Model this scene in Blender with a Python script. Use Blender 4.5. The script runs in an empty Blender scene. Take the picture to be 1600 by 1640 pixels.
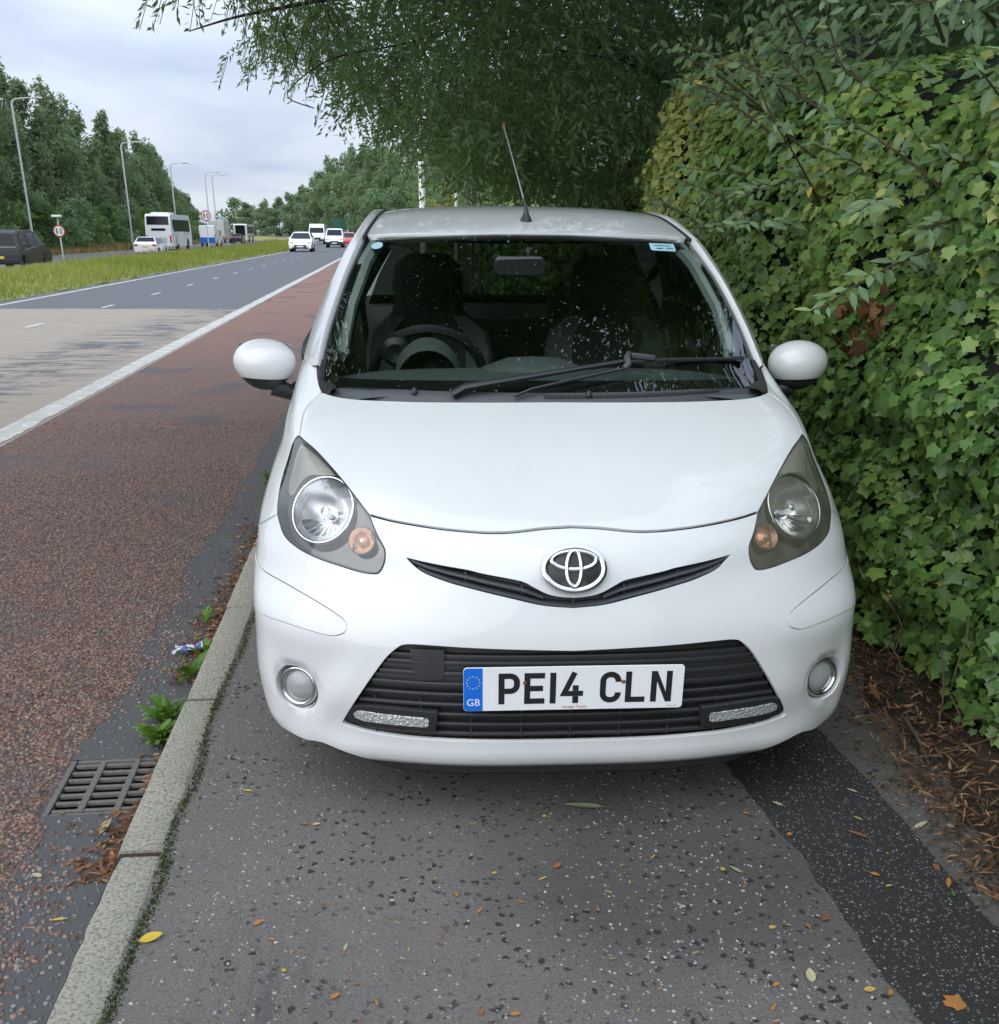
import bpy, bmesh, math, random
import numpy as np
from mathutils import Vector, Matrix, geometry
random.seed(7); RNG = np.random.default_rng(7)
R = math.radians; PI = math.pi
scene = bpy.context.scene
COL = scene.collection
# ---------------------------------------------------------------- camera (phone held at chest height, tipped down)
cd = bpy.data.cameras.new('camera'); camera = bpy.data.objects.new('camera', cd); COL.objects.link(camera)
F_PX, CY_PX, W_PX, H_PX = 1624.95, 1067.0, 1600.0, 1640.0
CAM_Z, CAM_YAW, CAM_PITCH, CAM_ROLL = 1.3863, R(5.8177), R(23.101), R(0.4983)
cd.sensor_fit = 'VERTICAL'; cd.sensor_height = 24.0
cd.lens = F_PX/H_PX*24.0
cd.shift_y = -(H_PX/2-CY_PX)/H_PX
cd.clip_start = .05; cd.clip_end = 6000
def _camrot():
    sy, cy, sp, cp = math.sin(CAM_YAW), math.cos(CAM_YAW), math.sin(CAM_PITCH), math.cos(CAM_PITCH)
    f = Vector((sy*cp, cy*cp, -sp)); r = Vector((cy, -sy, 0)); u = r.cross(f)
    c, s = math.cos(CAM_ROLL), math.sin(CAM_ROLL)
    r2, u2 = c*r+s*u, -s*r+c*u
    return Matrix((r2, u2, -f)).transposed()
camera.matrix_world = Matrix.Translation((0, 0, CAM_Z)) @ _camrot().to_4x4()
scene.camera = camera
# ---------------------------------------------------------------- overcast sky
SUN_EL, SUN_AZ = R(36), R(221)          # azimuth clockwise from +Y: behind the photographer, over the road
w = bpy.data.worlds.new('World'); scene.world = w; w.use_nodes = True
nt = w.node_tree; nt.nodes.clear()
def _n(t, **k):
    n = nt.nodes.new(t)
    for a, b in k.items(): setattr(n, a, b)
    return n
def _l(a, b): nt.links.new(a, b)
out = _n('ShaderNodeOutputWorld'); bg = _n('ShaderNodeBackground')
sky = _n('ShaderNodeTexSky', sky_type='NISHITA', sun_disc=False, sun_elevation=SUN_EL, sun_rotation=SUN_AZ)
try: sky.air_density = 1.0; sky.dust_density = 2.0
except Exception: pass
tc = _n('ShaderNodeTexCoord'); sep = _n('ShaderNodeSeparateXYZ'); _l(tc.outputs['Generated'], sep.inputs[0])
# project the view direction on a cloud deck, so that the cloud bands flatten towards the horizon
zc = _n('ShaderNodeMath', operation='MAXIMUM'); _l(sep.outputs['Z'], zc.inputs[0]); zc.inputs[1].default_value = 0.0
za = _n('ShaderNodeMath', operation='ADD'); _l(zc.outputs[0], za.inputs[0]); za.inputs[1].default_value = 0.13
dx = _n('ShaderNodeMath', operation='DIVIDE'); _l(sep.outputs['X'], dx.inputs[0]); _l(za.outputs[0], dx.inputs[1])
dy = _n('ShaderNodeMath', operation='DIVIDE'); _l(sep.outputs['Y'], dy.inputs[0]); _l(za.outputs[0], dy.inputs[1])
cv = _n('ShaderNodeCombineXYZ'); _l(dx.outputs[0], cv.inputs[0]); _l(dy.outputs[0], cv.inputs[1])
n1 = _n('ShaderNodeTexNoise'); n1.inputs['Scale'].default_value = .62; n1.inputs['Detail'].default_value = 7; n1.inputs['Roughness'].default_value = .47
n1.inputs['Distortion'].default_value = .35; _l(cv.outputs[0], n1.inputs['Vector'])
cr = _n('ShaderNodeValToRGB'); _l(n1.outputs['Fac'], cr.inputs[0])
e = cr.color_ramp.elements
e[0].position = .34; e[0].color = (.47, .56, .76, 1)
e[1].position = .66; e[1].color = (.86, .94, 1.0, 1)
m = e.new(.50); m.color = (.66, .75, .90, 1)
# overcast luminance: a little over twice as bright overhead as near the horizon
el = _n('ShaderNodeMath', operation='MULTIPLY_ADD'); _l(zc.outputs[0], el.inputs[0]); el.inputs[1].default_value = 1.30; el.inputs[2].default_value = .78
cl = _n('ShaderNodeVectorMath', operation='SCALE'); _l(cr.outputs[0], cl.inputs[0]); _l(el.outputs[0], cl.inputs['Scale'])
ns = _n('ShaderNodeVectorMath', operation='SCALE'); _l(sky.outputs[0], ns.inputs[0]); ns.inputs['Scale'].default_value = .10
mx = _n('ShaderNodeMix', data_type='RGBA'); mx.inputs['Factor'].default_value = .92
_l(ns.outputs[0], mx.inputs[6]); _l(cl.outputs[0], mx.inputs[7])
_l(mx.outputs[2], bg.inputs[0]); bg.inputs[1].default_value = 1.0
_l(bg.outputs[0], out.inputs[0])
sd = bpy.data.lights.new('sun', 'SUN'); sun = bpy.data.objects.new('sun', sd); COL.objects.link(sun)
sd.energy = 1.5; sd.angle = R(75); sd.color = (1.0, .96, .90)
sdir = Vector((math.sin(SUN_AZ)*math.cos(SUN_EL), math.cos(SUN_AZ)*math.cos(SUN_EL), math.sin(SUN_EL)))
sun.rotation_euler = sdir.to_track_quat('Z', 'Y').to_euler(); sun.location = sdir*50
# ---------------------------------------------------------------- exposure and render settings
vs = scene.view_settings; vs.view_transform = 'Standard'; vs.look = 'None'; vs.exposure = 0.3; vs.gamma = 1.0; vs.use_curve_mapping = False
scene.display_settings.display_device = 'sRGB'
scene.cycles.use_denoising = True
scene.cycles.max_bounces = 8; scene.cycles.transparent_max_bounces = 16
scene.cycles.diffuse_bounces = 3; scene.cycles.glossy_bounces = 4; scene.cycles.transmission_bounces = 4
scene.cycles.caustics_reflective = False; scene.cycles.caustics_refractive = False
scene.cycles.sample_clamp_indirect = 6
# ---------------------------------------------------------------- helpers
def tag(o, label=None, cat=None, group=None, kind=None):
    if label: o['label'] = label
    if cat: o['category'] = cat
    if group: o['group'] = group
    if kind: o['kind'] = kind
    return o
def thing(name, label, cat, loc=(0, 0, 0), rz=0, group=None):
    o = bpy.data.objects.new(name, None); COL.objects.link(o)
    o.location = loc; o.rotation_euler = (0, 0, rz); o.empty_display_size = .1
    return tag(o, label, cat, group)
def link(o, parent=None):
    COL.objects.link(o)
    if parent is not None: o.parent = parent
    return o
def copy_tree(o, parent=None):
    c = o.copy(); COL.objects.link(c); c.parent = parent
    for k in ('label', 'group', 'category', 'kind'):
        if k in o.keys(): c[k] = o[k]
    for ch in list(o.children): copy_tree(ch, c)
    return c
def mesh_obj(name, verts, faces, mat, parent=None, smooth=True, angle=40, normals=None, loc=None):
    me = bpy.data.meshes.new(name)
    me.from_pydata([tuple(map(float, v)) for v in verts], [], [tuple(int(i) for i in f) for f in faces])
    if mat is not None: me.materials.append(mat)
    if smooth:
        me.shade_smooth()
        if angle is not None and normals is None: me.set_sharp_from_angle(angle=R(angle))
    me.update()
    if normals is not None: me.normals_split_custom_set_from_vertices([tuple(map(float, n)) for n in normals])
    o = bpy.data.objects.new(name, me); link(o, parent)
    if loc is not None: o.location = loc
    return o
def fast_mesh(name, V, Fc, mat, attrs=None, smooth=False):
    """V (n,3) array, Fc (m,k) int array with constant k; attrs {name: (n,) or (n,3|4)} point attributes"""
    V = np.ascontiguousarray(V, np.float32); Fc = np.ascontiguousarray(Fc, np.int32); k = Fc.shape[1]
    me = bpy.data.meshes.new(name)
    me.vertices.add(len(V)); me.vertices.foreach_set('co', V.ravel())
    me.loops.add(Fc.size); me.loops.foreach_set('vertex_index', Fc.ravel())
    me.polygons.add(len(Fc)); me.polygons.foreach_set('loop_start', np.arange(0, Fc.size, k, dtype=np.int32))
    try: me.polygons.foreach_set('loop_total', np.full(len(Fc), k, np.int32))
    except Exception: pass
    if attrs:
        for a, d in attrs.items():
            d = np.asarray(d, np.float32)
            if d.ndim == 1:
                at = me.attributes.new(a, 'FLOAT', 'POINT'); at.data.foreach_set('value', d)
            else:
                at = me.attributes.new(a, 'FLOAT_VECTOR', 'POINT'); at.data.foreach_set('vector', np.ascontiguousarray(d[:, :3]).ravel())
    me.update(calc_edges=True); me.validate()
    if smooth: me.shade_smooth()
    if mat is not None: me.materials.append(mat)
    return me
class MB:
    """collects shapes of ONE part"""
    def __init__(s): s.v = []; s.f = []
    def add(s, V, Fc):
        b = len(s.v); s.v += [tuple(map(float, p)) for p in V]; s.f += [tuple(int(i)+b for i in f) for f in Fc]; return s
    def box(s, c, d, rz=0, M=None):
        x, y, z = (k/2 for k in d); V = [(i*x, j*y, k*z) for i in (-1, 1) for j in (-1, 1) for k in (-1, 1)]
        Fc = [(0, 1, 3, 2), (4, 6, 7, 5), (0, 4, 5, 1), (2, 3, 7, 6), (0, 2, 6, 4), (1, 5, 7, 3)]
        T = M if M is not None else Matrix.Rotation(rz, 3, 'Z')
        return s.add([Vector(c)+T @ Vector(p) for p in V], Fc)
    def tube(s, pts, r, n=8, cap=True):
        pts = [Vector(p) for p in pts]; m = len(pts); rr = r if hasattr(r, '__len__') else [r]*m
        up = None; V = []; Fc = []
        for i, p in enumerate(pts):
            t = (pts[min(i+1, m-1)]-pts[max(i-1, 0)]).normalized()
            if up is None: up = t.orthogonal().normalized()
            up = (up-t*up.dot(t)); up = up.normalized() if up.length > 1e-6 else t.orthogonal().normalized()
            b = t.cross(up)
            for k in range(n):
                a = 2*PI*k/n; V.append(p+(up*math.cos(a)+b*math.sin(a))*rr[i])
        for i in range(m-1):
            for k in range(n): Fc.append((i*n+k, i*n+(k+1) % n, (i+1)*n+(k+1) % n, (i+1)*n+k))
        if cap: Fc.append(tuple(range(n-1, -1, -1))); Fc.append(tuple((m-1)*n+k for k in range(n)))
        return s.add(V, Fc)
    def lathe(s, prof, M=None, n=32, sx=1, sy=1, close=False):
        """profile (r, z) turned round local z, then M"""
        V = []; Fc = []; m = len(prof)
        for r, z in prof:
            for k in range(n):
                a = 2*PI*k/n; p = Vector((r*math.cos(a)*sx, r*math.sin(a)*sy, z)); V.append(M @ p if M is not None else p)
        for i in range(m-1):
            for k in range(n): Fc.append((i*n+k, i*n+(k+1) % n, (i+1)*n+(k+1) % n, (i+1)*n+k))
        if close: Fc.append(tuple(range(n-1, -1, -1))); Fc.append(tuple((m-1)*n+k for k in range(n)))
        return s.add(V, Fc)
    def prism(s, poly, d, M=None):
        """2-D polygon extruded from z=0 to z=d"""
        n = len(poly); V = [Vector((x, y, 0)) for x, y in poly]+[Vector((x, y, d)) for x, y in poly]
        if M is not None: V = [M @ p for p in V]
        return s.add(V, [tuple(range(n-1, -1, -1)), tuple(range(n, 2*n))]+[(i, (i+1) % n, n+(i+1) % n, n+i) for i in range(n)])
    def grid(s, P):
        """P[i][j] points"""
        a = len(P); b = len(P[0])
        return s.add([p for r in P for p in r], [(i*b+j, i*b+j+1, (i+1)*b+j+1, (i+1)*b+j) for i in range(a-1) for j in range(b-1)])
    def build(s, name, mat, parent=None, smooth=True, angle=40, bevel=0, seg=2, loc=None):
        o = mesh_obj(name, s.v, s.f, mat, parent, smooth, angle, loc=loc)
        if bevel:
            m = o.modifiers.new('bevel', 'BEVEL'); m.width = bevel; m.segments = seg; m.limit_method = 'ANGLE'; m.angle_limit = R(35)
            m.harden_normals = False
        return o
def frame(o, z, x=None):
    """4x4 with local z along z"""
    z = Vector(z).normalized(); x = Vector(x) if x is not None else z.orthogonal()
    x = (x-z*x.dot(z)).normalized(); y = z.cross(x)
    M = Matrix((x, y, z)).transposed().to_4x4(); M.translation = Vector(o); return M
def catmull(P, n=8, closed=False):
    P = [Vector(p) for p in P]; m = len(P); out = []
    for i in range(m if closed else m-1):
        g = (lambda k: P[k % m]) if closed else (lambda k: P[min(max(k, 0), m-1)])
        a, b, c, d = g(i-1), g(i), g(i+1), g(i+2)
        for k in range(n):
            t = k/n; out.append(.5*((2*b)+(c-a)*t+(2*a-5*b+4*c-d)*t*t+(3*b-a-3*c+d)*t**3))
    if not closed: out.append(P[-1])
    return out
def resample(P, step, closed=False):
    P = np.array([tuple(p) for p in P], float)
    if closed: P = np.r_[P, P[:1]]
    d = np.r_[0, np.cumsum(np.linalg.norm(np.diff(P, axis=0), axis=1))]; n = max(2, int(round(d[-1]/step))+1)
    q = np.linspace(0, d[-1], n); Q = np.stack([np.interp(q, d, P[:, k]) for k in range(P.shape[1])], 1)
    return Q[:-1] if closed else Q
def inside(P, poly):
    P = np.asarray(P, float); x, y = P[:, 0], P[:, 1]; poly = np.asarray(poly, float); r = np.zeros(len(P), bool)
    j = len(poly)-1
    for i in range(len(poly)):
        xi, yi = poly[i]; xj, yj = poly[j]
        if yi != yj:
            c = ((yi > y) != (yj > y)) & (x < (xj-xi)*(y-yi)/(yj-yi)+xi); r ^= c
        j = i
    return r
def dist_poly(P, poly):
    P = np.asarray(P, float); A = np.asarray(poly, float); B = np.roll(A, -1, 0); d = np.full(len(P), 1e9)
    for a, b in zip(A, B):
        ab = b-a; t = np.clip(((P-a)@ab)/max(ab@ab, 1e-12), 0, 1); d = np.minimum(d, np.linalg.norm(P-(a+t[:, None]*ab), axis=1))
    return d
def tri_region(outer, holes, step):
    """triangulate a 2-D region; returns points, triangles"""
    outer = np.asarray(outer, float); holes = [np.asarray(h, float) for h in holes]
    lo, hi = outer.min(0), outer.max(0)
    gx = np.arange(lo[0]+step*.3, hi[0], step); gy = np.arange(lo[1]+step*.3, hi[1], step)
    G = np.array([(x+(step/2 if k % 2 else 0), y) for k, y in enumerate(gy) for x in gx])
    if len(G):
        ok = inside(G, outer) & (dist_poly(G, outer) > step*.45)
        for h in holes: ok &= ~inside(G, h) & (dist_poly(G, h) > step*.45)
        G = G[ok]
    pts = [tuple(p) for p in outer]; edges = [(i, (i+1) % len(outer)) for i in range(len(outer))]
    for h in holes:
        b = len(pts); pts += [tuple(p) for p in h]; edges += [(b+i, b+(i+1) % len(h)) for i in range(len(h))]
    pts += [tuple(p) for p in G]
    v, e, f, *_ = geometry.delaunay_2d_cdt([Vector(p) for p in pts], edges, [], 0, 1e-7)
    V = np.array([tuple(p) for p in v]); T = np.array([tuple(t) for t in f])
    c = V[T].mean(1); ok = inside(c, outer)
    for h in holes: ok &= ~inside(c, h)
    return V, T[ok]
def panel(name, mat, parent, ev, outer, holes=(), step=.022, rim=.008, mirror=False, flip=False, rimin=0.0):
    """ev(uv array)->(points, normals): a skin patch with turned-in edges; mirror adds the other half across x=0 (outer must touch u=0)"""
    V2, T = tri_region(outer, holes, step)
    P, N = ev(V2)
    a, b, c = P[T[:, 0]], P[T[:, 1]], P[T[:, 2]]
    fl = (np.cross(b-a, c-a)*N[T[:, 0]]).sum(1) < 0
    T = T.copy(); T[fl] = T[fl][:, ::-1]
    T = T[(np.linalg.norm(np.cross(b-a, c-a), axis=1) > 4e-7) & ~((np.abs(P[T][:, :, 0]) < 2e-5).all(1))]
    cnt = {}
    for t in T:
        for i in range(3): cnt[(t[i], t[(i+1) % 3])] = 1
    bd = [(i, j) for (i, j) in cnt if (j, i) not in cnt]
    if mirror: bd = [(i, j) for i, j in bd if not (abs(P[i, 0]) < 1e-5 and abs(P[j, 0]) < 1e-5)]
    verts = list(P); nrm = list(N); faces = [tuple(t) for t in T]
    if rim:
        # outward direction of each boundary vertex in the tangent plane
        od = {}
        for i, j in bd:
            d = np.cross(P[j]-P[i], N[i]); L = np.linalg.norm(d)
            if L > 0:
                for k in (i, j): od[k] = od.get(k, 0)+d/L
        m0 = {}; m1 = {}
        for k, d in od.items():
            L = np.linalg.norm(d); d = d/L if L else d
            n1 = N[k]*.45+d; n1 /= np.linalg.norm(n1)
            m0[k] = len(verts); verts.append(P[k]+d*.0006-N[k]*.0008); nrm.append(n1)
            m1[k] = len(verts); verts.append(P[k]-N[k]*rim-d*rimin); nrm.append(d)
        for i, j in bd: faces += [(j, i, m0[i], m0[j]), (m0[j], m0[i], m1[i], m1[j])]
    if mirror:
        n = len(verts); idx = {}
        for k in range(n):
            if abs(verts[k][0]) < 1e-5: idx[k] = k
            else: idx[k] = len(verts); verts.append(verts[k]*[-1, 1, 1]); nrm.append(nrm[k]*[-1, 1, 1])
        faces += [tuple(idx[i] for i in reversed(f)) for f in list(faces)]
    return mesh_obj(name, verts, faces, mat, parent, True, None, nrm)
# ---------------------------------------------------------------- materials
class NT:
    def __init__(s, name):
        s.m = bpy.data.materials.new(name); s.m.use_nodes = True; s.t = s.m.node_tree; s.b = s.t.nodes['Principled BSDF']; s.o = s.t.nodes['Material Output']
    def n(s, typ, ins=None, **k):
        n = s.t.nodes.new(typ)
        for a, b in k.items(): setattr(n, a, b)
        for a, b in (ins or {}).items():
            if hasattr(b, 'links') or isinstance(b, bpy.types.NodeSocket): s.t.links.new(b, n.inputs[a])
            else: n.inputs[a].default_value = b
        return n
    def l(s, a, b): s.t.links.new(a, b)
    def set(s, **k):
        for a, b in k.items():
            a = a.replace('_', ' ')
            if isinstance(b, bpy.types.NodeSocket): s.l(b, s.b.inputs[a])
            else: s.b.inputs[a].default_value = b
        return s
    def coord(s, kind='Object', scale=None):
        c = s.n('ShaderNodeTexCoord').outputs[kind]
        if scale is not None: c = s.n('ShaderNodeMapping', {'Vector': c, 'Scale': scale}).outputs[0]
        return c
    def noise(s, v, scale, detail=4, rough=.55, dist=0):
        return s.n('ShaderNodeTexNoise', {'Vector': v, 'Scale': scale, 'Detail': detail, 'Roughness': rough, 'Distortion': dist}).outputs['Fac']
    def vor(s, v, scale, feature='F1', rnd=1.0):
        return s.n('ShaderNodeTexVoronoi', {'Vector': v, 'Scale': scale, 'Randomness': rnd}, feature=feature)
    def ramp(s, f, stops, interp='LINEAR'):
        r = s.n('ShaderNodeValToRGB', {'Fac': f}); e = r.color_ramp; e.interpolation = interp
        while len(e.elements) < len(stops): e.elements.new(.5)
        for el, (p, c) in zip(e.elements, stops):
            el.position = p; el.color = (*c, 1) if hasattr(c, '__len__') else (c, c, c, 1)
        return r.outputs[0]
    def mix(s, f, a, b, mode='MIX'):
        n = s.n('ShaderNodeMix', {'Factor': f}, data_type='RGBA', blend_type=mode)
        for k, v in ((6, a), (7, b)):
            if isinstance(v, bpy.types.NodeSocket): s.l(v, n.inputs[k])
            else: n.inputs[k].default_value = (*v, 1) if hasattr(v, '__len__') else (v, v, v, 1)
        return n.outputs[2]
    def math(s, op, a, b=0., c=0.):
        n = s.n('ShaderNodeMath', operation=op)
        for k, v in enumerate((a, b, c)):
            if isinstance(v, bpy.types.NodeSocket): s.l(v, n.inputs[k])
            else: n.inputs[k].default_value = v
        return n.outputs[0]
    def bump(s, h, strength=.3, dist=.01):
        n = s.n('ShaderNodeBump', {'Height': h, 'Strength': strength, 'Distance': dist}); s.l(n.outputs[0], s.b.inputs['Normal']); return n
    def attr(s, name, out='Fac'):
        return s.n('ShaderNodeAttribute', attribute_name=name).outputs[out]
def plain(name, col, rough=.5, metal=0., var=.06, vscale=30, spec=.5, **k):
    t = NT(name); v = t.noise(t.coord(), vscale, 3)
    c = t.mix(t.math('MULTIPLY', v, 1.0), tuple(x*(1-var) for x in col), tuple(min(1, x*(1+var)) for x in col))
    t.set(Base_Color=c, Roughness=rough, Metallic=metal, Specular_IOR_Level=spec, **k); return t.m
def glassy(name, tint=(1, 1, 1), rough=0., haze=0., hcol=(.6, .6, .55), ior=1.5, refl=1.0):
    """thin pane: see-through with a Fresnel reflection, optional milky haze"""
    t = NT(name); t.t.nodes.remove(t.b)
    fr = t.n('ShaderNodeFresnel', {'IOR': ior}).outputs[0]
    fr = t.math('MULTIPLY', fr, 1.7*refl)
    tr = t.n('ShaderNodeBsdfTransparent', {'Color': (*tint, 1)}).outputs[0]
    gl = t.n('ShaderNodeBsdfGlossy', {'Color': (1, 1, 1, 1), 'Roughness': rough}).outputs[0]
    if haze:
        df = t.n('ShaderNodeBsdfDiffuse', {'Color': (*hcol, 1)}).outputs[0]
        hz = t.noise(t.coord(), 14, 3); hz = t.math('MULTIPLY', hz, 2*haze)
        tr = t.n('ShaderNodeMixShader', {0: hz, 1: tr, 2: df}).outputs[0]
    mixs = t.n('ShaderNodeMixShader', {0: fr, 1: tr, 2: gl}).outputs[0]
    t.l(mixs, t.o.inputs[0]); return t.m
M = {}
def car_paint(name, col, rough=.22, dirt=.12, speck=.25, coat=.9):
    t = NT(name); c = t.coord()
    d = t.noise(c, 3.0, 6, .6); g = t.noise(c, 90, 4, .7)
    f = t.math('MULTIPLY', t.ramp(d, [(.42, 0.), (.75, 1.)]), t.ramp(g, [(.35, .3), (.7, 1.)]))
    sp = t.noise(c, 260, 2, .5); spk = t.ramp(sp, [(.765, 0.), (.79, 1.)])
    base = t.mix(t.math('MULTIPLY', f, dirt), col, tuple(x*.6+.03 for x in col))
    base = t.mix(t.math('MULTIPLY', spk, speck), base, (.18, .15, .12))
    t.set(Base_Color=base, Roughness=t.math('MULTIPLY_ADD', f, .15, rough+.12), Coat_Weight=coat, Coat_Roughness=t.math('MULTIPLY_ADD', f, .12, .025), Specular_IOR_Level=.4)
    return t.m
def leafmat(name, cols, vein=.25, rough=.45, trans=.25, spec=.35):
    """cols: colour ramp over the per-leaf attribute rnd; luv.x across, luv.y along the leaf"""
    t = NT(name); r = t.attr('rnd'); uv = t.attr('luv', 'Vector')
    c = t.ramp(r, [(i/(len(cols)-1), k) for i, k in enumerate(cols)])
    sx = t.n('ShaderNodeSeparateXYZ', {0: uv})
    ax = t.math('ABSOLUTE', sx.outputs[0])
    mid = t.ramp(ax, [(0., 1.), (.07, 0.)])
    c = t.mix(t.math('MULTIPLY', mid, vein), c, (.30, .38, .16))
    nz = t.noise(uv, 5, 3); c = t.mix(t.math('MULTIPLY', nz, .35), c, tuple(x*.55 for x in cols[0]))
    t.set(Base_Color=c, Roughness=rough, Specular_IOR_Level=spec)
    if trans:
        tl = t.n('ShaderNodeBsdfTranslucent', {'Color': t.mix(.5, c, (.20, .34, .05))}).outputs[0]
        s = t.n('ShaderNodeMixShader', {0: trans, 1: t.b.outputs[0], 2: tl}).outputs[0]; t.l(s, t.o.inputs[0])
    return t.m
M['paint_white'] = car_paint('paint_white', (.605, .622, .625), dirt=.30)
M['van_white'] = car_paint('van_white', (.80, .81, .81))
M['black_plastic'] = plain('black_plastic', (.020, .021, .023), .42, var=.25, vscale=40)
M['grey_plastic'] = plain('grey_plastic', (.050, .054, .062), .5, var=.2, vscale=60)
M['rubber'] = plain('rubber', (.018, .018, .018), .75, var=.2)
M['chrome'] = plain('chrome', (.60, .61, .62), .05, 1.0, var=.02)
M['steel'] = plain('steel', (.42, .43, .44), .35, 1.0, var=.1)
M['glass'] = glassy('glass', (.80, .87, .84))
M['side_glass'] = glassy('side_glass', (.30, .36, .33))
M['rear_glass'] = glassy('rear_glass', (.07, .09, .075))
M['dark_interior'] = plain('dark_interior', (.012, .013, .014), .8, var=.2)
M['trim_grey'] = plain('trim_grey', (.085, .105, .10), .6)
M['trim_light'] = plain('trim_light', (.46, .52, .49), .6)
M['seat_fabric'] = plain('seat_fabric', (.022, .024, .026), .9, var=.35, vscale=160)
M['seat_grey'] = plain('seat_grey', (.10, .11, .115), .9, var=.2, vscale=160)
# ---------------------------------------------------------------- ground, roads, kerb
ROADZ = -.11; FARZ = -.45
def bend(y): return -(np.maximum(np.asarray(y, float)-90, 0)**2)/1920.0
YS = np.r_[np.arange(-8, 100, 4.0), np.arange(100, 700, 10.0)]
def strip(name, x0, x1, z0, mat, parent=None, ys=YS, nx=2, z1=None, kind='structure'):
    xs = np.linspace(0, 1, nx); V = []; z1 = z0 if z1 is None else z1
    for y in ys:
        b = float(bend(y))
        for t in xs: V.append((x0+(x1-x0)*t+b, y, z0+(z1-z0)*t))
    n = len(ys); F_ = [(i*nx+j, i*nx+j+1, (i+1)*nx+j+1, (i+1)*nx+j) for i in range(n-1) for j in range(nx-1)]
    o = mesh_obj(name, V, F_, mat, parent)
    if parent is None: o['kind'] = kind
    return o
# materials
t = NT('terrain'); c = t.coord(); nz = t.noise(c, .4, 6); t.set(Base_Color=t.ramp(nz, [(.3, (.035, .05, .018)), (.7, (.07, .095, .03))]), Roughness=.95); M['terrain'] = t.m
def asphalt(name, lo, hi, scale=1., chip=None, patch=False):
    t = NT(name); c = t.coord(); sx = t.n('ShaderNodeSeparateXYZ', {0: c})
    f = t.noise(c, 1.3*scale, 6, .6); g = t.noise(c, 160*scale, 3, .6); base = t.mix(f, lo, hi)
    base = t.mix(t.math('MULTIPLY', t.ramp(g, [(.40, 0.), (.62, 1.)]), .35), base, tuple(x*1.6 for x in hi))
    v = t.vor(c, 75*scale)
    if chip:
        k = t.math('MULTIPLY', t.ramp(v.outputs['Distance'], [(.22, 1.), (.36, 0.)]), t.ramp(t.n('ShaderNodeSeparateColor', {0: v.outputs['Color']}).outputs[0], [(.55, 0.), (.58, 1.)]))
        base = t.mix(k, base, chip)
    if patch:
        # worn buff-coloured repair across both lanes, with dark scuffed streaks
        y = sx.outputs['Y']; yw = t.math('ADD', y, t.math('MULTIPLY', t.math('SUBTRACT', t.noise(c, .8, 2), .5), .5))
        m1 = t.math('MULTIPLY', t.ramp(t.math('DIVIDE', yw, 40.), [(.5695, 1.), (.571, 0.)]), t.ramp(t.math('DIVIDE', yw, 40.), [(.14, 0.), (.20, 1.)]))
        st = t.noise(t.n('ShaderNodeMapping', {'Vector': c, 'Scale': (.6, 1.9, 1)}).outputs[0], 2.6, 9, .78)
        # the scuffs lie in a band that drifts away from the edge line
        band = t.math('ABSOLUTE', t.math('ADD', t.math('ADD', sx.outputs['X'], 4.15), t.math('MULTIPLY', t.math('SUBTRACT', y, 13.), -.06)))
        sc = t.math('MULTIPLY', t.ramp(st, [(.49, 0.), (.55, 1.)]), t.ramp(band, [(.35, 1.), (1.05, 0.)]))
        buff = t.mix(t.noise(c, 3, 5), (.25, .212, .170), (.33, .284, .232))
        base = t.mix(m1, base, t.mix(t.math('MULTIPLY', sc, .9), buff, (.075, .075, .085)))
    t.set(Base_Color=base, Roughness=t.ramp(f, [(.3, .75), (.7, .92)]), Specular_IOR_Level=.4); t.bump(t.math('ADD', g, t.math('MULTIPLY', v.outputs['Distance'], .6)), .35, .006); return t.m
M['asphalt_road'] = asphalt('asphalt_road', (.082, .085, .092), (.108, .111, .118), 1., patch=True)
M['asphalt_far'] = asphalt('asphalt_far', (.085, .088, .095), (.12, .123, .13))
t = NT('red_surfacing'); c = t.coord(); sx = t.n('ShaderNodeSeparateXYZ', {0: c})
v = t.vor(c, 82); sc_ = t.n('ShaderNodeSeparateColor', {0: v.outputs['Color']})
wear = t.noise(c, .9, 5, .6)
chipc = t.ramp(sc_.outputs[0], [(0., (.105, .058, .044)), (.35, (.20, .105, .076)), (.7, (.285, .16, .115)), (1., (.38, .24, .18))])
gap_ = t.ramp(v.outputs['Distance'], [(.30, 0.), (.55, 1.)])
redc = t.mix(t.math('MULTIPLY', gap_, .8), chipc, (.045, .036, .036))
bare = t.mix(t.noise(c, 170, 3), (.046, .0455, .047), (.100, .099, .101))
# chippings have worn away along the channel next to the kerb
ch = t.math('ADD', t.math('MULTIPLY', sx.outputs['X'], 1.0), t.math('MULTIPLY', t.math('SUBTRACT', t.noise(c, 2.3, 5, .65), .5), .30))
chm = t.ramp(t.math('ADD', ch, 2.), [(.99, 0.), (1.06, 1.)])
far = t.ramp(t.math('DIVIDE', sx.outputs['Y'], 60.), [(.10, 0.), (.45, 1.)])
redc = t.mix(far, redc, t.mix(t.noise(c, 30, 4), (.175, .090, .064), (.265, .145, .105)))
mt = t.math('MAXIMUM', chm, t.math('MULTIPLY', t.ramp(wear, [(.56, 0.), (.64, 1.)]), .75))
t.set(Base_Color=t.mix(mt, redc, bare), Roughness=.85); t.bump(t.math('MULTIPLY', t.math('SUBTRACT', 1., v.outputs['Distance']), t.math('SUBTRACT', 1., chm)), .7, .008); M['red_surfacing'] = t.m
t = NT('pavement'); c = t.coord(); sx = t.n('ShaderNodeSeparateXYZ', {0: c})
f = t.noise(c, 2.0, 6, .62); g = t.noise(c, 240, 3, .6); base = t.mix(f, (.104, .094, .086), (.178, .162, .150))
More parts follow.
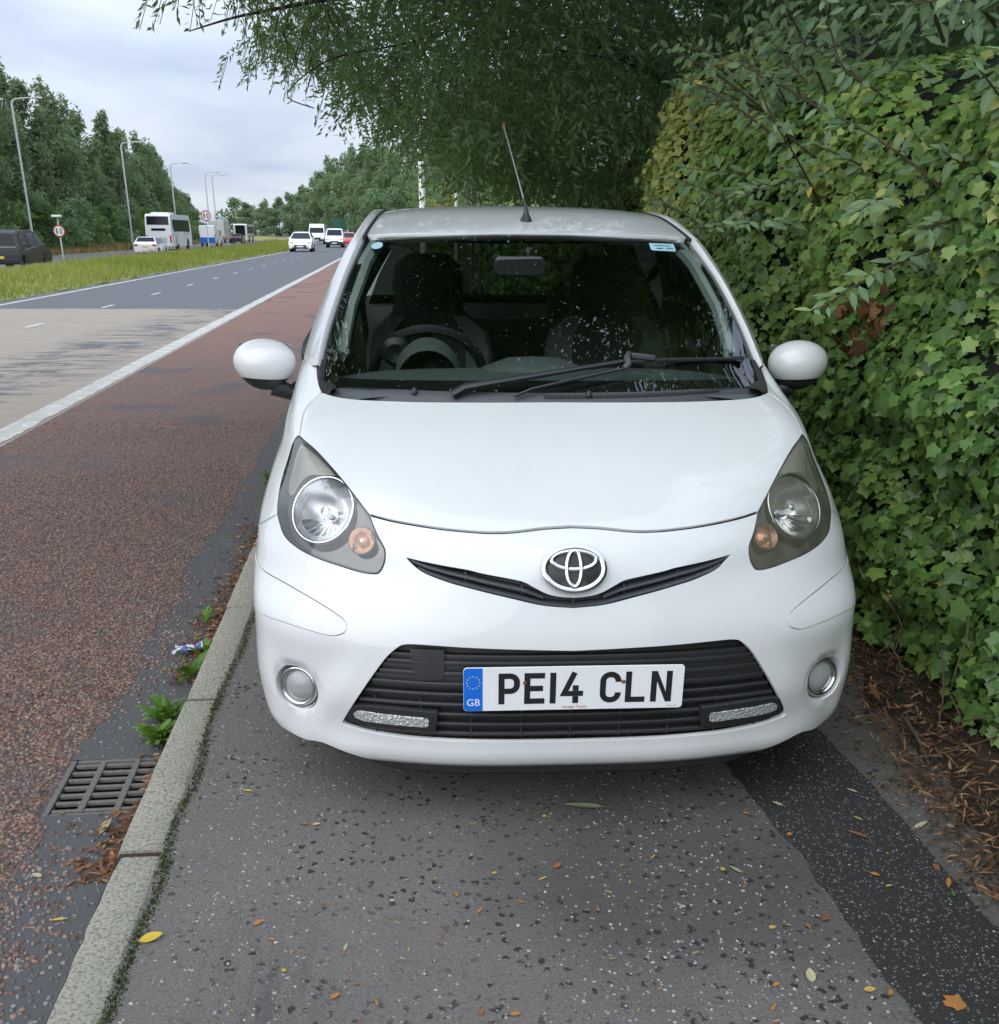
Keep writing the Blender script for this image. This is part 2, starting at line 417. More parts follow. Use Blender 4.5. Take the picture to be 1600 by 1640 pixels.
g2 = t.noise(c, 85, 4, .7); base = t.mix(t.math('MULTIPLY', t.ramp(g2, [(.34, 1.), (.50, 0.)]), .55), base, (.045, .041, .039)); base = t.mix(t.math('MULTIPLY', t.ramp(g, [(.48, 0.), (.66, 1.)]), .6), base, (.24, .225, .21))
wc = t.n('ShaderNodeVectorMath', {0: c, 1: t.n('ShaderNodeVectorMath', {0: t.n('ShaderNodeTexNoise', {'Vector': c, 'Scale': 70., 'Detail': 3.}).outputs['Color'], 'Scale': .028}, operation='SCALE').outputs[0]}, operation='ADD').outputs[0]; v = t.vor(wc, 42); pr_ = t.n('ShaderNodeSeparateColor', {0: v.outputs['Color']}).outputs[0]
clus = t.ramp(t.math('ADD', t.noise(c, 3.2, 4, .6), t.math('MULTIPLY', sx.outputs['X'], .10)), [(.39, 0.), (.56, 1.)])
pit = t.math('MULTIPLY', t.math('MULTIPLY', t.ramp(t.math('ADD', v.outputs['Distance'], t.math('MULTIPLY', t.noise(c, 38, 3), .55)), [(.50, 1.), (.61, 0.)]), t.ramp(pr_, [(.50, 0.), (.53, 1.)])), clus)
base = t.mix(t.math('MULTIPLY', pit, .9), base, (.016, .015, .015))
# tyre scuff running beside the kerb
scf = t.math('MULTIPLY', t.ramp(t.math('ABSOLUTE', t.math('ADD', sx.outputs['X'], .30)), [(.05, 1.), (.16, 0.)]), t.ramp(t.noise(t.n('ShaderNodeMapping', {'Vector': c, 'Scale': (12, 1.6, 1)}).outputs[0], 2.5, 6, .7), [(.45, 0.), (.68, 1.)]))
scf = t.math('MULTIPLY', scf, t.ramp(sx.outputs['Y'], [(.0, 1.), (1.0, 0.)]) if False else t.ramp(t.math('DIVIDE', sx.outputs['Y'], 4.), [(.38, 1.), (.52, 0.)]))
base = t.mix(t.math('MULTIPLY', scf, .7), base, (.045, .044, .048))
# darker and smoother towards the hedge side, broken up by noise
hedge_dark = t.ramp(t.math('ADD', t.math('MULTIPLY', sx.outputs['X'], .5), t.math('MULTIPLY', t.noise(c, 1.6, 4), .5)), [(.58, 0.), (.84, 1.)])
base = t.mix(t.math('MULTIPLY', hedge_dark, .28), base, (.035, .034, .034))
# contact shade painted into the colour together with damp, ahead of the bumper
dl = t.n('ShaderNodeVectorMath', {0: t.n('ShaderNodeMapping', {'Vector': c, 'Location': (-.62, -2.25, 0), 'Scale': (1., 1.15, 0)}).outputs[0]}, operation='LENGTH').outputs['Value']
shade_stain = t.math('MULTIPLY', t.ramp(t.math('ADD', dl, t.math('MULTIPLY', t.noise(c, 3.4, 6, .65), .5)), [(.50, 1.), (.84, 0.)]), .52)
base = t.mix(shade_stain, base, (.030, .028, .027))
t.set(Base_Color=base, Roughness=t.mix(t.math('MAXIMUM', hedge_dark, shade_stain), .88, .55), Specular_IOR_Level=.4); t.bump(t.math('SUBTRACT', t.math('ADD', g, g2), t.math('MULTIPLY', pit, 2.0)), .8, .005); M['pavement'] = t.m
M['patch_asphalt'] = asphalt('patch_asphalt', (.014, .0135, .013), (.028, .0265, .025), 1.6, chip=(.14, .14, .145))
t = NT('road_paint'); c = t.coord(); n_ = t.noise(c, 6, 6, .7); cr_ = t.noise(c, 60, 4, .7)
t.set(Base_Color=t.mix(t.ramp(t.math('MULTIPLY', n_, cr_), [(.24, 1.), (.36, 0.)]), (.62, .61, .56), (.40, .385, .35)), Roughness=.8); t.bump(cr_, .4, .004); M['road_paint'] = t.m
t = NT('kerb_stone'); c = t.coord(); n_ = t.noise(c, 5, 6, .65); g = t.noise(c, 110, 5, .75); 
gr = t.noise(t.n('ShaderNodeMapping', {'Vector': c, 'Scale': (40, 6, 10)}).outputs[0], 3, 5, .7)
base = t.mix(n_, (.31, .295, .24), (.50, .475, .395)); base = t.mix(t.math('MULTIPLY', t.ramp(g, [(.40, 1.), (.52, 0.)]), .7), base, (.085, .088, .075)); base = t.mix(t.math('MULTIPLY', t.ramp(gr, [(.58, 0.), (.7, 1.)]), .35), base, (.43, .42, .37))
t.set(Base_Color=base, Roughness=.93); t.bump(t.math('ADD', g, t.math('MULTIPLY', gr, .6)), .9, .010); M['kerb_stone'] = t.m
t = NT('soil'); c = t.coord(); n_ = t.noise(c, 4, 7, .7); t.set(Base_Color=t.ramp(n_, [(.3, (.010, .008, .006)), (.6, (.035, .022, .014)), (.8, (.07, .04, .022))]), Roughness=.95); t.bump(n_, .8, .03); M['soil'] = t.m
t = NT('verge_green'); c = t.coord(); n_ = t.noise(c, 1.2, 6, .6); t.set(Base_Color=t.ramp(n_, [(.3, (.15, .17, .035)), (.7, (.27, .27, .075))]), Roughness=.95); M['verge_green'] = t.m
# terrain sheet, sunk beneath the roads, level elsewhere, out to the horizon
gx = np.r_[-3000, -800, -250, -80, -40, -27.4, -27.3, 2.2, 2.3, 12, 60, 300, 1200, 3000]; gy = np.r_[-400, -40, -10, np.arange(0, 100, 20), np.arange(100, 700, 20), 900, 1500, 3500]
def tz(x): return -.75 if -27.35 < x < 2.25 else (-.42 if x < 0 else -.03)
V = [(x+float(bend(min(y, 690))), y, tz(x)) for y in gy for x in gx]; nx = len(gx)
mesh_obj('terrain', V, [(i*nx+j, i*nx+j+1, (i+1)*nx+j+1, (i+1)*nx+j) for i in range(len(gy)-1) for j in range(nx-1)], M['terrain'])['kind'] = 'structure'
road = strip('road', -8.85, -2.95, ROADZ, M['asphalt_road'])
strip('opposite_road', -25.6, -15.9, FARZ, M['asphalt_far'])
strip('verge', -31, -25.6, FARZ-.02, M['verge_green'])
# red strip, with an opening for the gully
GX0, GX1, GY0, GY1 = -1.015, -.735, 2.535, 2.860
def rects(name, x0, x1, ys, z, mat, hole=None):
    P = MB(); xs = [x0, x1] if not hole else [x0, hole[0], hole[1], x1]
    yy = sorted(set(list(ys)+([hole[2], hole[3]] if hole else [])))
    V = []; F_ = []
    for y in yy:
        for x in xs: V.append((x+float(bend(y)), y, z))
    n = len(xs)
    for i in range(len(yy)-1):
        for j in range(n-1):
            if hole and xs[j] >= hole[0]-1e-6 and xs[j+1] <= hole[1]+1e-6 and yy[i] >= hole[2]-1e-6 and yy[i+1] <= hole[3]+1e-6: continue
            F_.append((i*n+j, i*n+j+1, (i+1)*n+j+1, (i+1)*n+j))
    o = mesh_obj(name, V, F_, mat); o['kind'] = 'structure'; return o
rects('red_lane', -2.95, -.66, list(YS), ROADZ, M['red_surfacing'], (GX0, GX1, GY0, GY1))
# painted lines, 4 mm proud
def worn_line(name, x0, x1, ys, z, parent):
    V = []; F_ = []; k = 0
    for y in ys:
        b = float(bend(y)); V += [(x0+b+random.uniform(-.012, .012), y, z), (x1+b+random.uniform(-.016, .012), y, z)]
    return mesh_obj(name, V, [(2*i, 2*i+1, 2*i+3, 2*i+2) for i in range(len(ys)-1)], M['road_paint'], parent)
worn_line('edge_line', -3.20, -2.985, np.r_[np.arange(-6, 30, .12), np.arange(30, 600, 5)], ROADZ+.004, road)
worn_line('edge_line', -8.42, -8.28, np.r_[np.arange(10, 60, .5), np.arange(60, 600, 5)], ROADZ+.004, road)
for k in range(60):
    y = 13.43+4.84*k; L = .95
    if y > 260: break
    worn_line('lane_dash', -6.10, -5.99, np.arange(y, y+L+.01, .19), ROADZ+.004, road)
o_ = bpy.data.objects['opposite_road']
for k in range(40):
    y = 30+6*k; worn_line('lane_dash', -20.95, -20.83, np.array([y, y+1, y+2.]), FARZ+.004, o_)
# pavement sheets
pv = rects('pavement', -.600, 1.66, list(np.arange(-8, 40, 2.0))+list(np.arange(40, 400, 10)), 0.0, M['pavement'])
ys_ = np.arange(-3, 16, .05); V = []
for y in ys_:
    V += [(.937+.004*math.sin(y*7.1)+.004*math.sin(y*19+1)+random.uniform(-.013, .013)-.052*max(-1, min(2, y-2)), y, .004), (1.266+.006*math.sin(y*5.3+2)+random.uniform(-.004, .004)-.02*(y-2), y, .004)]
mesh_obj('trench_patch', V, [(2*i, 2*i+1, 2*i+3, 2*i+2) for i in range(len(ys_)-1)], M['patch_asphalt'])['kind'] = 'structure'
# soil bank under the hedge
xs_ = np.linspace(0, 1, 15); ys_ = np.arange(-4, 40, .16); V = []
for y in ys_:
    e0 = float(np.interp(y, [-4, 1.9, 2.2, 2.6, 3.3, 6, 40], [1.33, 1.36, 1.40, 1.47, 1.58, 1.60, 1.62]))+.03*math.sin(y*6)+.02*math.sin(y*17)
    for tt in xs_: V.append((e0+tt*1.6, y, -.004+.16*tt**.8+(.018*math.sin(y*11+tt*19)*math.sin(y*5-tt*31)+.01*math.sin(y*37+tt*50))*min(1, tt*8)))
n = len(xs_); mesh_obj('soil_bank', V, [(i*n+j, i*n+j+1, (i+1)*n+j+1, (i+1)*n+j) for i in range(len(ys_)-1) for j in range(n-1)], M['soil'])['kind'] = 'structure'
# kerb: one stone after the other
kerb = bpy.data.objects.new('kerb', None); COL.objects.link(kerb); kerb['kind'] = 'structure'
KL = .887; km = []
for v_ in range(4):
    bm = bmesh.new(); nseg = 14; L = KL-.019
    prof = [(-.004, -.20), (-.002, -.014), (.004, -.004), (.014, .0005), (.058, .001), (.104, .0), (.112, -.004), (.116, -.010), (.117, -.20)]
    rows = []
    rr = random.Random(v_)
    for i in range(nseg+1):
        y = L*i/nseg; ed = min(i, nseg-i); rows.append([bm.verts.new((x-.708+rr.uniform(-.002, .002)+(rr.uniform(-.004, .001) if x > .1 else 0), y, z+(rr.uniform(-.0018, .0014) if z > -.1 else 0)-(.004 if ed == 0 and z > -.1 else 0))) for x, z in prof])
    for a, b in zip(rows, rows[1:]):
        for k in range(len(prof)-1): bm.faces.new((a[k], a[k+1], b[k+1], b[k]))
    bm.faces.new(rows[0][::-1]); bm.faces.new(rows[-1])
    me = bpy.data.meshes.new('kerb_stone'); bmesh.ops.recalc_face_normals(bm, faces=bm.faces); bm.to_mesh(me); bm.free(); me.shade_smooth(); me.set_sharp_from_angle(angle=R(40)); me.materials.append(M['kerb_stone']); km.append(me)
strip('kerb_bed', -.704, -.598, -.010, M['soil'], kerb, ys=np.r_[np.arange(-2, 90, 2.0)])
for k in range(-4, 90):
    o = bpy.data.objects.new('kerb_stone', km[k % 4]); link(o, kerb); y = 2.165+KL*k; o.location = (float(bend(y))+random.uniform(-.003, .003), y+.005, random.uniform(-.003, .002)); o.rotation_euler = (random.uniform(-.002, .002), random.uniform(-.006, .006), random.uniform(-.003, .003))
# grassy central reservation, a low mound
xs_ = np.linspace(0, 1, 15); V = []; ys_ = np.r_[np.arange(6, 100, 2.), np.arange(100, 420, 8.)]
for y in ys_:
    b = float(bend(y))
    for tt in xs_:
        x = -8.75-7.1*tt; z = ROADZ+(FARZ-ROADZ)*tt+.34*math.sin(PI*min(1, tt*1.02))**.8+.03*math.sin(y*1.7+tt*9); V.append((x+b, y, z))
n = len(xs_); mesh_obj('central_reservation', V, [(i*n+j, i*n+j+1, (i+1)*n+j+1, (i+1)*n+j) for i in range(len(ys_)-1) for j in range(n-1)], M['verge_green'])['kind'] = 'structure'
def median_z(x, y):
    tt = np.clip((-8.75-(x-bend(y)))/7.1, 0, 1); return ROADZ+(FARZ-ROADZ)*tt+.34*np.sin(PI*np.minimum(1, tt*1.02))**.8
# ---------------------------------------------------------------- car front skin
# plan sections of the nose: height -> (half width x, depth y) pairs, metres, car frame
ROWS = {
 .150:[(0,.040),(.3,.050),(.457,.080),(.60,.130),(.65,.160),(.69,.220),(.71,.30),(.716,.385)],
 .210:[(0,.020),(.3,.032),(.457,.064),(.60,.108),(.652,.134),(.72,.190),(.75,.26),(.762,.385)],
 .280:[(0,.006),(.3,.018),(.50,.062),(.556,.083),(.65,.124),(.72,.175),(.765,.245),(.782,.385)],
 .350:[(0,.000),(.3,.012),(.50,.053),(.60,.090),(.665,.128),(.73,.182),(.775,.255),(.792,.385)],
 .450:[(0,.004),(.3,.018),(.50,.062),(.60,.101),(.70,.165),(.765,.245),(.787,.32),(.798,.42)],
 .530:[(0,.018),(.3,.033),(.532,.093),(.65,.150),(.72,.205),(.772,.280),(.793,.37),(.802,.48)],
 .600:[(0,.040),(.3,.063),(.50,.128),(.60,.178),(.70,.255),(.765,.345),(.792,.43),(.802,.56)],
 .650:[(0,.058),(.3,.087),(.464,.148),(.60,.213),(.70,.292),(.760,.375),(.787,.46),(.800,.60)],
 .700:[(0,.083),(.3,.114),(.40,.146),(.50,.190),(.60,.250),(.70,.335),(.750,.41),(.780,.50),(.795,.66)],
 .750:[(0,.127),(.3,.158),(.474,.226),(.60,.295),(.70,.378),(.740,.45),(.768,.55),(.785,.74)],
 .800:[(0,.205),(.3,.228),(.45,.268),(.55,.315),(.65,.388),(.70,.450),(.745,.57),(.772,.80)],
 .850:[(0,.292),(.3,.312),(.50,.360),(.60,.408),(.66,.455),(.70,.520),(.733,.64),(.756,.86)],
 .900:[(0,.398),(.3,.415),(.50,.455),(.60,.492),(.66,.528),(.70,.600),(.729,.72),(.748,.92)],
 .950:[(0,.525),(.3,.541),(.50,.574),(.60,.605),(.66,.655),(.697,.740),(.720,.84),(.739,1.0)],
 .990:[(0,.640),(.3,.655),(.50,.690),(.60,.727),(.655,.800),(.690,.88),(.714,.97),(.732,1.1)],
 1.03:[(0,.765),(.3,.775),(.50,.81),(.60,.85),(.645,.915),(.680,.98),(.704,1.06),(.722,1.18)],
}
def _nspline(x, y, xq):
    """natural cubic spline along axis 0"""
    x = np.asarray(x, float); y = np.asarray(y, float); n = len(x)
    h = np.diff(x); A = np.zeros((n, n)); B = np.zeros((n,)+y.shape[1:])
    A[0, 0] = A[-1, -1] = 1
    for i in range(1, n-1):
        A[i, i-1] = h[i-1]; A[i, i] = 2*(h[i-1]+h[i]); A[i, i+1] = h[i]
        B[i] = 6*((y[i+1]-y[i])/h[i]-(y[i]-y[i-1])/h[i-1])
    m = np.linalg.solve(A, B.reshape(n, -1)).reshape(B.shape)
    xq = np.asarray(xq, float); k = np.clip(np.searchsorted(x, xq)-1, 0, n-2)
    e = (1,)*(y.ndim-1); t = (xq-x[k]).reshape((-1,)+e); hh = h[k].reshape((-1,)+e)
    return y[k]+t*((y[k+1]-y[k])/hh-hh*(2*m[k]+m[k+1])/6)+t*t*m[k]/2+t**3*(m[k+1]-m[k])/(6*hh)
def smooth01(t):
    t = np.clip(t, 0, 1); return t*t*(3-2*t)
NS, NZ = 161, 221
FS = np.linspace(0, 1, NS); FZ = np.linspace(.15, 1.03, NZ)
def _front_grid():
    zs = sorted(ROWS); net = []
    sk = np.linspace(0, 1, 15)
    for z in zs:
        p = np.array(ROWS[z]); d = np.r_[0, np.cumsum(np.hypot(*np.diff(p, axis=0).T))]; d /= d[-1]
        # mirrored so that the centre line is smooth
        dd = np.r_[-d[:0:-1], d]; pp = np.r_[p[:0:-1]*[-1, 1], p]
        net.append(_nspline(dd, pp, sk))
    net = np.array(net)                                   # z, s, 2
    g = _nspline(zs, net, FZ)                             # NZ, 15, 2
    g = np.moveaxis(_nspline(np.r_[-sk[:0:-1], sk], np.concatenate([np.moveaxis(g[:, :0:-1]*[-1, 1], 1, 0), np.moveaxis(g, 1, 0)]), FS), 0, 1)
    return g                                              # NZ, NS, 2
FG = _front_grid()
def _features(G):
    X = G[..., 0]; Y = G[..., 1]; Z = FZ[:, None]+0*X
    # crease from the lower corner of the bumper up past the grille; the fog-lamp cheek sits behind it
    cx0, cz0, cx1, cz1 = .640, .205, .47, .50
    nx, nz = (cz1-cz0), -(cx1-cx0); L = math.hypot(nx, nz); nx /= L; nz /= L
    d = (X-cx0)*nx+(Z-cz0)*nz
    cheek = smooth01(d/.075)*(1-smooth01((Z-.36)/.15))*(1-smooth01((X-.69)/.07))
    Y = Y+.017*cheek
    # shallow dish round the fog lamp
    r = np.hypot((X-.668)/.062, (Z-.350)/.062)
    Y = Y+.014*(1-smooth01((r-.72)/.42))
    # chin: the strip under the lower grille stands forward
    chin = np.exp(-((Z-.205)/.035)**2)*(1-smooth01((X-.52)/.14))
    Y = Y-.012*chin
    # lower edge tucks under
    Y = Y+.030*smooth01((.185-Z)/.035)
    # smooth hump above the upper grille that carries the badge
    Y = Y-.012*np.exp(-((X/.13)**2)-((Z-.685)/.05)**2)
    G[..., 1] = Y
    return G
FG = _features(FG)
def _bil(A, s, z):
    a = np.clip(np.asarray(s, float), 0, 1)*(NS-1); b = np.clip((np.asarray(z, float)-.15)/.88, 0, 1)*(NZ-1)
    i = np.minimum(a.astype(int), NS-2); j = np.minimum(b.astype(int), NZ-2); u = a-i; v = b-j
    if A.ndim == 3: u = u[..., None]; v = v[..., None]
    return A[j, i]*(1-u)*(1-v)+A[j, i+1]*u*(1-v)+A[j+1, i]*(1-u)*v+A[j+1, i+1]*u*v
def _front_normals():
    P = np.stack([FG[..., 0], FG[..., 1], FZ[:, None]+0*FG[..., 0]], -1)
    du = np.gradient(P, axis=1); dv = np.gradient(P, axis=0)
    n = np.cross(du, dv); return n/np.linalg.norm(n, axis=-1, keepdims=True)
FN = _front_normals()
def s_of(x, z):
    """inverse of the plan section: half width -> s"""
    x = np.abs(np.asarray(x, float)); z = np.broadcast_to(np.asarray(z, float), x.shape); out = np.empty(x.shape)
    for k in np.ndindex(x.shape):
        b = np.clip((z[k]-.15)/.88, 0, 1)*(NZ-1); j = min(int(b), NZ-2); v = b-j
        row = FG[j, :, 0]*(1-v)+FG[j+1, :, 0]*v
        out[k] = np.interp(x[k], np.maximum.accumulate(row)+1e-9*np.arange(NS), FS)
    return out
def front(s, z, side=1, off=0.):
    """points (n,3) and outward normals on the nose, car frame"""
    s = np.asarray(s, float); z = np.asarray(z, float)
    g = _bil(FG, s, z); n = _bil(FN, s, z); n = n/np.linalg.norm(n, axis=-1, keepdims=True)
    p = np.stack([g[..., 0], g[..., 1], z+0*g[..., 0]], -1)+n*off
    if side < 0: p = p*[-1, 1, 1]; n = n*[-1, 1, 1]
    return p, n
# windscreen: lower edge at the cowl to upper edge at the roof
_WV = [0, .2, .55, 1.0]
_WE = np.array([(.640, .83, .985), (.637, .95, 1.058), (.590, 1.17, 1.226), (.535, 1.45, 1.368)])
_WC = np.array([(0, .68, .976), (0, .81, 1.066), (0, 1.055, 1.222), (0, 1.37, 1.387)])
def screen(u, v, off=0.):
    u = np.asarray(u, float); v = np.asarray(v, float)
    def P(u, v):
        v0 = np.clip(v, -.1, 1.05); E = _nspline(_WV, _WE, v0.ravel()).reshape(v0.shape+(3,)); C = _nspline(_WV, _WC, v0.ravel()).reshape(v0.shape+(3,))
        k = (np.abs(u)**2.3)[..., None]; p = C+(E-C)*k; p[..., 0] = E[..., 0]*u; return p
    p = P(u, v); h = 1e-3; n = np.cross(P(u+h, v)-P(u-h, v), P(u, v+h)-P(u, v-h)); n /= np.linalg.norm(n, axis=-1, keepdims=True)
    return p+n*off, n
# roof: height over plan
_RY = [1.30, 1.37, 1.55, 1.70, 1.90, 2.10, 2.50, 2.90, 3.15]
_RZ = [1.366, 1.387, 1.4275, 1.455, 1.476, 1.483, 1.474, 1.440, 1.405]
_RX = [.545, .540, .524, .508, .494, .486, .476, .466, .460]
def roof(x, y, off=0.):
    x = np.asarray(x, float); y = np.asarray(y, float)
    def Z(x, y): return _nspline(_RY, _RZ, y.ravel()).reshape(y.shape)-.014*(x/.5)**2-.010*np.abs(x/.5)**6
    h = 1e-3; n = np.stack([-(Z(x+h, y)-Z(x-h, y))/(2*h), -(Z(x, y+h)-Z(x, y-h))/(2*h), np.ones_like(x)], -1); n /= np.linalg.norm(n, axis=-1, keepdims=True)
    return np.stack([x, y, Z(x, y)], -1)+n*off, n
def roof_edge(y): return float(np.interp(y, _RY, _RX))
# ---------------------------------------------------------------- the white car
CAR_A = R(2.2)
car = thing('parked_car', 'white hatchback parked half across the pavement, facing the viewer', 'car', (.3946, 2.1588, 0), -CAR_A)
def fev(uv, side=1, off=0.): return front(uv[:, 0], uv[:, 1], side, off)
def sz(pts):
    """(x,z) front-elevation points -> (s,z); x=None means the rear end of the section"""
    return [(1.0 if x is None else float(s_of(np.array([x]), np.array([z]))[0]), z) for x, z in pts]
def path(*segs, step=.007):
    """join segments in (s,z); a segment is (points, smooth)"""
    out = []
    for pts, sm in segs:
        q = sz(pts); q = catmull([Vector((a, b, 0)) for a, b in q], 8) if sm and len(q) > 2 else [Vector((a, b, 0)) for a, b in q]
        q = resample(q, step)[:, :2]
        out += [tuple(p) for p in q]
    o = [out[0]]
    for p in out[1:]:
        if math.hypot(p[0]-o[-1][0], p[1]-o[-1][1]) > .0012: o.append(p)
    if math.hypot(o[0][0]-o[-1][0], o[0][1]-o[-1][1]) < .0012: o.pop()
    return np.array(o)
HL = [(.677,.893),(.666,.894),(.625,.875),(.582,.848),(.544,.820),(.508,.789),(.477,.760),(.458,.725),(.441,.701),(.438,.686),(.441,.666),(.452,.646),(.467,.640),(.504,.641),(.551,.648),(.610,.657),(.663,.670),(.700,.689),(.720,.724),(.720,.758),(.713,.807),(.697,.855),(.686,.882)]
HC = np.array([.600, .745])
HLg = [tuple(HC+(np.array(p)-HC)*1.012) for p in HL]
GAPF = [(.473,.759),(.420,.753),(.322,.747),(.246,.744),(.195,.743),(.140,.745),(.066,.752),(0,.755)]
BSIDE = [(.668,.896),(.667,.912),(.665,.938),(.655,.955),(.640,.968),(.622,.979)]
BREAR = [(.622,.979),(.598,.976),(.562,.973),(.511,.971),(.410,.970),(.343,.970),(.177,.971),(0,.972)]
UGT = [(.389,.684),(.323,.676),(.247,.668),(.215,.662),(.143,.651),(.115,.645),(.093,.634),(.064,.620),(.035,.613),(0,.610)]
UGB = [(0,.586),(.072,.592),(.144,.607),(.216,.622),(.249,.629),(.288,.637),(.343,.652),(.369,.665),(.385,.678)]
LGT = [(.556,.279),(.530,.328),(.487,.398),(.446,.457),(.416,.488),(.392,.500),(.335,.501),(.217,.497),(0,.490)]
LGB = [(0,.252),(.315,.254),(.414,.256),(.494,.262),(.549,.272)]
RUBU = [(None,.600),(.788,.597),(.711,.592),(.643,.579),(.580,.560),(.539,.541),(.531,.528)]
RUBL = [(.531,.528),(.537,.514),(.556,.505),(.580,.502),(.641,.508),(.706,.512),(.779,.507),(None,.506)]
BOT = [(0,.172),(.30,.170),(.403,.169),(.461,.173),(.537,.194),(.600,.211),(.630,.211),(.654,.207),(.700,.208),(.728,.216),(.748,.232),(None,.246)]
FOG = [(.668+.0555*math.cos(a), .343+.0555*math.sin(a)) for a in np.linspace(0, 2*PI, 41)[:-1]]
G2 = .0030
paint = M['paint_white']
# bumper: walks down the centre line, round both grille mouths, along the bottom, up the wheel-arch end, round the corner trim and under the headlight
hl_low = [HLg[k] for k in (6, 7, 8, 9, 10, 11, 12, 13, 14, 15, 16, 17, 18)]
outer = path(([(0, .755-G2), (0, .610)], False), (UGT[::-1], True), (UGB[::-1], True), ([(0, .586), (0, .490)], False), (LGT[::-1], True), (LGB[::-1], True),
             ([(0, .252), (0, .172)], False), (BOT, True), ([(None, .246), (None, .506-.0015)], False), ([(x, z-.0015) for x, z in RUBL[::-1]], True), ([(x, z+.0015) for x, z in RUBU[::-1]], True),
             ([(None, .6015), (None, .668)], False), ([(None, .668), (.784, .668), (.728, .717)], False), (hl_low[::-1], True), ([(x, z-G2) for x, z in GAPF], True))
fogs = np.array([tuple(a) for a in sz(FOG)])
bumper = panel('front_bumper', paint, car, fev, outer, [fogs], step=.018, rim=.016, mirror=True)
bonnet = panel('bonnet', paint, car, fev, path(([(x, z+G2) for x, z in GAPF[::-1]], True), ([HLg[k] for k in (6, 5, 4, 3, 2, 1)], True), (BSIDE, True), (BREAR, True), ([(0, .972), (0, .755+G2)], False)), step=.022, rim=.010, mirror=True)
COWLC = [(.628,.981),(.641,.992),(.655,1.011),(.660,1.030)]
for sd_ in (-1, 1):
    wing_o = path(([(None, .6715), (.785, .6715), (.729, .7205)], False), ([HLg[k] for k in (18, 19, 20, 21, 22, 0)], True), ([(x+.0045, z) for x, z in BSIDE], True), (COWLC, True), ([(.660, 1.03), (None, 1.03)], False), ([(None, 1.03), (None, .6715)], False))
    panel('front_wing', paint, car, lambda uv: fev(uv, sd_), wing_o, step=.020, rim=.009)
    trim = path(([(x, z+.0012) for x, z in RUBL[::-1]], True), ([(x, z-.0012) for x, z in RUBU[::-1]], True), ([(None, .599), (None, .507)], False))
    panel('bumper_corner_trim', paint, car, lambda uv: fev(uv, sd_, .0015), trim, step=.018, rim=.006)
# lower lip and undertray
mb = MB()
for sd_ in (1,):
    ss = np.linspace(-.62, .62, 61); rows = []
    for zz, dy in ((.176, .014), (.150, .016), (.138, .030), (.136, .09)):
        p, _ = front(np.abs(ss), np.full(61, .176)); rows.append([(math.copysign(a[0], s), a[1]+dy, zz+.03*smooth01((abs(s)-.42)/.2)) for a, s in zip(p, ss)])
    mb.grid(rows)
mb.build('lower_lip', M['black_plastic'], car)
MB().box((0, 1.85, .20), (1.30, 3.2, .05)).build('undertray', M['dark_interior'], car, bevel=.02)
MB().box((0, .62, .44), (.80, .66, .46)).build('engine_bay', M['dark_interior'], car, bevel=.05)
# ---- grilles
def row_x(poly, z):
    xs = []
    for (x0, z0), (x1, z1) in zip(poly, poly[1:]+poly[:1]):
        if (z0-z)*(z1-z) < 0: xs.append(x0+(x1-x0)*(z-z0)/(z1-z0))
    return xs
def slat(name, parent, mat, xa, xb, z, d0, d1, h, n=41, zf=None):
    """horizontal blade following the nose: front edge at offset d0, back edge at d1"""
    xs = np.linspace(xa, xb, n); zz = np.array([z if zf is None else zf(abs(x)) for x in xs]); s = s_of(xs, zz); sg = np.sign(xs)+(xs == 0)
    g, nn = front(s, zz); rows = []
    for off, dz in ((d1, h*.5), (d0-.002, h*.5), (d0, h*.15), (d0-.001, -h*.5), (d1, -h*.6)):
        rows.append([(sg[i]*(g[i, 0]+0*nn[i, 0]*off), g[i, 1]-off, zz[i]+dz) for i in range(n)])
    return MB().grid(rows).build(name, mat, parent, angle=60)
lg = panel('lower_grille', M['black_plastic'], car, lambda uv: fev(uv, 1, -.034), path((LGT, True), ([(0, .490), (0, .252)], False), (LGB, True)), step=.02, rim=0, mirror=True)
LGP = LGT+LGB
for k in range(9):
    z = .268+.0265*k
    if k >= 8: z = .487
    xs = row_x(LGP, min(max(z, .258), .4885)); xm = max(xs)-.010
    if k < 8: slat('slat', lg, M['black_plastic'], -xm, xm, z, -.010 if k > 4 else -.014, -.034, .009 if k < 5 else .012)
for k in range(5, 8):       # closed upper part of the grille, between the ridges
    z = .268+.0265*k+.0125; xm = max(row_x(LGP, min(z, .488)))-.008
    slat('closed_strip', lg, M['black_plastic'], -xm, xm, z, -.016, -.034, .0145)
for x in (-.47, -.36, -.24, -.12, 0, .12, .24, .36, .47):
    slat('rib', lg, M['black_plastic'], x-.002, x+.002, .312, -.017, -.034, .10, n=2)
tow = sz([(.385,.487),(.304,.488),(.304,.420),(.311,.414),(.372,.409),(.379,.414)])
panel('tow_eye_cover', M['black_plastic'], lg, lambda uv: fev(uv, -1, -.0100), resample(np.array(tow), .008, True), step=.015, rim=.004)
ug = panel('upper_grille', M['black_plastic'], car, lambda uv: fev(uv, 1, -.040), path((UGT, True), ([(0, .610), (0, .586)], False), (UGB, True)), step=.02, rim=0, mirror=True)
def ugmid(f):
    def g(x):
        t = np.interp(x, [p[0] for p in UGT[::-1]], [p[1] for p in UGT[::-1]]); b = np.interp(x, [p[0] for p in UGB], [p[1] for p in UGB]); return b+(t-b)*f
    return g
for sd_ in (-1, 1):
    slat('slat', ug, M['grey_plastic'], sd_*.07, sd_*.378, .65, -.006, -.04, .006, zf=ugmid(.50))
slat('slat', ug, M['grey_plastic'], -.36, .36, .65, -.003, -.04, .005, zf=ugmid(.10), n=81)
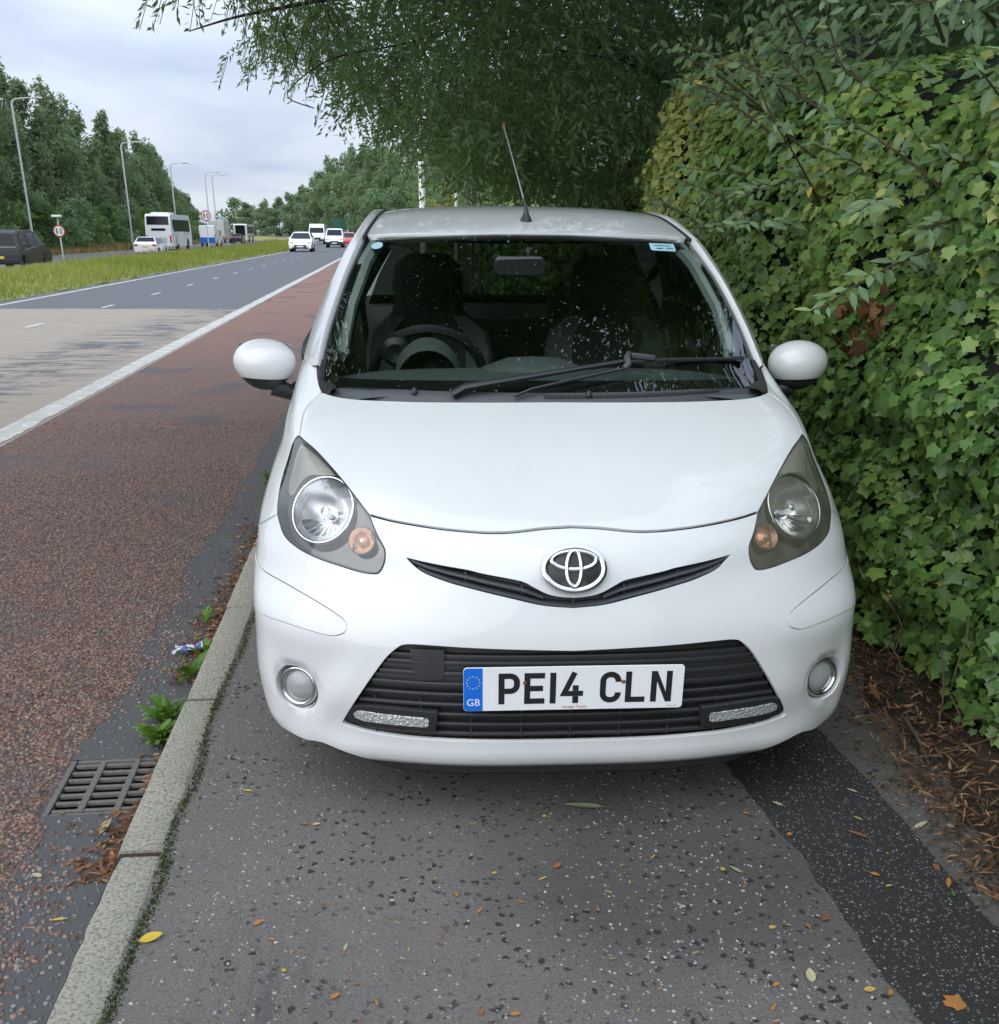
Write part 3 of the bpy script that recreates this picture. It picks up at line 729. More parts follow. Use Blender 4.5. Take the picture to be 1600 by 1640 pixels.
for x in (-.25, -.12, 0, .12, .25):
    zz = ugmid(.5)(abs(x)); slat('rib', ug, M['grey_plastic'], x-.0015, x+.0015, zz, -.012, -.04, .022, n=2)
# ---- badge of three ovals
bp, bn = front(np.array([0.]), np.array([.674])); bn = Vector(bn[0]); BM = frame(Vector(bp[0])+bn*.002, bn, (1, 0, 0))
badge = MB().lathe([(.001, .004), (.07, .004), (.0745, .001), (.0745, -.006)], BM, 48, 1, .735).build('badge', M['black_plastic'], car)
def oval(cx, cy, rx, ry, w, h, z0):
    rows = []
    for k in range(49):
        a = 2*PI*k/48; c, s = math.cos(a), math.sin(a); nx, ny = c/rx, s/ry; L = math.hypot(nx, ny); nx /= L; ny /= L
        rows.append([BM @ Vector((cx+rx*c+nx*o, cy+ry*s+ny*o, z)) for o, z in ((-w, z0-.004), (-w*.8, z0+h*.6), (-w*.25, z0+h), (w*.25, z0+h), (w*.8, z0+h*.6), (w, z0-.004))])
    return MB().grid(rows)
oval(0, 0, .0695, .0498, .0080, .006, .004).build('badge_oval', M['chrome'], badge)
oval(0, .020, .0515, .0215, .0064, .0055, .0045).build('badge_oval', M['chrome'], badge)
oval(0, .000, .0170, .0415, .0062, .0060, .0050).build('badge_oval', M['chrome'], badge)
# ---- number plate
M['plate_white'] = plain('plate_white', (.74, .76, .78), .28, var=.03)
M['plate_blue'] = plain('plate_blue', (.006, .14, .62), .35, var=.05)
M['plate_black'] = plain('plate_black', (.012, .013, .016), .4)
M['plate_red'] = plain('plate_red', (.45, .04, .03), .5)
M['star_yellow'] = plain('star_yellow', (.75, .62, .10), .5)
M['print_white'] = plain('print_white', (.80, .82, .85), .5)
M['rust'] = plain('rust', (.16, .07, .025), .8, var=.4, vscale=300)
PX, PZ, PY = .001, .4055, -.012
def rrect(w, h, r, n=5):
    P = []
    for cx, cy, a0 in ((w/2-r, h/2-r, 0), (-w/2+r, h/2-r, PI/2), (-w/2+r, -h/2+r, PI), (w/2-r, -h/2+r, 1.5*PI)):
        for k in range(n+1): a = a0+PI/2*k/n; P.append((cx+r*math.cos(a), cy+r*math.sin(a)))
    return P
PM = frame((PX, PY, PZ), (0, -1, 0), (1, 0, 0))        # local x right, y up, z towards the viewer
plate = MB().prism(rrect(.520, .111, .009), .0035, PM).build('number_plate', M['plate_white'], car, bevel=.0008)
bl = [(x, y) for x, y in rrect(.520, .111, .009) if x < -.2]; bl = [(-.215, .0545)]+[(x*.998, y*.985) for x, y in bl]+[(-.215, -.0545)]
MB().prism(bl, .0003, PM @ Matrix.Translation((0, 0, .0036))).build('blue_band', M['plate_blue'], plate)
MB().box((0, PY+.022, PZ), (.40, .038, .085)).build('plate_holder', M['black_plastic'], car)
def stroke(mb, pts, w, z, Mx):
    P = [Vector((a, b, 0)) for a, b in pts]; P = [p for i, p in enumerate(P) if i == 0 or (p-P[i-1]).length > 1e-5]; n = len(P); L = []; Rr = []
    for i in range(n):
        d0 = (P[i]-P[i-1]).normalized() if i else (P[1]-P[0]).normalized(); d1 = (P[i+1]-P[i]).normalized() if i < n-1 else d0
        t = (d0+d1).normalized(); nn = Vector((-t.y, t.x, 0)); k = w/2/max(.3, nn.dot(Vector((-d0.y, d0.x, 0))))
        L.append(P[i]+nn*k); Rr.append(P[i]-nn*k)
    mb.add([Mx @ (p+Vector((0, 0, z))) for p in L+Rr], [(i, n+i, n+i+1, i+1) for i in range(n-1)])
def arc(cx, cy, rx, ry, a0, a1, n=9): return [(cx+rx*math.cos(R(a0+(a1-a0)*k/n)), cy+ry*math.sin(R(a0+(a1-a0)*k/n))) for k in range(n+1)]
def glyph(c, x, parent, H=.079, Wd=.050, w=.014):
    h = w/2; y0, y1 = -H/2, H/2; mb = MB(); z = 0; Mx = PM @ Matrix.Translation((x, .001, .0042))
    if c == 'P':
        stroke(mb, [(h, y0), (h, y1)], w, 0, Mx); r = .016
        stroke(mb, [(w, y1-h), (Wd-h-r, y1-h)]+arc(Wd-h-r, y1-h-r, r, r, 90, 0)+arc(Wd-h-r, -.004+h+r-.009, r, r, 0, -90)+[(w, -.013+h)], w, 0, Mx)
    if c == 'E':
        stroke(mb, [(Wd-.002, y1-h), (h, y1-h), (h, y0+h), (Wd-.002, y0+h)], w, 0, Mx); stroke(mb, [(w, 0), (Wd-.006, 0)], w, 0, Mx)
    if c == '1': stroke(mb, [(h, y0), (h, y1)], w, 0, Mx)
    if c == '4':
        stroke(mb, [(.033, y1), (.009, y0+.018+h), (.054, y0+.018+h)], w*.95, 0, Mx); stroke(mb, [(.036, y0), (.036, y0+.018)], w, 0, Mx); stroke(mb, [(.036, y0+.018+w), (.036, y0+.046)], w, 0, Mx)
    if c == 'C':
        r = .017; stroke(mb, [(Wd-h, y1-.026)]+arc(Wd-h-r, y1-h-r, r, r, 0, 90)+arc(h+r, y1-h-r, r, r, 90, 180)+arc(h+r, y0+h+r, r, r, 180, 270)+arc(Wd-h-r, y0+h+r, r, r, 270, 360)+[(Wd-h, y0+.026)], w, 0, Mx)
    if c == 'L': stroke(mb, [(h, y1), (h, y0+h), (Wd-.003, y0+h)], w, 0, Mx)
    if c == 'N':
        stroke(mb, [(h, y0), (h, y1)], w, 0, Mx); stroke(mb, [(Wd-h, y0), (Wd-h, y1)], w, 0, Mx)
        mb.add([Mx @ Vector(p) for p in ((w, y1, 0), (w, y1-.026, 0), (Wd-w, y0, 0), (Wd-w, y0+.026, 0))], [(0, 1, 2, 3)])
    return mb.build('plate_character', M['plate_black'], parent, smooth=False)
x = -.178
for c in 'PE14 CLN':
    if c == ' ': x += .033; continue
    glyph(c, x, plate); x += (.014 if c == '1' else .050)+.0105
def text_mesh(s, size):
    cu = bpy.data.curves.new('t', 'FONT'); cu.body = s; cu.size = size; cu.align_x = 'CENTER'; cu.resolution_u = 3
    o = bpy.data.objects.new('t', cu); COL.objects.link(o); bpy.context.view_layer.update()
    me = bpy.data.meshes.new_from_object(o.evaluated_get(bpy.context.evaluated_depsgraph_get())); bpy.data.objects.remove(o); bpy.data.curves.remove(cu); return me
def text(name, s, size, mat, parent, Mx, bold=0):
    me = text_mesh(s, size); me.transform(Mx); me.materials.append(mat); me.name = name
    o = bpy.data.objects.new(name, me); link(o, parent); return o
text('country_code', 'GB', .025, M['print_white'], plate, PM @ Matrix.Translation((-.237, -.041, .0044)))
text('dealer_name', 'Vantage Toyota', .0095, M['plate_red'], plate, PM @ Matrix.Translation((.002, -.0505, .0042)))
text('maker_mark', 'BS AU 145d', .0045, M['plate_red'], plate, PM @ Matrix.Translation((.235, -.0505, .0042)))
st = MB()
for k in range(12):
    a = 2*PI*k/12; c0 = Vector((-.237+.0155*math.cos(a), .018+.0155*math.sin(a), .0045))
    st.add([PM @ (c0+Vector((r*math.sin(b), r*math.cos(b), 0))) for b, r in [(2*PI*j/10, .0024 if j % 2 == 0 else .0010) for j in range(10)]], [tuple(range(9, -1, -1))])
st.build('star_ring', M['star_yellow'], plate, smooth=False)
for sx, sy in ((-.116, .016), (.116, .015)):
    MB().lathe([(.0001, .0075), (.003, .007), (.0048, .0048), (.005, .003)], PM @ Matrix.Translation((sx, sy, 0)), 14).build('plate_screw', M['rust'], plate)
# ---- headlights
M['lamp_housing'] = plain('lamp_housing', (.15, .153, .148), .24, .45, var=.2)
M['lamp_brow'] = plain('lamp_brow', (.52, .53, .49), .28, .55, var=.15)
M['reflector'] = plain('reflector', (.78, .80, .82), .22, .85, var=.08)
M['amber'] = plain('amber', (.66, .33, .20), .12, .35, var=.45, vscale=90)
M['lens_clear'] = glassy('lens_clear', (.97, .98, .97), .0, 0, refl=1.0)
M['lens_hazy'] = glassy('lens_hazy', (.94, .94, .89), .08, .10, (.60, .57, .44), refl=.6)
M['bulb'] = plain('bulb', (.75, .77, .8), .1, .6)
for sd_ in (-1, 1):
    hl = path((HL+[HL[0]], True), step=.008)
    cen = hl.mean(0); hi = cen+(hl-cen)*.985
    def lp(x, z, off):
        p, n = front(s_of(np.array([x]), np.array([z])), np.array([z]), sd_, off); return Vector(p[0]), Vector(n[0])
    c0, nn = lp(.606, .764, -.026); ax = Vector((sd_*.50, -1, .66)).normalized(); RM = frame(c0, ax, (1, 0, 0))
    c1, n1 = lp(.503, .714, -.024); ax1 = Vector((sd_*.30, -1, .55)).normalized(); IM = frame(c1, ax1, (1, 0, 0))
    def hole(Mx, rad):
        P = [Mx @ Vector((rad*math.cos(a), rad*math.sin(a), 0)) for a in np.linspace(0, 2*PI, 37)[:-1]]; x_ = np.array([abs(p.x) for p in P]); z_ = np.array([p.z for p in P]); return np.stack([s_of(x_, z_), z_], 1)
    hous = MB(); inner = cen+(hl-cen)*.93
    # bezel: rim at the lens edge, wall, floor with the two lamp openings
    rings = []
    for k, off in ((.985, -.003), (.955, -.018), (.93, -.028)):
        q = cen+(hl-cen)*k; p, n = front(q[:, 0], q[:, 1], sd_, off); rings.append([tuple(a) for a in p])
    n0 = len(rings[0]); V = [p for r in rings for p in r]; Fc = [(i*n0+j, i*n0+(j+1) % n0, (i+1)*n0+(j+1) % n0, (i+1)*n0+j) for i in range(2) for j in range(n0)]
    h1, h2 = hole(RM, .083), hole(IM, .031); keep_ = ~inside(h2, h1)
    V2, T = tri_region(inner, [h1[inside(h1, inner)], h2[inside(h2, inner)]] if not inside(h2, h1).any() else [h1[inside(h1, inner)]], .016); p, n = front(V2[:, 0], V2[:, 1], sd_, -.028); b = len(V)
    hous.add(V+[tuple(a) for a in p], Fc+[tuple(int(i)+b for i in t) for t in T])
    ho = hous.build('headlight', M['lamp_housing'], car, angle=70)
    # pale brow above the main reflector
    brow = [(.675,.886),(.640,.876),(.600,.854),(.572,.832),(.600,.832),(.640,.828),(.672,.808),(.698,.775),(.706,.80),(.694,.85)]
    br = path((brow+[brow[0]], True), step=.010); panel('lamp_brow', M['lamp_brow'], ho, lambda uv: fev(uv, sd_, -.016), br, step=.018, rim=.014)
    MB().lathe([(.012, -.062), (.032, -.056), (.054, -.039), (.071, -.015), (.0805, .004)], RM, 40).build('reflector', M['reflector'], ho, angle=80)
    MB().lathe([(.0795, .000), (.0805, .008), (.084, .011), (.089, .008), (.0905, .000), (.087, -.012)], RM, 48).build('reflector_ring', M['chrome'], ho, angle=80)
    MB().lathe([(.0001, .002), (.010, -.001), (.0135, -.010), (.0135, -.05)], RM, 20).build('bulb_shield', M['reflector'], ho)
    fac = MB()
    for k in range(9):            # stepped facets in the lower half of the bowl
        a = R(200+17*k); r0, r1 = .020, .066
        w = .0085; u = Vector((math.cos(a), math.sin(a), 0)); t = Vector((-u.y, u.x, 0))
        P = [u*r0-t*w*.6+Vector((0, 0, -.043)), u*r0+t*w*.6+Vector((0, 0, -.041)), u*r1+t*w+Vector((0, 0, .002)), u*r1-t*w+Vector((0, 0, -.003))]
        fac.add([RM @ q for q in P], [(0, 1, 2, 3)])
    fac.build('reflector_facets', M['chrome'], ho, smooth=False)
    # indicator bulb in its own bowl
    MB().lathe([(.010, -.024), (.022, -.016), (.030, .000), (.0325, .008), (.0345, .006), (.034, -.01)], IM, 32).build('indicator_bowl', M['chrome'], ho, angle=80)
    MB().lathe([(.0001, .006), (.010, .004), (.020, -.004), (.027, -.009)], IM, 24).build('indicator_lens', M['amber'], ho, angle=80)
    MB().lathe([(.0001, .010), (.004, .0095), (.0045, .006)], IM, 12).build('indicator_bulb', M['bulb'], ho)
    panel('headlight_lens', M['lens_clear'] if sd_ < 0 else M['lens_hazy'], ho, lambda uv: fev(uv, sd_, -.0008), hi, step=.016, rim=.006)
# dark gasket line round each headlight
for sd_ in (-1, 1):
    q = path((HL+[HL[0]], True), step=.01); p, n = front(q[:, 0], q[:, 1], sd_, -.0035); P = [tuple(a) for a in p]
    MB().tube(P+[P[0]], .0032, 6, cap=False).build('headlight_gasket', M['rubber'], car)
# ---- fog lamps
M['fog_lens'] = plain('fog_lens', (.30, .315, .315), .18, var=.2, vscale=25, Coat_Weight=.6)
for sd_ in (-1, 1):
    p, n = front(s_of(np.array([.668]), np.array([.343])), np.array([.343]), sd_); ax = Vector((sd_*.42, -1, .10)).normalized(); FM = frame(Vector(p[0]), ax, (1, 0, 0))
    fl = MB().lathe([(.061, .002), (.058, -.004), (.055, -.018), (.050, -.028), (.0001, -.030)], FM, 36).build('fog_lamp', paint, car, angle=60)
    MB().lathe([(.039, -.016), (.0415, -.003), (.046, .001), (.051, -.001), (.054, -.016)], FM, 40).build('fog_bezel', M['chrome'], fl, angle=80)
    MB().lathe([(.0001, .003), (.015, .002), (.030, -.003), (.0405, -.010)], FM, 32).build('fog_lens', M['fog_lens'], fl, angle=80)
# ---- daytime running strips
t = NT('led_strip'); v = t.vor(t.coord(), 130); c = t.ramp(v.outputs['Distance'], [(.1, (.92, .94, .95)), (.5, (.55, .58, .59))]); t.set(Base_Color=c, Roughness=.15, Metallic=.5, Coat_Weight=1.0); t.bump(v.outputs['Distance'], .8, .004); M['led_strip'] = t.m
DRLH = [(.545,.292),(.517,.333),(.337,.332),(.322,.326),(.327,.284),(.338,.279),(.474,.279),(.535,.284)]
DRL = [(.524,.312),(.512,.322),(.341,.316),(.343,.291),(.500,.294),(.520,.300)]
for sd_ in (-1, 1):
    d = panel('daytime_lamp', M['black_plastic'], car, lambda uv: fev(uv, sd_, -.001), path((DRLH+[DRLH[0]], True), step=.008), step=.02, rim=.03)
    panel('led_strip', M['led_strip'], d, lambda uv: fev(uv, sd_, .0015), path((DRL+[DRL[0]], False), step=.012), step=.02, rim=.003)
# ---- windscreen
def sev(uv, off=0.): return screen(uv[:, 0], uv[:, 1], off)
M['frit'] = plain('frit', (.008, .009, .010), .25, var=.1)
ws_o = np.array([tuple(p)[:2] for p in resample([(-.985, 0, 0), (0, -.02, 0), (.985, 0, 0), (1, .05, 0), (1.0, .985, 0), (0, .995, 0), (-1.0, .985, 0), (-1, .05, 0)], .03, True)])
CLR = [(-.90,.935),(-.955,.75),(-.955,.36),(-.955,.15),(-.94,.075),(-.87,.066),(-.4,.078),(0,.082),(.4,.078),(.80,.066),(.90,.070),(.945,.115),(.955,.20),(.958,.45),(.955,.75),(.90,.940),(.5,.950),(0,.950),(-.5,.948)]
clr = np.array([tuple(p)[:2] for p in resample(catmull([Vector((a, b, 0)) for a, b in CLR], 6, True), .03, True)])
panel('windscreen', M['glass'], car, sev, ws_o, step=.06, rim=0)
panel('windscreen_border', M['frit'], car, lambda uv: sev(uv, -.004), ws_o, [clr], step=.05, rim=0)
# cowl under the glass: plastic scuttle with a louvred strip, and rubber corners
rows = []
for k, (du, v_, dz) in enumerate(((0, .012, .001), (0, -.010, .003), (0, -.030, -.004), (0, -.05, -.035))):
    uu = np.linspace(-1.0, 1.0, 61); p, n = screen(uu, np.full(61, v_)); rows.append([(a[0], a[1], a[2]+dz-.012*abs(u)**6) for a, u in zip(p, uu)])
cowl = MB().grid(rows).build('cowl', M['grey_plastic'], car)
lv = MB(); holes = 62
for k in range(holes):
    u = -.02+.80*k/holes; p, n = screen(np.array([u]), np.array([-.004])); q, _ = screen(np.array([u]), np.array([-.022])); a = Vector(p[0])+Vector((0, 0, .0045)); b = Vector(q[0])+Vector((0, 0, .004))
    d = (b-a); lv.box((a+b)/2, (.0052, d.length*.75, .002), M=frame((0, 0, 0), Vector((0, -d.z, d.y)), (1, 0, 0)).to_3x3())
lv.build('cowl_louvres', M['dark_interior'], cowl, smooth=False)
for u in (-.58, .17):
    p, n = screen(np.array([u]), np.array([-.006])); MB().lathe([(.0001, .016), (.005, .014), (.008, .008), (.009, 0)], Matrix.Translation(Vector(p[0])+Vector((0, -.004, .002))), 12).build('washer_nozzle', M['black_plastic'], cowl)
for sd_ in (-1, 1):
    P = []
    for x_, z_ in [(.606,.980)]+COWLC: 
        g, n = front(s_of(np.array([x_-.006]), np.array([z_])), np.array([z_]), sd_, .002); P.append(Vector(g[0]))
    rows = []
    for i, p in enumerate(P):
        inn, _ = screen(np.array([sd_*(.93 if i < 2 else .985)]), np.array([(-.02, .0, .03, .10, .17)[i]])); inn = Vector(inn[0])
        rows.append([p+Vector((0, 0, -.012)), p+Vector((0, 0, .002)), p.lerp(inn, .4)+Vector((0, 0, .006)), inn+Vector((0, -.002, .003)), inn+Vector((0, 0, -.008))])
    MB().grid([[r[k] for r in rows] for k in range(5)]).build('cowl_corner', M['rubber'], car, angle=60)
# wiper
def wp(u, v, off): p, n = screen(np.array([u]), np.array([v]), off); return Vector(p[0])
wip = MB().tube([wp(-.415, -.02, .012), wp(-.36, .004, .022), wp(-.24, .026, .026), wp(.08, .090, .026), wp(.35, .142, .024)], [.012, .013, .010, .0075, .006], 8).build('wiper', M['black_plastic'], car)
MB().tube([wp(-.15, -.02, .012), wp(-.08, .004, .020), wp(.09, .046, .022), wp(.34, .104, .022)], .0045, 6).build('wiper_rod', M['black_plastic'], wip)
MB().tube([wp(.335, .100, .024), wp(.355, .12, .028), wp(.352, .15, .030), wp(.365, .178, .028)], [.009, .011, .010, .007], 8).box(wp(.43, .166, .022), (.070, .022, .014), M=Matrix.Rotation(R(6), 3, 'Y')).build('wiper_joint', M['grey_plastic'], wip, bevel=.003)
MB().tube([wp(-.09, .083, .010), wp(.12, .114, .012), wp(.38, .149, .014), wp(.53, .158, .014), wp(.93, .164, .008)], [.005, .006, .006, .006, .005], 6).build('wiper_blade', M['rubber'], wip)
MB().box(wp(.905, .164, .010), (.036, .014, .012)).build('blade_end_cap', M['rubber'], wip, bevel=.002)
# stickers inside the glass
M['sticker_blue'] = plain('sticker_blue', (.34, .55, .62), .5); M['sticker_dark'] = plain('sticker_dark', (.03, .12, .18), .5)
ov = np.array([(-.905+.034*math.cos(a), .908+.034*math.sin(a)*1.05) for a in np.linspace(0, 2*PI, 29)[:-1]]); panel('oval_sticker', M['sticker_blue'], car, lambda uv: sev(uv, .0012), ov, step=.03, rim=0)
sk = panel('tax_sticker', M['sticker_blue'], car, lambda uv: sev(uv, .0012), resample(np.array([(.715, .940), (.875, .945), (.862, .868), (.705, .872)]), .02, True), step=.03, rim=0)
for (a0, b0, a1, b1) in ((.735, .915, .850, .922), (.74, .886, .79, .896), (.80, .888, .855, .897)): panel('sticker_print', M['sticker_dark'], sk, lambda uv: sev(uv, .0022), resample(np.array([(a0, b0), (a1, b0), (a1, b1), (a0, b1)]), .02, True), step=.03, rim=0)
# ---- pillars, roof, roof rails
OUTC = [(.712,1.13,.985),(.722,1.17,1.030),(.690,1.27,1.13),(.646,1.375,1.235),(.602,1.47,1.325),(.570,1.55,1.375),(.546,1.68,1.420),(.529,1.85,1.449),(.517,2.1,1.461),(.508,2.5,1.452),(.497,2.9,1.418),(.488,3.15,1.38)]
INC = []
for v_ in (.10, .17, .34, .56, .79, .97): p, n = screen(np.array([1.004]), np.array([v_]), .000); INC.append((Vector(p[0]), Vector(n[0])))
for y_ in (1.68, 1.85, 2.1, 2.5, 2.9, 3.15): p, n = roof(np.array([roof_edge(y_)+.006]), np.array([y_])); INC.append((Vector(p[0])-Vector((0, 0, .004)), Vector(n[0])))
for sd_ in (-1, 1):
    S = []
    for (pi, ni), po in zip(INC, OUTC):
        po = Vector(po); ou = Vector((1, -.2, .35)).normalized(); k = INC.index((pi, ni)); hgt = .017 if k < 6 else .010
        top = pi+ni*hgt+Vector((.004, 0, 0)); mid = top.lerp(po, .5)+ou*.012; S.append([pi-ni*.010, pi+ni*(hgt-.003), top, top.lerp(mid, .5)+ou*.003, mid, mid.lerp(po, .6)+ou*.004, po, po+Vector((-.004, .05, -.03))])
    cols = [catmull([s[j] for s in S], 6) for j in range(8)]
    rows = [[Vector((q.x*sd_, q.y, q.z)) for q in c] for c in cols]
    if sd_ > 0: rows = rows[::-1]
    MB().grid(rows).build('roof_pillar', paint, car, angle=50)
    P = [Vector((sd_*(roof_edge(y_)+.002), y_, float(roof(np.array([roof_edge(y_)]), np.array([y_]))[0][0, 2])-.001)) for y_ in np.linspace(1.43, 3.1, 30)]
    MB().tube(P, .0065, 6).build('roof_seam', M['rubber'], car)
ry = np.linspace(1.36, 3.12, 34)
def roof_uv(uv):
    p, n = roof(uv[:, 0], uv[:, 1]); return p, n
ro = [(0, 1.365)]+[(x_, 1.365+.085*(x_/.535)**2.3) for x_ in np.linspace(.04, .525, 14)]+[(roof_edge(y_)-.004, y_) for y_ in np.linspace(1.46, 3.10, 40)]+[(x_, 3.12) for x_ in np.linspace(.44, .02, 12)]+[(0, 3.12)]
ro = np.array(ro); ro = np.r_[ro, np.array([(0, y_) for y_ in np.linspace(3.08, 1.40, 40)])]
panel('roof', paint, car, roof_uv, ro, step=.045, rim=.012, mirror=True)
panel('headlining', M['trim_grey'], car, lambda uv: roof(uv[:, 0], uv[:, 1], -.03), ro*[.98, 1], step=.09, rim=0, mirror=True)
# aerial
ae = MB().lathe([(.0001, .040), (.006, .038), (.010, .020), (.018, .006), (.021, 0), (.021, -.004)], frame((0, 1.55, 1.4275), (0, -.05, 1), (1, 0, 0)) @ Matrix.Scale(1.5, 4, (0, 1, 0)), 16).build('aerial', M['black_plastic'], car)
MB().tube([(0, 1.552, 1.462), (-.008, 1.57, 1.495)], [.0055, .004], 8).build('aerial_spring', M['black_plastic'], ae)
MB().tube([(-.008, 1.57, 1.495), (-.036, 1.66, 1.61), (-.064, 1.75, 1.722)], [.0026, .0022, .0018], 6).build('aerial_mast', M['steel'], ae)
MB().lathe([(.0001, .012), (.004, .008), (.005, 0), (.003, -.012)], Matrix.Translation((-.0645, 1.752, 1.726)), 8).build('aerial_tip', M['rust'], ae)
# ---- door mirrors
for sd_ in (-1, 1):
    c = Vector((sd_*.838, 1.115, 1.012)); rt = thing_none = None
    def egg(u, v, k=1.0, dz=0):
        x_ = math.cos(v)*math.cos(u); y_ = math.cos(v)*math.sin(u); z_ = math.sin(v)
        rx = .095*(1+.10*z_); X = x_*rx*k; Y = y_*(.075 if y_ < 0 else .03)*k; Z = z_*(.072 if z_ > 0 else .076)*k
        X += -.010*z_*0; return c+Vector((sd_*X, Y, Z+dz-.10*X*0))
    N1, N2 = 40, 24
    hsg = MB().grid([[egg(2*PI*i/N1, -PI/2+PI*j/N2, .87, -.014 if j < N2/2 else -.004) for i in range(N1+1)] for j in range(N2+1)]).build('door_mirror', M['black_plastic'], car)
    v0 = lambda u: -.56+.06*math.cos(u)
    MB().grid([[egg(2*PI*i/N1, v0(2*PI*i/N1)+(PI/2-v0(2*PI*i/N1))*j/N2, 1.0) for i in range(N1+1)] for j in range(N2+1)]).build('mirror_cap', paint, hsg)
    MB().tube([c+Vector((-sd_*.02, .0, -.068)), c+Vector((-sd_*.07, .01, -.088)), Vector((sd_*.735, 1.12, .93))], [.030, .024, .034], 10).build('mirror_stalk', M['black_plastic'], hsg)
    MB().grid([[c+Vector((sd_*(-.08+.16*i), .031, -.055+.11*j)) for i in (0, .5, 1)] for j in (0, .5, 1)]).build('mirror_glass', M['chrome'], hsg)
# ---- flanks, doors, glasshouse sides, tail
_sz = [.15, .2, .3, .4, .5, .6, .7, .8, .9, .95, 1.0, 1.03]; _sx = [.735, .757, .790, .803, .8075, .8065, .799, .786, .768, .756, .740, .728]
def flank(uv, side=1):
    y = uv[:, 0]; z = uv[:, 1]
    def X(y, z):
        e = _bil(FG, np.ones_like(z), z); t = smooth01((y-e[:, 1])/.45); w_ = np.interp(z, _sz, _sx)
        return e[:, 0]*(1-t)+w_*t-.35*np.clip(y-2.95, 0, 1)**2-.02*np.exp(-((z-.33)/.06)**2)*smooth01((y-1.05)/.15)*smooth01((2.65-y)/.15)
    x = X(y, z); h = .004; n = np.stack([np.ones_like(x), -(X(y+h, z)-X(y-h, z))/(2*h), -(X(y, np.clip(z+h, 0, 1.03))-X(y, z-h))/(2*h)], -1); n /= np.linalg.norm(n, axis=-1, keepdims=True)
    p = np.stack([x, y, z], -1); return (p*[side, 1, 1], n*[side, 1, 1])
def belt(y): return .985+.03*max(0, min(1, (y-1.2)/1.6))
def archp(yc, r, a0, a1, n=18): return [(yc+r*math.cos(R(a0+(a1-a0)*k/n)), .275+r*math.sin(R(a0+(a1-a0)*k/n))) for k in range(n+1)]
fr_edge = lambda z: float(_bil(FG, np.array([1.0]), np.array([z]))[0, 1])+.0005
WF, WR_, AR = .715, 3.02, .325
wing_side = [(fr_edge(z), z) for z in np.linspace(1.028, .665, 20)]+[(fr_edge(z), z) for z in np.linspace(.65, .48, 8)]
wing_side = wing_side+archp(WF, AR, 143, 0)[0:]+[(WF+AR, .24), (1.10, .24), (1.155, .40), (1.165, .70), (1.16, .98)]+[(1.15, .99)]
door_f = [(1.108, .24), (1.163, .40), (1.173, .70), (1.168, .984), (1.6, belt(1.6)), (2.02, belt(2.02)), (2.03, .7), (2.02, .24)]
door_r = [(2.028, .24), (2.038, .7), (2.028, belt(2.03)), (2.5, belt(2.5)), (2.78, belt(2.78)), (2.80, .75), (2.66, .58)]+archp(WR_, AR+.015, 127, 178)+[(2.68, .24)]
quart = [(2.788, belt(2.79)), (3.1, 1.028), (3.30, 1.02), (3.36, .8), (3.36, .35)]+archp(WR_, AR, 0, 128)+[(2.668, .58), (2.808, .75)]
for sd_ in (-1, 1):
    fl_ = lambda uv: flank(uv, sd_)
    panel('wing_side', paint, car, fl_, np.array(wing_side), step=.05, rim=.01)
    for nm, dp in (('front_door', door_f), ('rear_door', door_r)):
        d = panel(nm, paint, car, fl_, resample(np.array(dp), .03, True), step=.06, rim=.01)
        yh = 1.92 if nm == 'front_door' else 2.68
        p, n = flank(np.array([[yh, .80]]), sd_); MB().tube([Vector(p[0])+Vector((sd_*.004, -.09, 0)), Vector(p[0])+Vector((sd_*.03, -.05, 0)), Vector(p[0])+Vector((sd_*.03, .04, 0)), Vector(p[0])+Vector((sd_*.004, .07, 0))], .011, 8).build('door_handle', paint, d)
    panel('quarter_panel', paint, car, fl_, resample(np.array(quart), .03, True), step=.06, rim=.01)
    MB().box((sd_*.765, 1.87, .215), (.03, 1.55, .06)).build('sill', paint, car, bevel=.01)
    # side windows
    def gls(uv):
        y, z = uv[:, 0], uv[:, 1]
        def X(y, z):
            zr = np.interp(y, [p[1] for p in OUTC], [p[2] for p in OUTC]); xr = np.interp(y, [p[1] for p in OUTC], [p[0] for p in OUTC]); t = (z-1.0)/(np.maximum(zr, 1.1)-1.0); return .728+(xr-.728)*t+.05*t*(1-t)-.25*np.clip(y-2.95, 0, 1)**2
        x_ = X(y, z); h = .003; n = np.stack([np.ones_like(x_), -(X(y+h, z)-X(y-h, z))/(2*h), -(X(y, z+h)-X(y, z-h))/(2*h)], -1); n /= np.linalg.norm(n, axis=-1, keepdims=True)
        p = np.stack([x_, y, z], -1); return p*[sd_, 1, 1], n*[sd_, 1, 1]
    topz = lambda y: float(np.interp(y, [p[1] for p in OUTC], [p[2] for p in OUTC]))-.012
    w1 = [(1.26, 1.0), (1.97, 1.012)]+[(y_, topz(y_)) for y_ in np.linspace(1.97, 1.33, 10)]
    w2 = [(2.06, 1.012), (2.72, 1.03), (2.80, 1.20), (2.74, topz(2.74))]+[(y_, topz(y_)) for y_ in np.linspace(2.6, 2.06, 8)]
    w1p = resample(np.array(w1), .04, True); w2p = resample(np.array(w2), .04, True)
    panel('side_window', M['side_glass'], car, gls, w1p, step=.1, rim=.004); panel('side_window', M['side_glass'], car, gls, w2p, step=.1, rim=.004)
    fo = [(1.17, .995), (3.05, 1.032)]+[(y_, topz(y_)+.012) for y_ in np.linspace(3.05, 1.20, 26)]
    panel('window_frame', M['black_plastic'], car, gls, resample(np.array(fo), .04, True), [w1p, w2p], step=.1, rim=.03)
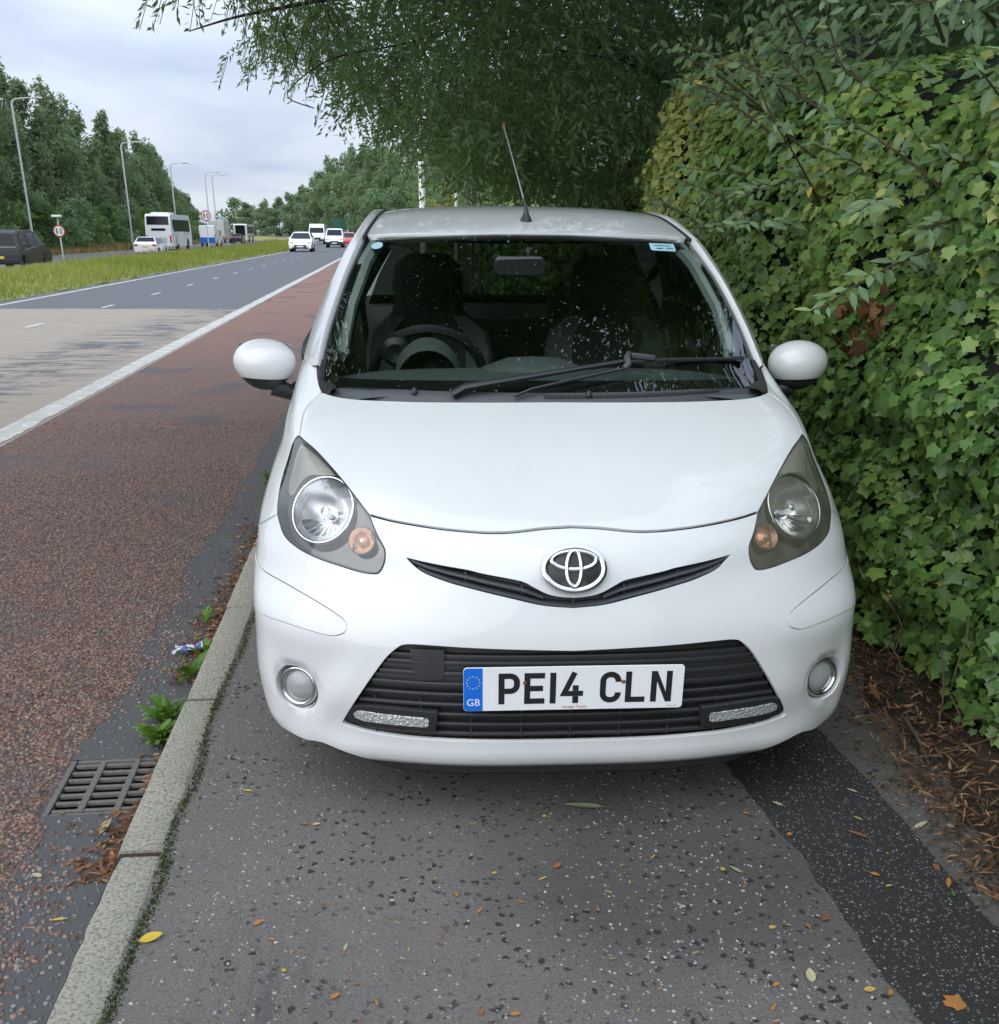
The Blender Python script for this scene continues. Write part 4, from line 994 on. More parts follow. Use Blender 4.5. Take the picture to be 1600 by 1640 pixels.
# tail
tz = [.30, .45, .60, .80, 1.0, 1.03]; rows = []
for z, y0, xw in ((.24, 3.36, .70), (.32, 3.41, .76), (.50, 3.42, .77), (.62, 3.40, .765), (.80, 3.37, .755), (1.0, 3.31, .70), (1.10, 3.29, .66)):
    rows.append([(xw*math.sin(a)/1.0, y0-.16*(1-math.cos(a))**1.2, z) for a in np.linspace(-PI/2*.98, PI/2*.98, 25)])
MB().grid(rows).build('tailgate', paint, car)
rows = []
for z, y0, xw in ((1.06, 3.295, .64), (1.2, 3.25, .58), (1.38, 3.15, .47), (1.41, 3.10, .46)):
    rows.append([(xw*k, y0-.10*abs(k)**3, z) for k in np.linspace(-1, 1, 13)])
MB().grid(rows).build('rear_window', M['rear_glass'], car)
for sd_ in (-1, 1): MB().grid([[(sd_*(.745-.03*j), 3.24+.09*j, .62+.10*i) for j in range(2)] for i in range(5)]).build('tail_lamp', plain('tail_red%d' % sd_, (.35, .01, .01), .2), car)
# ---- wheels
def wheel(c, sd_, parent, r=.272, w=.165):
    Mx = frame(c, (sd_, 0, 0), (0, 0, 1))
    t_ = MB().lathe([(r*.66, -w/2), (r*.90, -w/2), (r*.985, -w*.40), (r, -w*.2), (r, w*.2), (r*.985, w*.40), (r*.90, w/2), (r*.66, w/2), (r*.64, w*.3)], Mx, 40)
    o = t_.build('wheel', M['rubber'], parent, angle=30)
    rm = MB().lathe([(r*.66, w*.44), (r*.63, w*.40), (r*.60, w*.22), (r*.58, -w*.4)], Mx, 32); rm.lathe([(.0001, w*.34), (.03, w*.34), (.032, w*.25)], Mx, 16)
    for k in range(7):
        a = 2*PI*k/7; rm.box(Mx @ Vector((math.cos(a)*r*.32, math.sin(a)*r*.32, w*.27)), (r*.62, .034, .022), M=(Mx.to_3x3() @ Matrix.Rotation(a, 3, 'Z')))
    rm.build('rim', M['steel'], o, bevel=.004); MB().lathe([(.0001, 0), (r*.5, 0)], Mx, 20).build('brake_disc', M['steel'], o)
    return o
for sd_ in (-1, 1):
    wheel((sd_*.705, WF, .272), sd_, car); wheel((sd_*.705, WR_, .272), sd_, car)
    for yc in (WF, WR_):
        rows = [[(sd_*x_, yc+(AR+.012)*math.cos(a), .275+(AR+.012)*math.sin(a)) for a in np.linspace(R(-5), R(185), 22)] for x_ in (.52, .66, .785)]
        MB().grid(rows).build('wheel_arch_liner', M['dark_interior'], car)
# ---- cabin
dash = MB(); rows = []
for y_, z_ in ((.72, .975), (.80, .995), (.90, 1.012), (1.02, 1.010), (1.10, .985), (1.13, .93), (1.12, .70)):
    rows.append([(x_, y_+.02*abs(x_), z_-.03*abs(x_/.62)**4) for x_ in np.linspace(-.62, .62, 25)])
dash.grid(rows).build('dashboard', M['trim_grey'], car)
MB().lathe([(.0001, .05), (.08, .045), (.15, .02), (.17, 0)], Matrix.Translation((-.02, .98, .998)) @ Matrix.Scale(.55, 4, (0, 1, 0)), 28).build('dash_hood', M['trim_grey'], car)
stw = frame((-.335, 1.24, .955), (0, .86, .50), (1, 0, 0))
sw = MB(); sw.tube([stw @ Vector((.178*math.cos(a), .178*math.sin(a), 0)) for a in np.linspace(0, 2*PI, 49)], .017, 8, cap=False); so = sw.build('steering_wheel', M['black_plastic'], car)
MB().lathe([(.0001, -.03), (.055, -.025), (.075, 0), (.06, .03)], stw, 24, 1, .85).build('wheel_boss', M['trim_grey'], so)
for a in (10, 170, 270): MB().box(stw @ Vector((.11*math.cos(R(a)), .11*math.sin(R(a)), .01)), (.13, .04, .02), M=stw.to_3x3() @ Matrix.Rotation(R(a), 3, 'Z')).build('wheel_spoke', M['trim_grey'], so, bevel=.005)
MB().lathe([(.0001, .02), (.085, .02), (.10, -.03), (.09, -.09)], frame((-.335, 1.10, 1.005), (0, .95, .3)), 24).build('instrument_pod', M['trim_grey'], car)
MB().lathe([(.0001, -.035), (.030, -.045), (.046, -.03), (.048, .02), (.042, .024)], frame((-.435, 1.16, 1.050), (0, .97, .2)), 24).build('tachometer_pod', M['black_plastic'], car)
mir = MB().prism(rrect(.165, .058, .022), .03, frame((-.045, 1.255, 1.293), (.05, -1, -.08), (1, 0, 0))).build('rear_view_mirror', M['grey_plastic'], car, bevel=.006)
MB().tube([(-.025, 1.27, 1.30), (-.01, 1.26, 1.345)], .009, 6).build('mirror_stem', M['black_plastic'], mir)
def seat(x0):
    s_ = None; rows = []
    prof = [(.50, .20, .06), (.62, .24, .075), (.80, .245, .075), (.95, .24, .07), (1.05, .215, .06), (1.11, .14, .05), (1.15, .125, .05), (1.22, .135, .055), (1.28, .12, .05), (1.315, .07, .03)]
    for z_, hw, th in prof:
        y_ = 1.70+(z_-.50)*.30
        rows.append([(x0+hw*math.copysign(abs(math.cos(a))**.6, math.cos(a)), y_+th*math.copysign(abs(math.sin(a))**.7, math.sin(a)), z_) for a in np.linspace(0, 2*PI, 29)])
    o = MB().grid(rows).build('seat', M['seat_fabric'], car)
    rows = []
    for z_, hw in ((.66, .21), (.85, .235), (.98, .235), (1.045, .222), (1.10, .15)):
        y_ = 1.70+(z_-.50)*.30-.076+.012*((z_-.9)/.3)**2; rows.append([(x0+sg*hw, y_+.02, z_) for sg in (-1,)]+[(x0+sg*hw*.93, y_-.006, z_+.004) for sg in (-1, -.62)])
    rows2 = [[(2*x0-p[0], p[1], p[2]) for p in r[::-1]] for r in rows]
    MB().grid(rows).build('seat_bolster', M['seat_grey'], o); MB().grid(rows2).build('seat_bolster', M['seat_grey'], o)
    MB().box((x0, 1.52, .44), (.46, .48, .16)).build('seat_cushion', M['seat_fabric'], o, bevel=.05)
seat(-.335); seat(.335)
MB().box((0, 2.75, .75), (1.15, .16, .55)).build('rear_bench', M['seat_fabric'], car, bevel=.05)
for x_ in (-.33, .33): MB().box((x_, 2.78, 1.08), (.25, .10, .17)).build('rear_headrest', M['seat_fabric'], car, bevel=.04)
MB().box((0, 2.0, .30), (1.40, 2.5, .04)).build('cabin_floor', M['dark_interior'], car)
for sd_ in (-1, 1):
    MB().tube([(sd_*.60, 1.02, 1.045), (sd_*.575, 1.14, 1.175), (sd_*.535, 1.32, 1.29), (sd_*.50, 1.46, 1.352)], .024, 8).build('pillar_trim', M['trim_light'], car)
    MB().box((sd_*.655, 2.02, 1.0), (.035, .13, .80), M=Matrix.Rotation(sd_*R(-14), 3, 'Y')).build('centre_pillar_trim', M['trim_grey'], car, bevel=.01)
    MB().box((sd_*.690, 1.62, .72), (.05, .90, .50)).build('door_card', M['trim_grey'], car, bevel=.02)
    MB().tube([(sd_*.60, 2.0, 1.30), (sd_*.58, 2.0, 1.0), (sd_*.50, 1.95, .7)], .012, 6).build('seat_belt', M['trim_grey'], car)
    MB().box((sd_*.655, 1.17, 1.04), (.02, .12, .10)).build('mirror_triangle', M['black_plastic'], car, bevel=.01)
# ---------------------------------------------------------------- foliage helpers
def rot_frames(nrm, tip):
    """rows: side, tip, normal (local x, y, z) as (n,3,3)"""
    n = nrm/np.linalg.norm(nrm, axis=1, keepdims=True); t = tip-n*(tip*n).sum(1, keepdims=True); t /= np.maximum(np.linalg.norm(t, axis=1, keepdims=True), 1e-6)
    return np.stack([np.cross(t, n), t, n], 1)
def scatter(bV, bF, bUV, pos, fr, scl, rnd):
    bV = np.asarray(bV, float); bF = np.asarray(bF, int); N = len(pos); K = len(bV)
    scl = np.asarray(scl, float); scl = scl[:, None, None] if scl.ndim == 1 else scl[:, None, :]
    V = np.einsum('nkj,njl->nkl', bV[None]*scl, fr)+pos[:, None, :]
    F_ = (bF[None]+(np.arange(N)*K)[:, None, None]).reshape(-1, bF.shape[1])
    uv = np.broadcast_to(np.asarray(bUV, float)[None], (N, K, 2)).reshape(-1, 2); uv = np.c_[uv, np.repeat(rnd, K)]
    return V.reshape(-1, 3), F_, {'luv': uv, 'rnd': np.repeat(rnd, K)}
def wob(p, seed, k=6, f=1.0):
    r = np.random.default_rng(seed); s = 0
    for i in range(k): s = s+np.sin(p@(r.normal(size=3)*f)+r.uniform(0, 6.28))
    return s/math.sqrt(k)
def ivy_leaf():
    half = [(.34, -.11), (.56, .10), (.41, .25), (.64, .52), (.21, .76)]; mid = [(0, 0), (0, .36), (0, 1.08)]; V = []
    def z(x, y): return -.22*abs(x)**1.3-.12*(y-.3)**2+.02
    for x, y in mid: V.append((x, y, z(x, y)))
    for s in (1, -1):
        for x, y in half: V.append((s*x, y, z(x, y)))
    F_ = []
    for b, s in ((3, 1), (8, -1)):
        tr = [(0, b, b+1), (0, b+1, 1), (1, b+1, b+2), (1, b+2, b+3), (1, b+3, b+4), (1, b+4, 2)]
        F_ += [t_ if s > 0 else t_[::-1] for t_ in tr]
    return np.array(V), np.array(F_), np.array([(v[0], v[1]) for v in V])
def oval_leaf(w=.36, n=4, bend_=.18, tipw=.6):
    """obovate leaf, length 1"""
    V = []; F_ = []
    ys = np.linspace(0, 1, n+1)
    for y in ys:
        ww = w*math.sin(PI*min(1, y**tipw*.96+.02))**.8 if 0 < y < 1 else .01
        zz = -bend_*y*y
        V += [(-ww, y, zz+.10*ww), (0, y, zz-.02), (ww, y, zz+.10*ww)]
    for i in range(n):
        a = 3*i; F_ += [(a, a+1, a+4), (a, a+4, a+3), (a+1, a+2, a+5), (a+1, a+5, a+4)]
    return np.array(V), np.array(F_), np.array([(v[0], v[1]) for v in V])
def blade_leaf(w=.09):
    V = np.array([(0, 0, 0), (w, .45, .012), (0, 1, -.08), (-w, .45, .012)]); F_ = np.array([(0, 1, 2), (0, 2, 3)])
    return V, F_, V[:, :2]*[1, 1]
M['ivy'] = leafmat('ivy', [(.050, .112, .030), (.110, .225, .055), (.195, .345, .078), (.33, .47, .105), (.60, .62, .18)], vein=.30, rough=.42, trans=.32, spec=.5)
M['shrub_leaf'] = leafmat('shrub_leaf', [(0.094, 0.172, 0.086), (0.133, 0.234, 0.113), (0.180, 0.288, 0.137), (0.227, 0.343, 0.156), (0.655, 0.530, 0.094)], vein=.4, rough=.5, trans=.2, spec=.4)
M['willow_leaf'] = leafmat('willow_leaf', [(0.088, 0.164, 0.070), (0.143, 0.252, 0.100), (0.196, 0.319, 0.127), (0.286, 0.395, 0.143)], vein=.15, rough=.42, spec=.6, trans=.48)
M['bark'] = plain('bark', (.055, .045, .035), .95, var=.5, vscale=25); M['bark_pale'] = plain('bark_pale', (.16, .145, .12), .95, var=.4, vscale=12)
M['twig'] = plain('twig', (.085, .06, .04), .9, var=.3)
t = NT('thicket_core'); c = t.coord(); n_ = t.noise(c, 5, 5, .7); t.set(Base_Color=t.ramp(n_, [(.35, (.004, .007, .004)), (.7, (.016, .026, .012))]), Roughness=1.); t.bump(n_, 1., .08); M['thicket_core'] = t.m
# ---------------------------------------------------------------- ivy hedge
def hedge_top(y): return np.interp(y, [-2, 2, 4, 5.4, 6.4, 7.2, 7.7, 8.4, 11, 16, 30], [1.9, 1.95, 2.02, 2.15, 2.36, 2.52, 2.42, 2.1, 2.15, 2.2, 2.0])
def hedge_x(y, z):
    p = np.stack([y*0, y, z*1.2], -1)
    base = np.interp(y, [-2, 3, 6.2, 7.3, 7.9, 9, 14, 30], [1.74, 1.73, 1.70, 1.72, 1.92, 1.98, 2.0, 2.3])
    lean = .05*np.sin(np.clip(z, 0, 2.5)*1.4)-.20*np.clip(z-1.9, 0, 1)*0+.10*np.clip(.35-z, 0, .35)
    top = hedge_top(y); rnd_ = .55*np.clip((z-(top-.30))/.30, 0, 1)**2
    return base-lean-.075*wob(p, 3, 6, 2.1)-.055*wob(p, 4, 6, 6.0)-.025*wob(p, 7, 6, 14.)+rnd_
hedge = thing('ivy_hedge', 'dense green ivy hedge along the right side of the pavement', 'hedge', (1.8, 4, 0))
hedge.location = (0, 0, 0)
ys_ = np.arange(-2, 30, .12); zs_ = np.linspace(-.05, 1, 22); rows = []
for y in ys_:
    tp = float(hedge_top(y)); r = [Vector((float(hedge_x(np.array([y]), np.array([z*tp]))[0])+.13, y, z*tp)) for z in zs_]; r.append(Vector((3.4, y, tp+.1))); rows.append(r)
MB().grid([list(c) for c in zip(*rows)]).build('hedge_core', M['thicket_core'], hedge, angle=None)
def hedge_leaves(N, ylo, yhi, s0, s1, seed, dmax=.13):
    r = np.random.default_rng(seed); y = r.uniform(ylo, yhi, N); z = r.uniform(.02, 1, N)**.95*hedge_top(y); d = r.beta(1.2, 2.0, N)*dmax
    x = hedge_x(y, z)+.03+d*.9-.06*(r.random(N) < .10)
    e = .03; gx_y = (hedge_x(y+e, z)-hedge_x(y-e, z))/(2*e); gx_z = (hedge_x(y, z+e)-hedge_x(y, z-e))/(2*e)
    n = np.stack([-np.ones(N), gx_y, gx_z], 1); n /= np.linalg.norm(n, axis=1, keepdims=True)
    n = n+np.stack([0*y, -.25+0*y, .45+0*y], 1)+r.normal(0, .38, (N, 3)); tip = np.stack([0*y-.15, r.normal(0, .55, N), -1+0*y], 1)
    pos = np.stack([x, y, z], 1); sc = r.uniform(s0, s1, N)
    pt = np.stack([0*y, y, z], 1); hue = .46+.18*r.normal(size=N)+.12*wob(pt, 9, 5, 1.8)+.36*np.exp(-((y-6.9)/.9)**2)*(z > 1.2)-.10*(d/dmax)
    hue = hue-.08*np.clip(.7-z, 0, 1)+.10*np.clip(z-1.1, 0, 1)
    pos = pos-.5*sc[:, None]*(rot_frames(n, tip)[:, 1])
    return pos, rot_frames(n, tip), sc, np.clip(hue, .02, .98)
IV, IF_, IUV = ivy_leaf()
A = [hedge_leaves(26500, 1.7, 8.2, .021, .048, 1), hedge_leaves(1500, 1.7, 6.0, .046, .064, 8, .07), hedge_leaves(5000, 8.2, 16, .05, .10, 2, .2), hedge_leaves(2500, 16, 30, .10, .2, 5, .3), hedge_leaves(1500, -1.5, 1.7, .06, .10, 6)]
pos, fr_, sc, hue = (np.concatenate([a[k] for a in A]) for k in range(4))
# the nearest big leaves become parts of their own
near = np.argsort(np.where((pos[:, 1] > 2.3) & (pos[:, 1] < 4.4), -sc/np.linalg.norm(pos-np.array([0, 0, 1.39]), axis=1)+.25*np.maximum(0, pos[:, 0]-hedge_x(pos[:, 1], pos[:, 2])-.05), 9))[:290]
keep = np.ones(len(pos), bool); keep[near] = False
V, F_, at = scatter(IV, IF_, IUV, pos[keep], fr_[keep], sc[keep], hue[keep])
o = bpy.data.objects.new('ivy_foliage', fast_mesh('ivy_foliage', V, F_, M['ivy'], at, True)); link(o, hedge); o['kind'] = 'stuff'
lm = []
for k in range(8): lm.append(fast_mesh('ivy_leaf', IV*[1+.1*math.sin(k), 1, 1+.5*math.sin(k*2.1)], IF_, M['ivy'], {'luv': np.c_[IUV, np.full(len(IV), .1*k)], 'rnd': np.full(len(IV), .14+.075*k)}, True))
for i in near:
    o = bpy.data.objects.new('ivy_leaf', lm[int(np.clip((hue[i]-.10)/.075, 0, 7))]); link(o, hedge)
    m_ = Matrix(fr_[i].T.tolist()).to_4x4() @ Matrix.Scale(float(sc[i]), 4); m_.translation = Vector(pos[i]); o.matrix_local = m_
# dead brown tuft and bare ivy stems
M['dead_leaf'] = leafmat('dead_leaf', [(.06, .03, .015), (.12, .055, .025), (.20, .10, .045), (.30, .18, .08)], vein=.1, rough=.8, trans=.1, spec=.2)
r = np.random.default_rng(12); N = 46; y = 3.75+r.normal(0, .10, N); z = 1.09+r.normal(0, .06, N); x = hedge_x(y, z)+.0; n = np.stack([-1+0*y, r.normal(0, .6, N), r.normal(0, .6, N)], 1)
V, F_, at = scatter(IV, IF_, IUV, np.stack([x, y, z], 1), rot_frames(n, r.normal(0, 1, (N, 3))), r.uniform(.03, .055, N), r.random(N)); o = bpy.data.objects.new('dead_leaves', fast_mesh('dead_leaves', V, F_, M['dead_leaf'], at)); link(o, hedge); o['kind'] = 'stuff'
for k in range(9):
    y0 = random.uniform(2.2, 3.2); z0 = random.uniform(.12, .45); P = []
    for j in range(7):
        yy = y0+.06*j*math.sin(k)+random.uniform(-.03, .03); zz = max(.03, z0-.06*j); P.append((float(hedge_x(np.array([yy]), np.array([zz]))[0])-.035-.02*math.sin(j+k), yy, zz))
    MB().tube(catmull(P, 3), .0024, 5).build('ivy_stem', M['twig'], hedge)
# ---------------------------------------------------------------- broad-leaved shrub leaning over the hedge
shrub = thing('overhanging_shrub', 'grey-green broad-leaved shrub leaning over the top of the ivy', 'shrub', (1.9, 3.6, 0)); shrub.location = (0, 0, 0)
OV, OF_, OUV = oval_leaf(.21, 3, .16, .75)
r = np.random.default_rng(21); LP, LF, LS, LH = [], [], [], []
brs = []
for k in range(48):
    y0 = r.uniform(2.6, 6.0); z0 = r.uniform(1.3, 2.2); x0 = 1.85+r.uniform(-.05, .25)
    L = r.uniform(.55, 1.05); d = Vector((-1*r.uniform(.30, .8), r.uniform(-.7, .35), r.uniform(-.05, .75))).normalized()
    P = [Vector((x0, y0, z0))+d*L*t_+Vector((0, 0, -.16*t_*t_*L)) for t_ in np.linspace(0, 1, 8)]
    if min(p.x for p in P) < 1.12: continue
    brs.append(P)
for k in range(12):      # nearer sprays over the right-hand edge
    y0 = r.uniform(2.3, 3.4); P = [Vector((1.95, y0, r.uniform(1.45, 2.1)))]
    d = Vector((-r.uniform(.2, .5), r.uniform(-.5, .2), r.uniform(-.1, .5))).normalized(); L = r.uniform(.3, .6); P = [P[0]+d*L*t_ for t_ in np.linspace(0, 1, 7)]; brs.append(P)
hero = [[(1.95, 4.6, 1.55), (1.80, 4.55, 1.66), (1.62, 4.5, 1.76), (1.50, 4.45, 1.86), (1.43, 4.42, 1.99), (1.40, 4.4, 2.10)], [(1.95, 4.1, 1.80), (1.78, 4.05, 1.87), (1.62, 4.0, 1.93), (1.55, 3.98, 2.03), (1.50, 3.96, 2.13)]]
brs += [[Vector(p) for p in h] for h in hero]
for P in brs:
    Q = catmull(P, 4); MB().tube(Q, list(np.linspace(.007, .002, len(Q))), 5).build('branch', M['twig'], shrub)
    for j, t_ in enumerate(np.linspace(.12, 1, int(16*len(P)/7))):
        q = Q[int(t_*(len(Q)-1))]; dd = (Q[min(len(Q)-1, int(t_*(len(Q)-1))+1)]-Q[max(0, int(t_*(len(Q)-1))-1)]).normalized()
        for w_ in range(2):
            a = r.uniform(0, 6.28); sd_ = dd.orthogonal(); sd_ = Matrix.Rotation(a, 3, dd) @ sd_; tip = (dd*.75+sd_*.9).normalized(); nn = Vector((-.35, -.55, .75))+Vector(r.normal(0, .35, 3))
            LP.append(tuple(q+sd_*.006)); LF.append((tuple(nn), tuple(tip))); LS.append(r.uniform(.045, .078)*(1.0 if t_ < .9 else .75)); LH.append(float(np.clip(.40+.2*r.normal(), .02, .86)) if r.random() > .012 else .99)
# leafy mass behind the sprays
Nf = 2600; y = r.uniform(2.5, 6.6, Nf); z = 1.55+1.6*r.random(Nf)*np.interp(y, [2.5, 4.5, 6.6], [1., .9, .55]); x = 1.95+.9*r.random(Nf)-.12*(z-1.5)+.08*wob(np.stack([y*0, y, z], 1), 31, 6, 3.)
LP = np.r_[np.array(LP), np.stack([x, y, z], 1)]; nn = np.r_[np.array([a for a, b in LF]), np.stack([-.6+0*x, -.5+0*x, .5+0*x], 1)+r.normal(0, .5, (Nf, 3))]; tp_ = np.r_[np.array([b for a, b in LF]), r.normal(0, 1, (Nf, 3))+[-.3, -.2, -.3]]
LS = np.r_[np.array(LS), r.uniform(.055, .09, Nf)]; LH = np.r_[np.array(LH), np.clip(.36+.2*r.normal(size=Nf), .02, .86)]; fr_ = rot_frames(nn, tp_)
nl = len(LP)-Nf; order = np.argsort(-LS[:nl]/np.linalg.norm(LP[:nl]-np.array([0, 0, 1.39]), axis=1))[:260]; keep = np.ones(len(LP), bool); keep[order] = False
V, F_, at = scatter(OV, OF_, OUV, LP[keep], fr_[keep], LS[keep], LH[keep]); o = bpy.data.objects.new('shrub_foliage', fast_mesh('shrub_foliage', V, F_, M['shrub_leaf'], at, True)); link(o, shrub); o['kind'] = 'stuff'
lm = [fast_mesh('leaf', OV*[1, 1, .6+.25*k], OF_, M['shrub_leaf'], {'luv': np.c_[OUV, np.full(len(OV), .1*k)], 'rnd': np.full(len(OV), [.12, .28, .42, .55, .7, .99][k])}, True) for k in range(6)]
for i in order:
    o = bpy.data.objects.new('leaf', lm[5 if LH[i] > .9 else int(np.clip(LH[i]*6.2, 0, 4))]); link(o, shrub)
    m_ = Matrix(fr_[i].T.tolist()).to_4x4() @ Matrix.Scale(float(LS[i]), 4); m_.translation = Vector(LP[i]); o.matrix_local = m_
# ---------------------------------------------------------------- willow over the car
willow = thing('willow_tree', 'large narrow-leaved willow overhanging the car and pavement', 'tree', (3.4, 10.5, 0)); WO = Vector((3.4, 10.5, 0))
def wrel(P): return [Vector(p)-WO for p in P]
MB().tube(catmull(wrel([(3.4, 10.5, -.1), (3.35, 10.4, 1.2), (3.1, 10.1, 2.4), (2.8, 9.7, 3.6), (2.2, 9.2, 4.8), (1.5, 8.8, 6.0)]), 6), list(np.linspace(.30, .10, 31)), 12).build('trunk', M['bark'], willow)
limbs = [[(3.2, 10.2, 2.1), (2.2, 9.8, 2.7), (1.0, 9.6, 3.05), (-.1, 9.5, 3.1), (-1.0, 9.4, 2.95), (-1.5, 9.3, 2.8)], [(2.8, 9.7, 3.5), (1.6, 8.6, 4.0), (.4, 7.6, 4.3), (-.6, 7.0, 4.3)], [(3.0, 10.0, 2.6), (1.8, 11.2, 3.1), (.6, 12.4, 3.2), (-.6, 13.5, 3.0)], [(2.8, 9.7, 3.6), (2.2, 7.6, 4.2), (1.4, 5.6, 4.4), (.8, 4.6, 4.3)], [(3.3, 10.3, 1.6), (2.6, 9.2, 2.2), (1.9, 8.4, 2.5), (1.0, 7.9, 2.55)],
         [(2.2, 9.2, 4.8), (.6, 9.0, 5.2), (-1.0, 9.2, 5.0), (-2.2, 9.6, 4.5)], [(1.0, 9.6, 3.05), (.2, 9.2, 2.75), (-.4, 9.0, 2.6), (-.75, 8.9, 2.35), (-.55, 8.85, 2.25)]]
for L in limbs: Q = catmull(wrel(L), 5); MB().tube(Q, list(np.linspace(.040 if L is not limbs[-1] else .007, .004, len(Q))), 7).build('limb', M['bark'], willow)
r = np.random.default_rng(41)
def canopy_low(x, y):
    return np.interp(x, [-2.4, -1.75, -1.3, -.8, -.45, -.2, .2, .8, 4], [3.1, 2.62, 2.70, 2.62, 2.35, 1.92, 1.64, 1.48, 1.45])+.05*(y-9)+np.clip(8.3-y, 0, 9)*.50
NT_ = 15500
x = r.uniform(-2.1, 4.2, NT_); y = np.where(r.random(NT_) < .80, r.uniform(7.2, 11.2, NT_), r.uniform(4.5, 15, NT_)); h = r.random(NT_)**1.25*np.interp(x, [-2, 0, 4], [1.5, 2.0, 2.4])
dens = wob(np.stack([x, y, h], 1), 17, 6, 1.3); keep = (dens > -.55) & (x > -.172*y) & (r.random(NT_) < np.interp(y, [2.6, 6.5, 7.5], [.9, .9, 1.]))
keep &= ~((x < -1.25) & (wob(np.stack([x, y, h], 1), 27, 6, 2.2) < .35))
x, y, h = x[keep], y[keep], h[keep]; z = canopy_low(x, y)+.30+h+.18*wob(np.stack([x, y, 0*x], 1), 18, 6, 1.7)
PB, FBn, FBt = [], [], []
J = 15
az = r.uniform(0, 6.28, len(x)); L = r.uniform(.38, .72, len(x))
for j in range(J):
    t_ = (j+.5)/J; s_ = L*t_
    px = x+np.cos(az)*s_*(1-.45*t_); py = y+np.sin(az)*s_*(1-.45*t_); pz = z-.45*s_*t_-.05*s_+.02
    n_ = r.normal(0, .6, (len(x), 3))+[0, -.55, .6]; tp_ = np.stack([np.cos(az)*.7, np.sin(az)*.7, -.30-.45*t_+0*az], 1)+r.normal(0, .5, (len(x), 3))
    PB.append(np.stack([px, py, pz], 1)); FBn.append(n_); FBt.append(tp_)
PB, FBn, FBt = map(np.concatenate, (PB, FBn, FBt)); BV, BF, BUV = blade_leaf(.15)
V, F_, at = scatter(BV, BF, BUV, PB-np.array(WO), rot_frames(FBn, FBt), r.uniform(.045, .085, len(PB)), np.clip(.45+.22*r.normal(size=len(PB))+.10*wob(PB, 19, 5, 1.2), .02, .98))
o = bpy.data.objects.new('crown', fast_mesh('crown', V, F_, M['willow_leaf'], at)); link(o, willow); o['kind'] = 'stuff'
# upper crown above the car, out of the picture but shading it and mirrored in the windscreen
N3 = 90000; x3 = r.uniform(-2.8, 1.75, N3); y3 = r.uniform(2.9, 9.2, N3); z3 = 3.7+.12*(y3-4)+2.6*r.random(N3)+.25*wob(np.stack([x3, y3, 0*x3], 1), 23, 6, 1.5); z3 = np.maximum(z3, 1.75+.30*y3+.35)
N4 = 34000; x3 = np.r_[x3, r.uniform(1.7, 3.7, N4)]; y3 = np.r_[y3, r.uniform(4.4, 8.6, N4)]; z3 = np.r_[z3, 4.7+1.9*r.random(N4)]; N3 += N4
k3 = wob(np.stack([x3, y3, z3*.4], 1), 24, 7, 1.7) > -1.15; P3 = np.stack([x3, y3, z3], 1)[k3]; n3 = len(P3)
V, F_, at = scatter(BV, BF, BUV, P3-np.array(WO), rot_frames(r.normal(0, .5, (n3, 3))+[0, 0, .8], r.normal(0, .6, (n3, 3))+[0, 0, -.5]), r.uniform(.09, .16, n3), np.clip(.45+.22*r.normal(size=n3), .02, .98))
o = bpy.data.objects.new('upper_crown', fast_mesh('upper_crown', V, F_, M['willow_leaf'], at)); link(o, willow); o['kind'] = 'stuff'
# twigs that carry the sprays (joined: too many to pick apart)
sel = np.unique(np.r_[r.choice(len(x), 1200, replace=False), np.where(x < -.35)[0]]); TV = []; TF = []
for i in sel:
    b = len(TV)
    for t_ in (0, .5, 1.):
        s_ = L[i]*t_; c_ = np.array([x[i]+math.cos(az[i])*s_*(1-.45*t_), y[i]+math.sin(az[i])*s_*(1-.45*t_), z[i]-.45*s_*t_-.05*s_+.02])-np.array(WO); TV += [c_+[.003, 0, 0], c_+[-.0015, .0026, 0], c_+[-.0015, -.0026, 0]]
    TF += [(b+3*q+k, b+3*q+(k+1) % 3, b+3*q+3+(k+1) % 3, b+3*q+3+k) for q in range(2) for k in range(3)]
o = bpy.data.objects.new('twigs', fast_mesh('twigs', np.array(TV), np.array(TF), M['bark'])); link(o, willow); o['kind'] = 'stuff'
# ---------------------------------------------------------------- generic tree: trunk, limbs, crown of leaf clumps
def clump(n=3):
    """a few crossed leaf faces"""
    V = []; F_ = []; rr = random.Random(n)
    for k in range(2):
        a = rr.uniform(0, 6.28); e_ = rr.uniform(-.9, .9); u = Vector((math.cos(a), math.sin(a), .9*e_)).normalized(); w_ = u.orthogonal().normalized(); w_ = Matrix.Rotation(rr.uniform(0, 6.28), 3, u) @ w_; c_ = Vector((rr.uniform(-.4, .4), rr.uniform(-.4, .4), rr.uniform(-.4, .4)))
        b = len(V); V += [tuple(c_-u*.42), tuple(c_+w_*.17), tuple(c_+u*.42), tuple(c_-w_*.17)]; F_ += [(b, b+1, b+2), (b, b+2, b+3)]
    return np.array(V), np.array(F_), np.zeros((len(V), 2))+.5
CV, CF_, CUV = clump()
def tree_leafmat(name, a, b, c_): M[name] = leafmat(name, [a, b, c_], vein=0, rough=.6, trans=.5, spec=.25)
tree_leafmat('leaf_dark', (0.077, 0.142, 0.073), (0.134, 0.227, 0.105), (0.203, 0.313, 0.138))
tree_leafmat('leaf_mid', (0.112, 0.182, 0.077), (0.182, 0.284, 0.112), (0.284, 0.385, 0.151))
tree_leafmat('leaf_grey', (0.151, 0.223, 0.138), (0.223, 0.324, 0.193), (0.324, 0.425, 0.263))
tree_leafmat('leaf_pale', (.14, .185, .115), (.20, .26, .16), (.28, .34, .21))
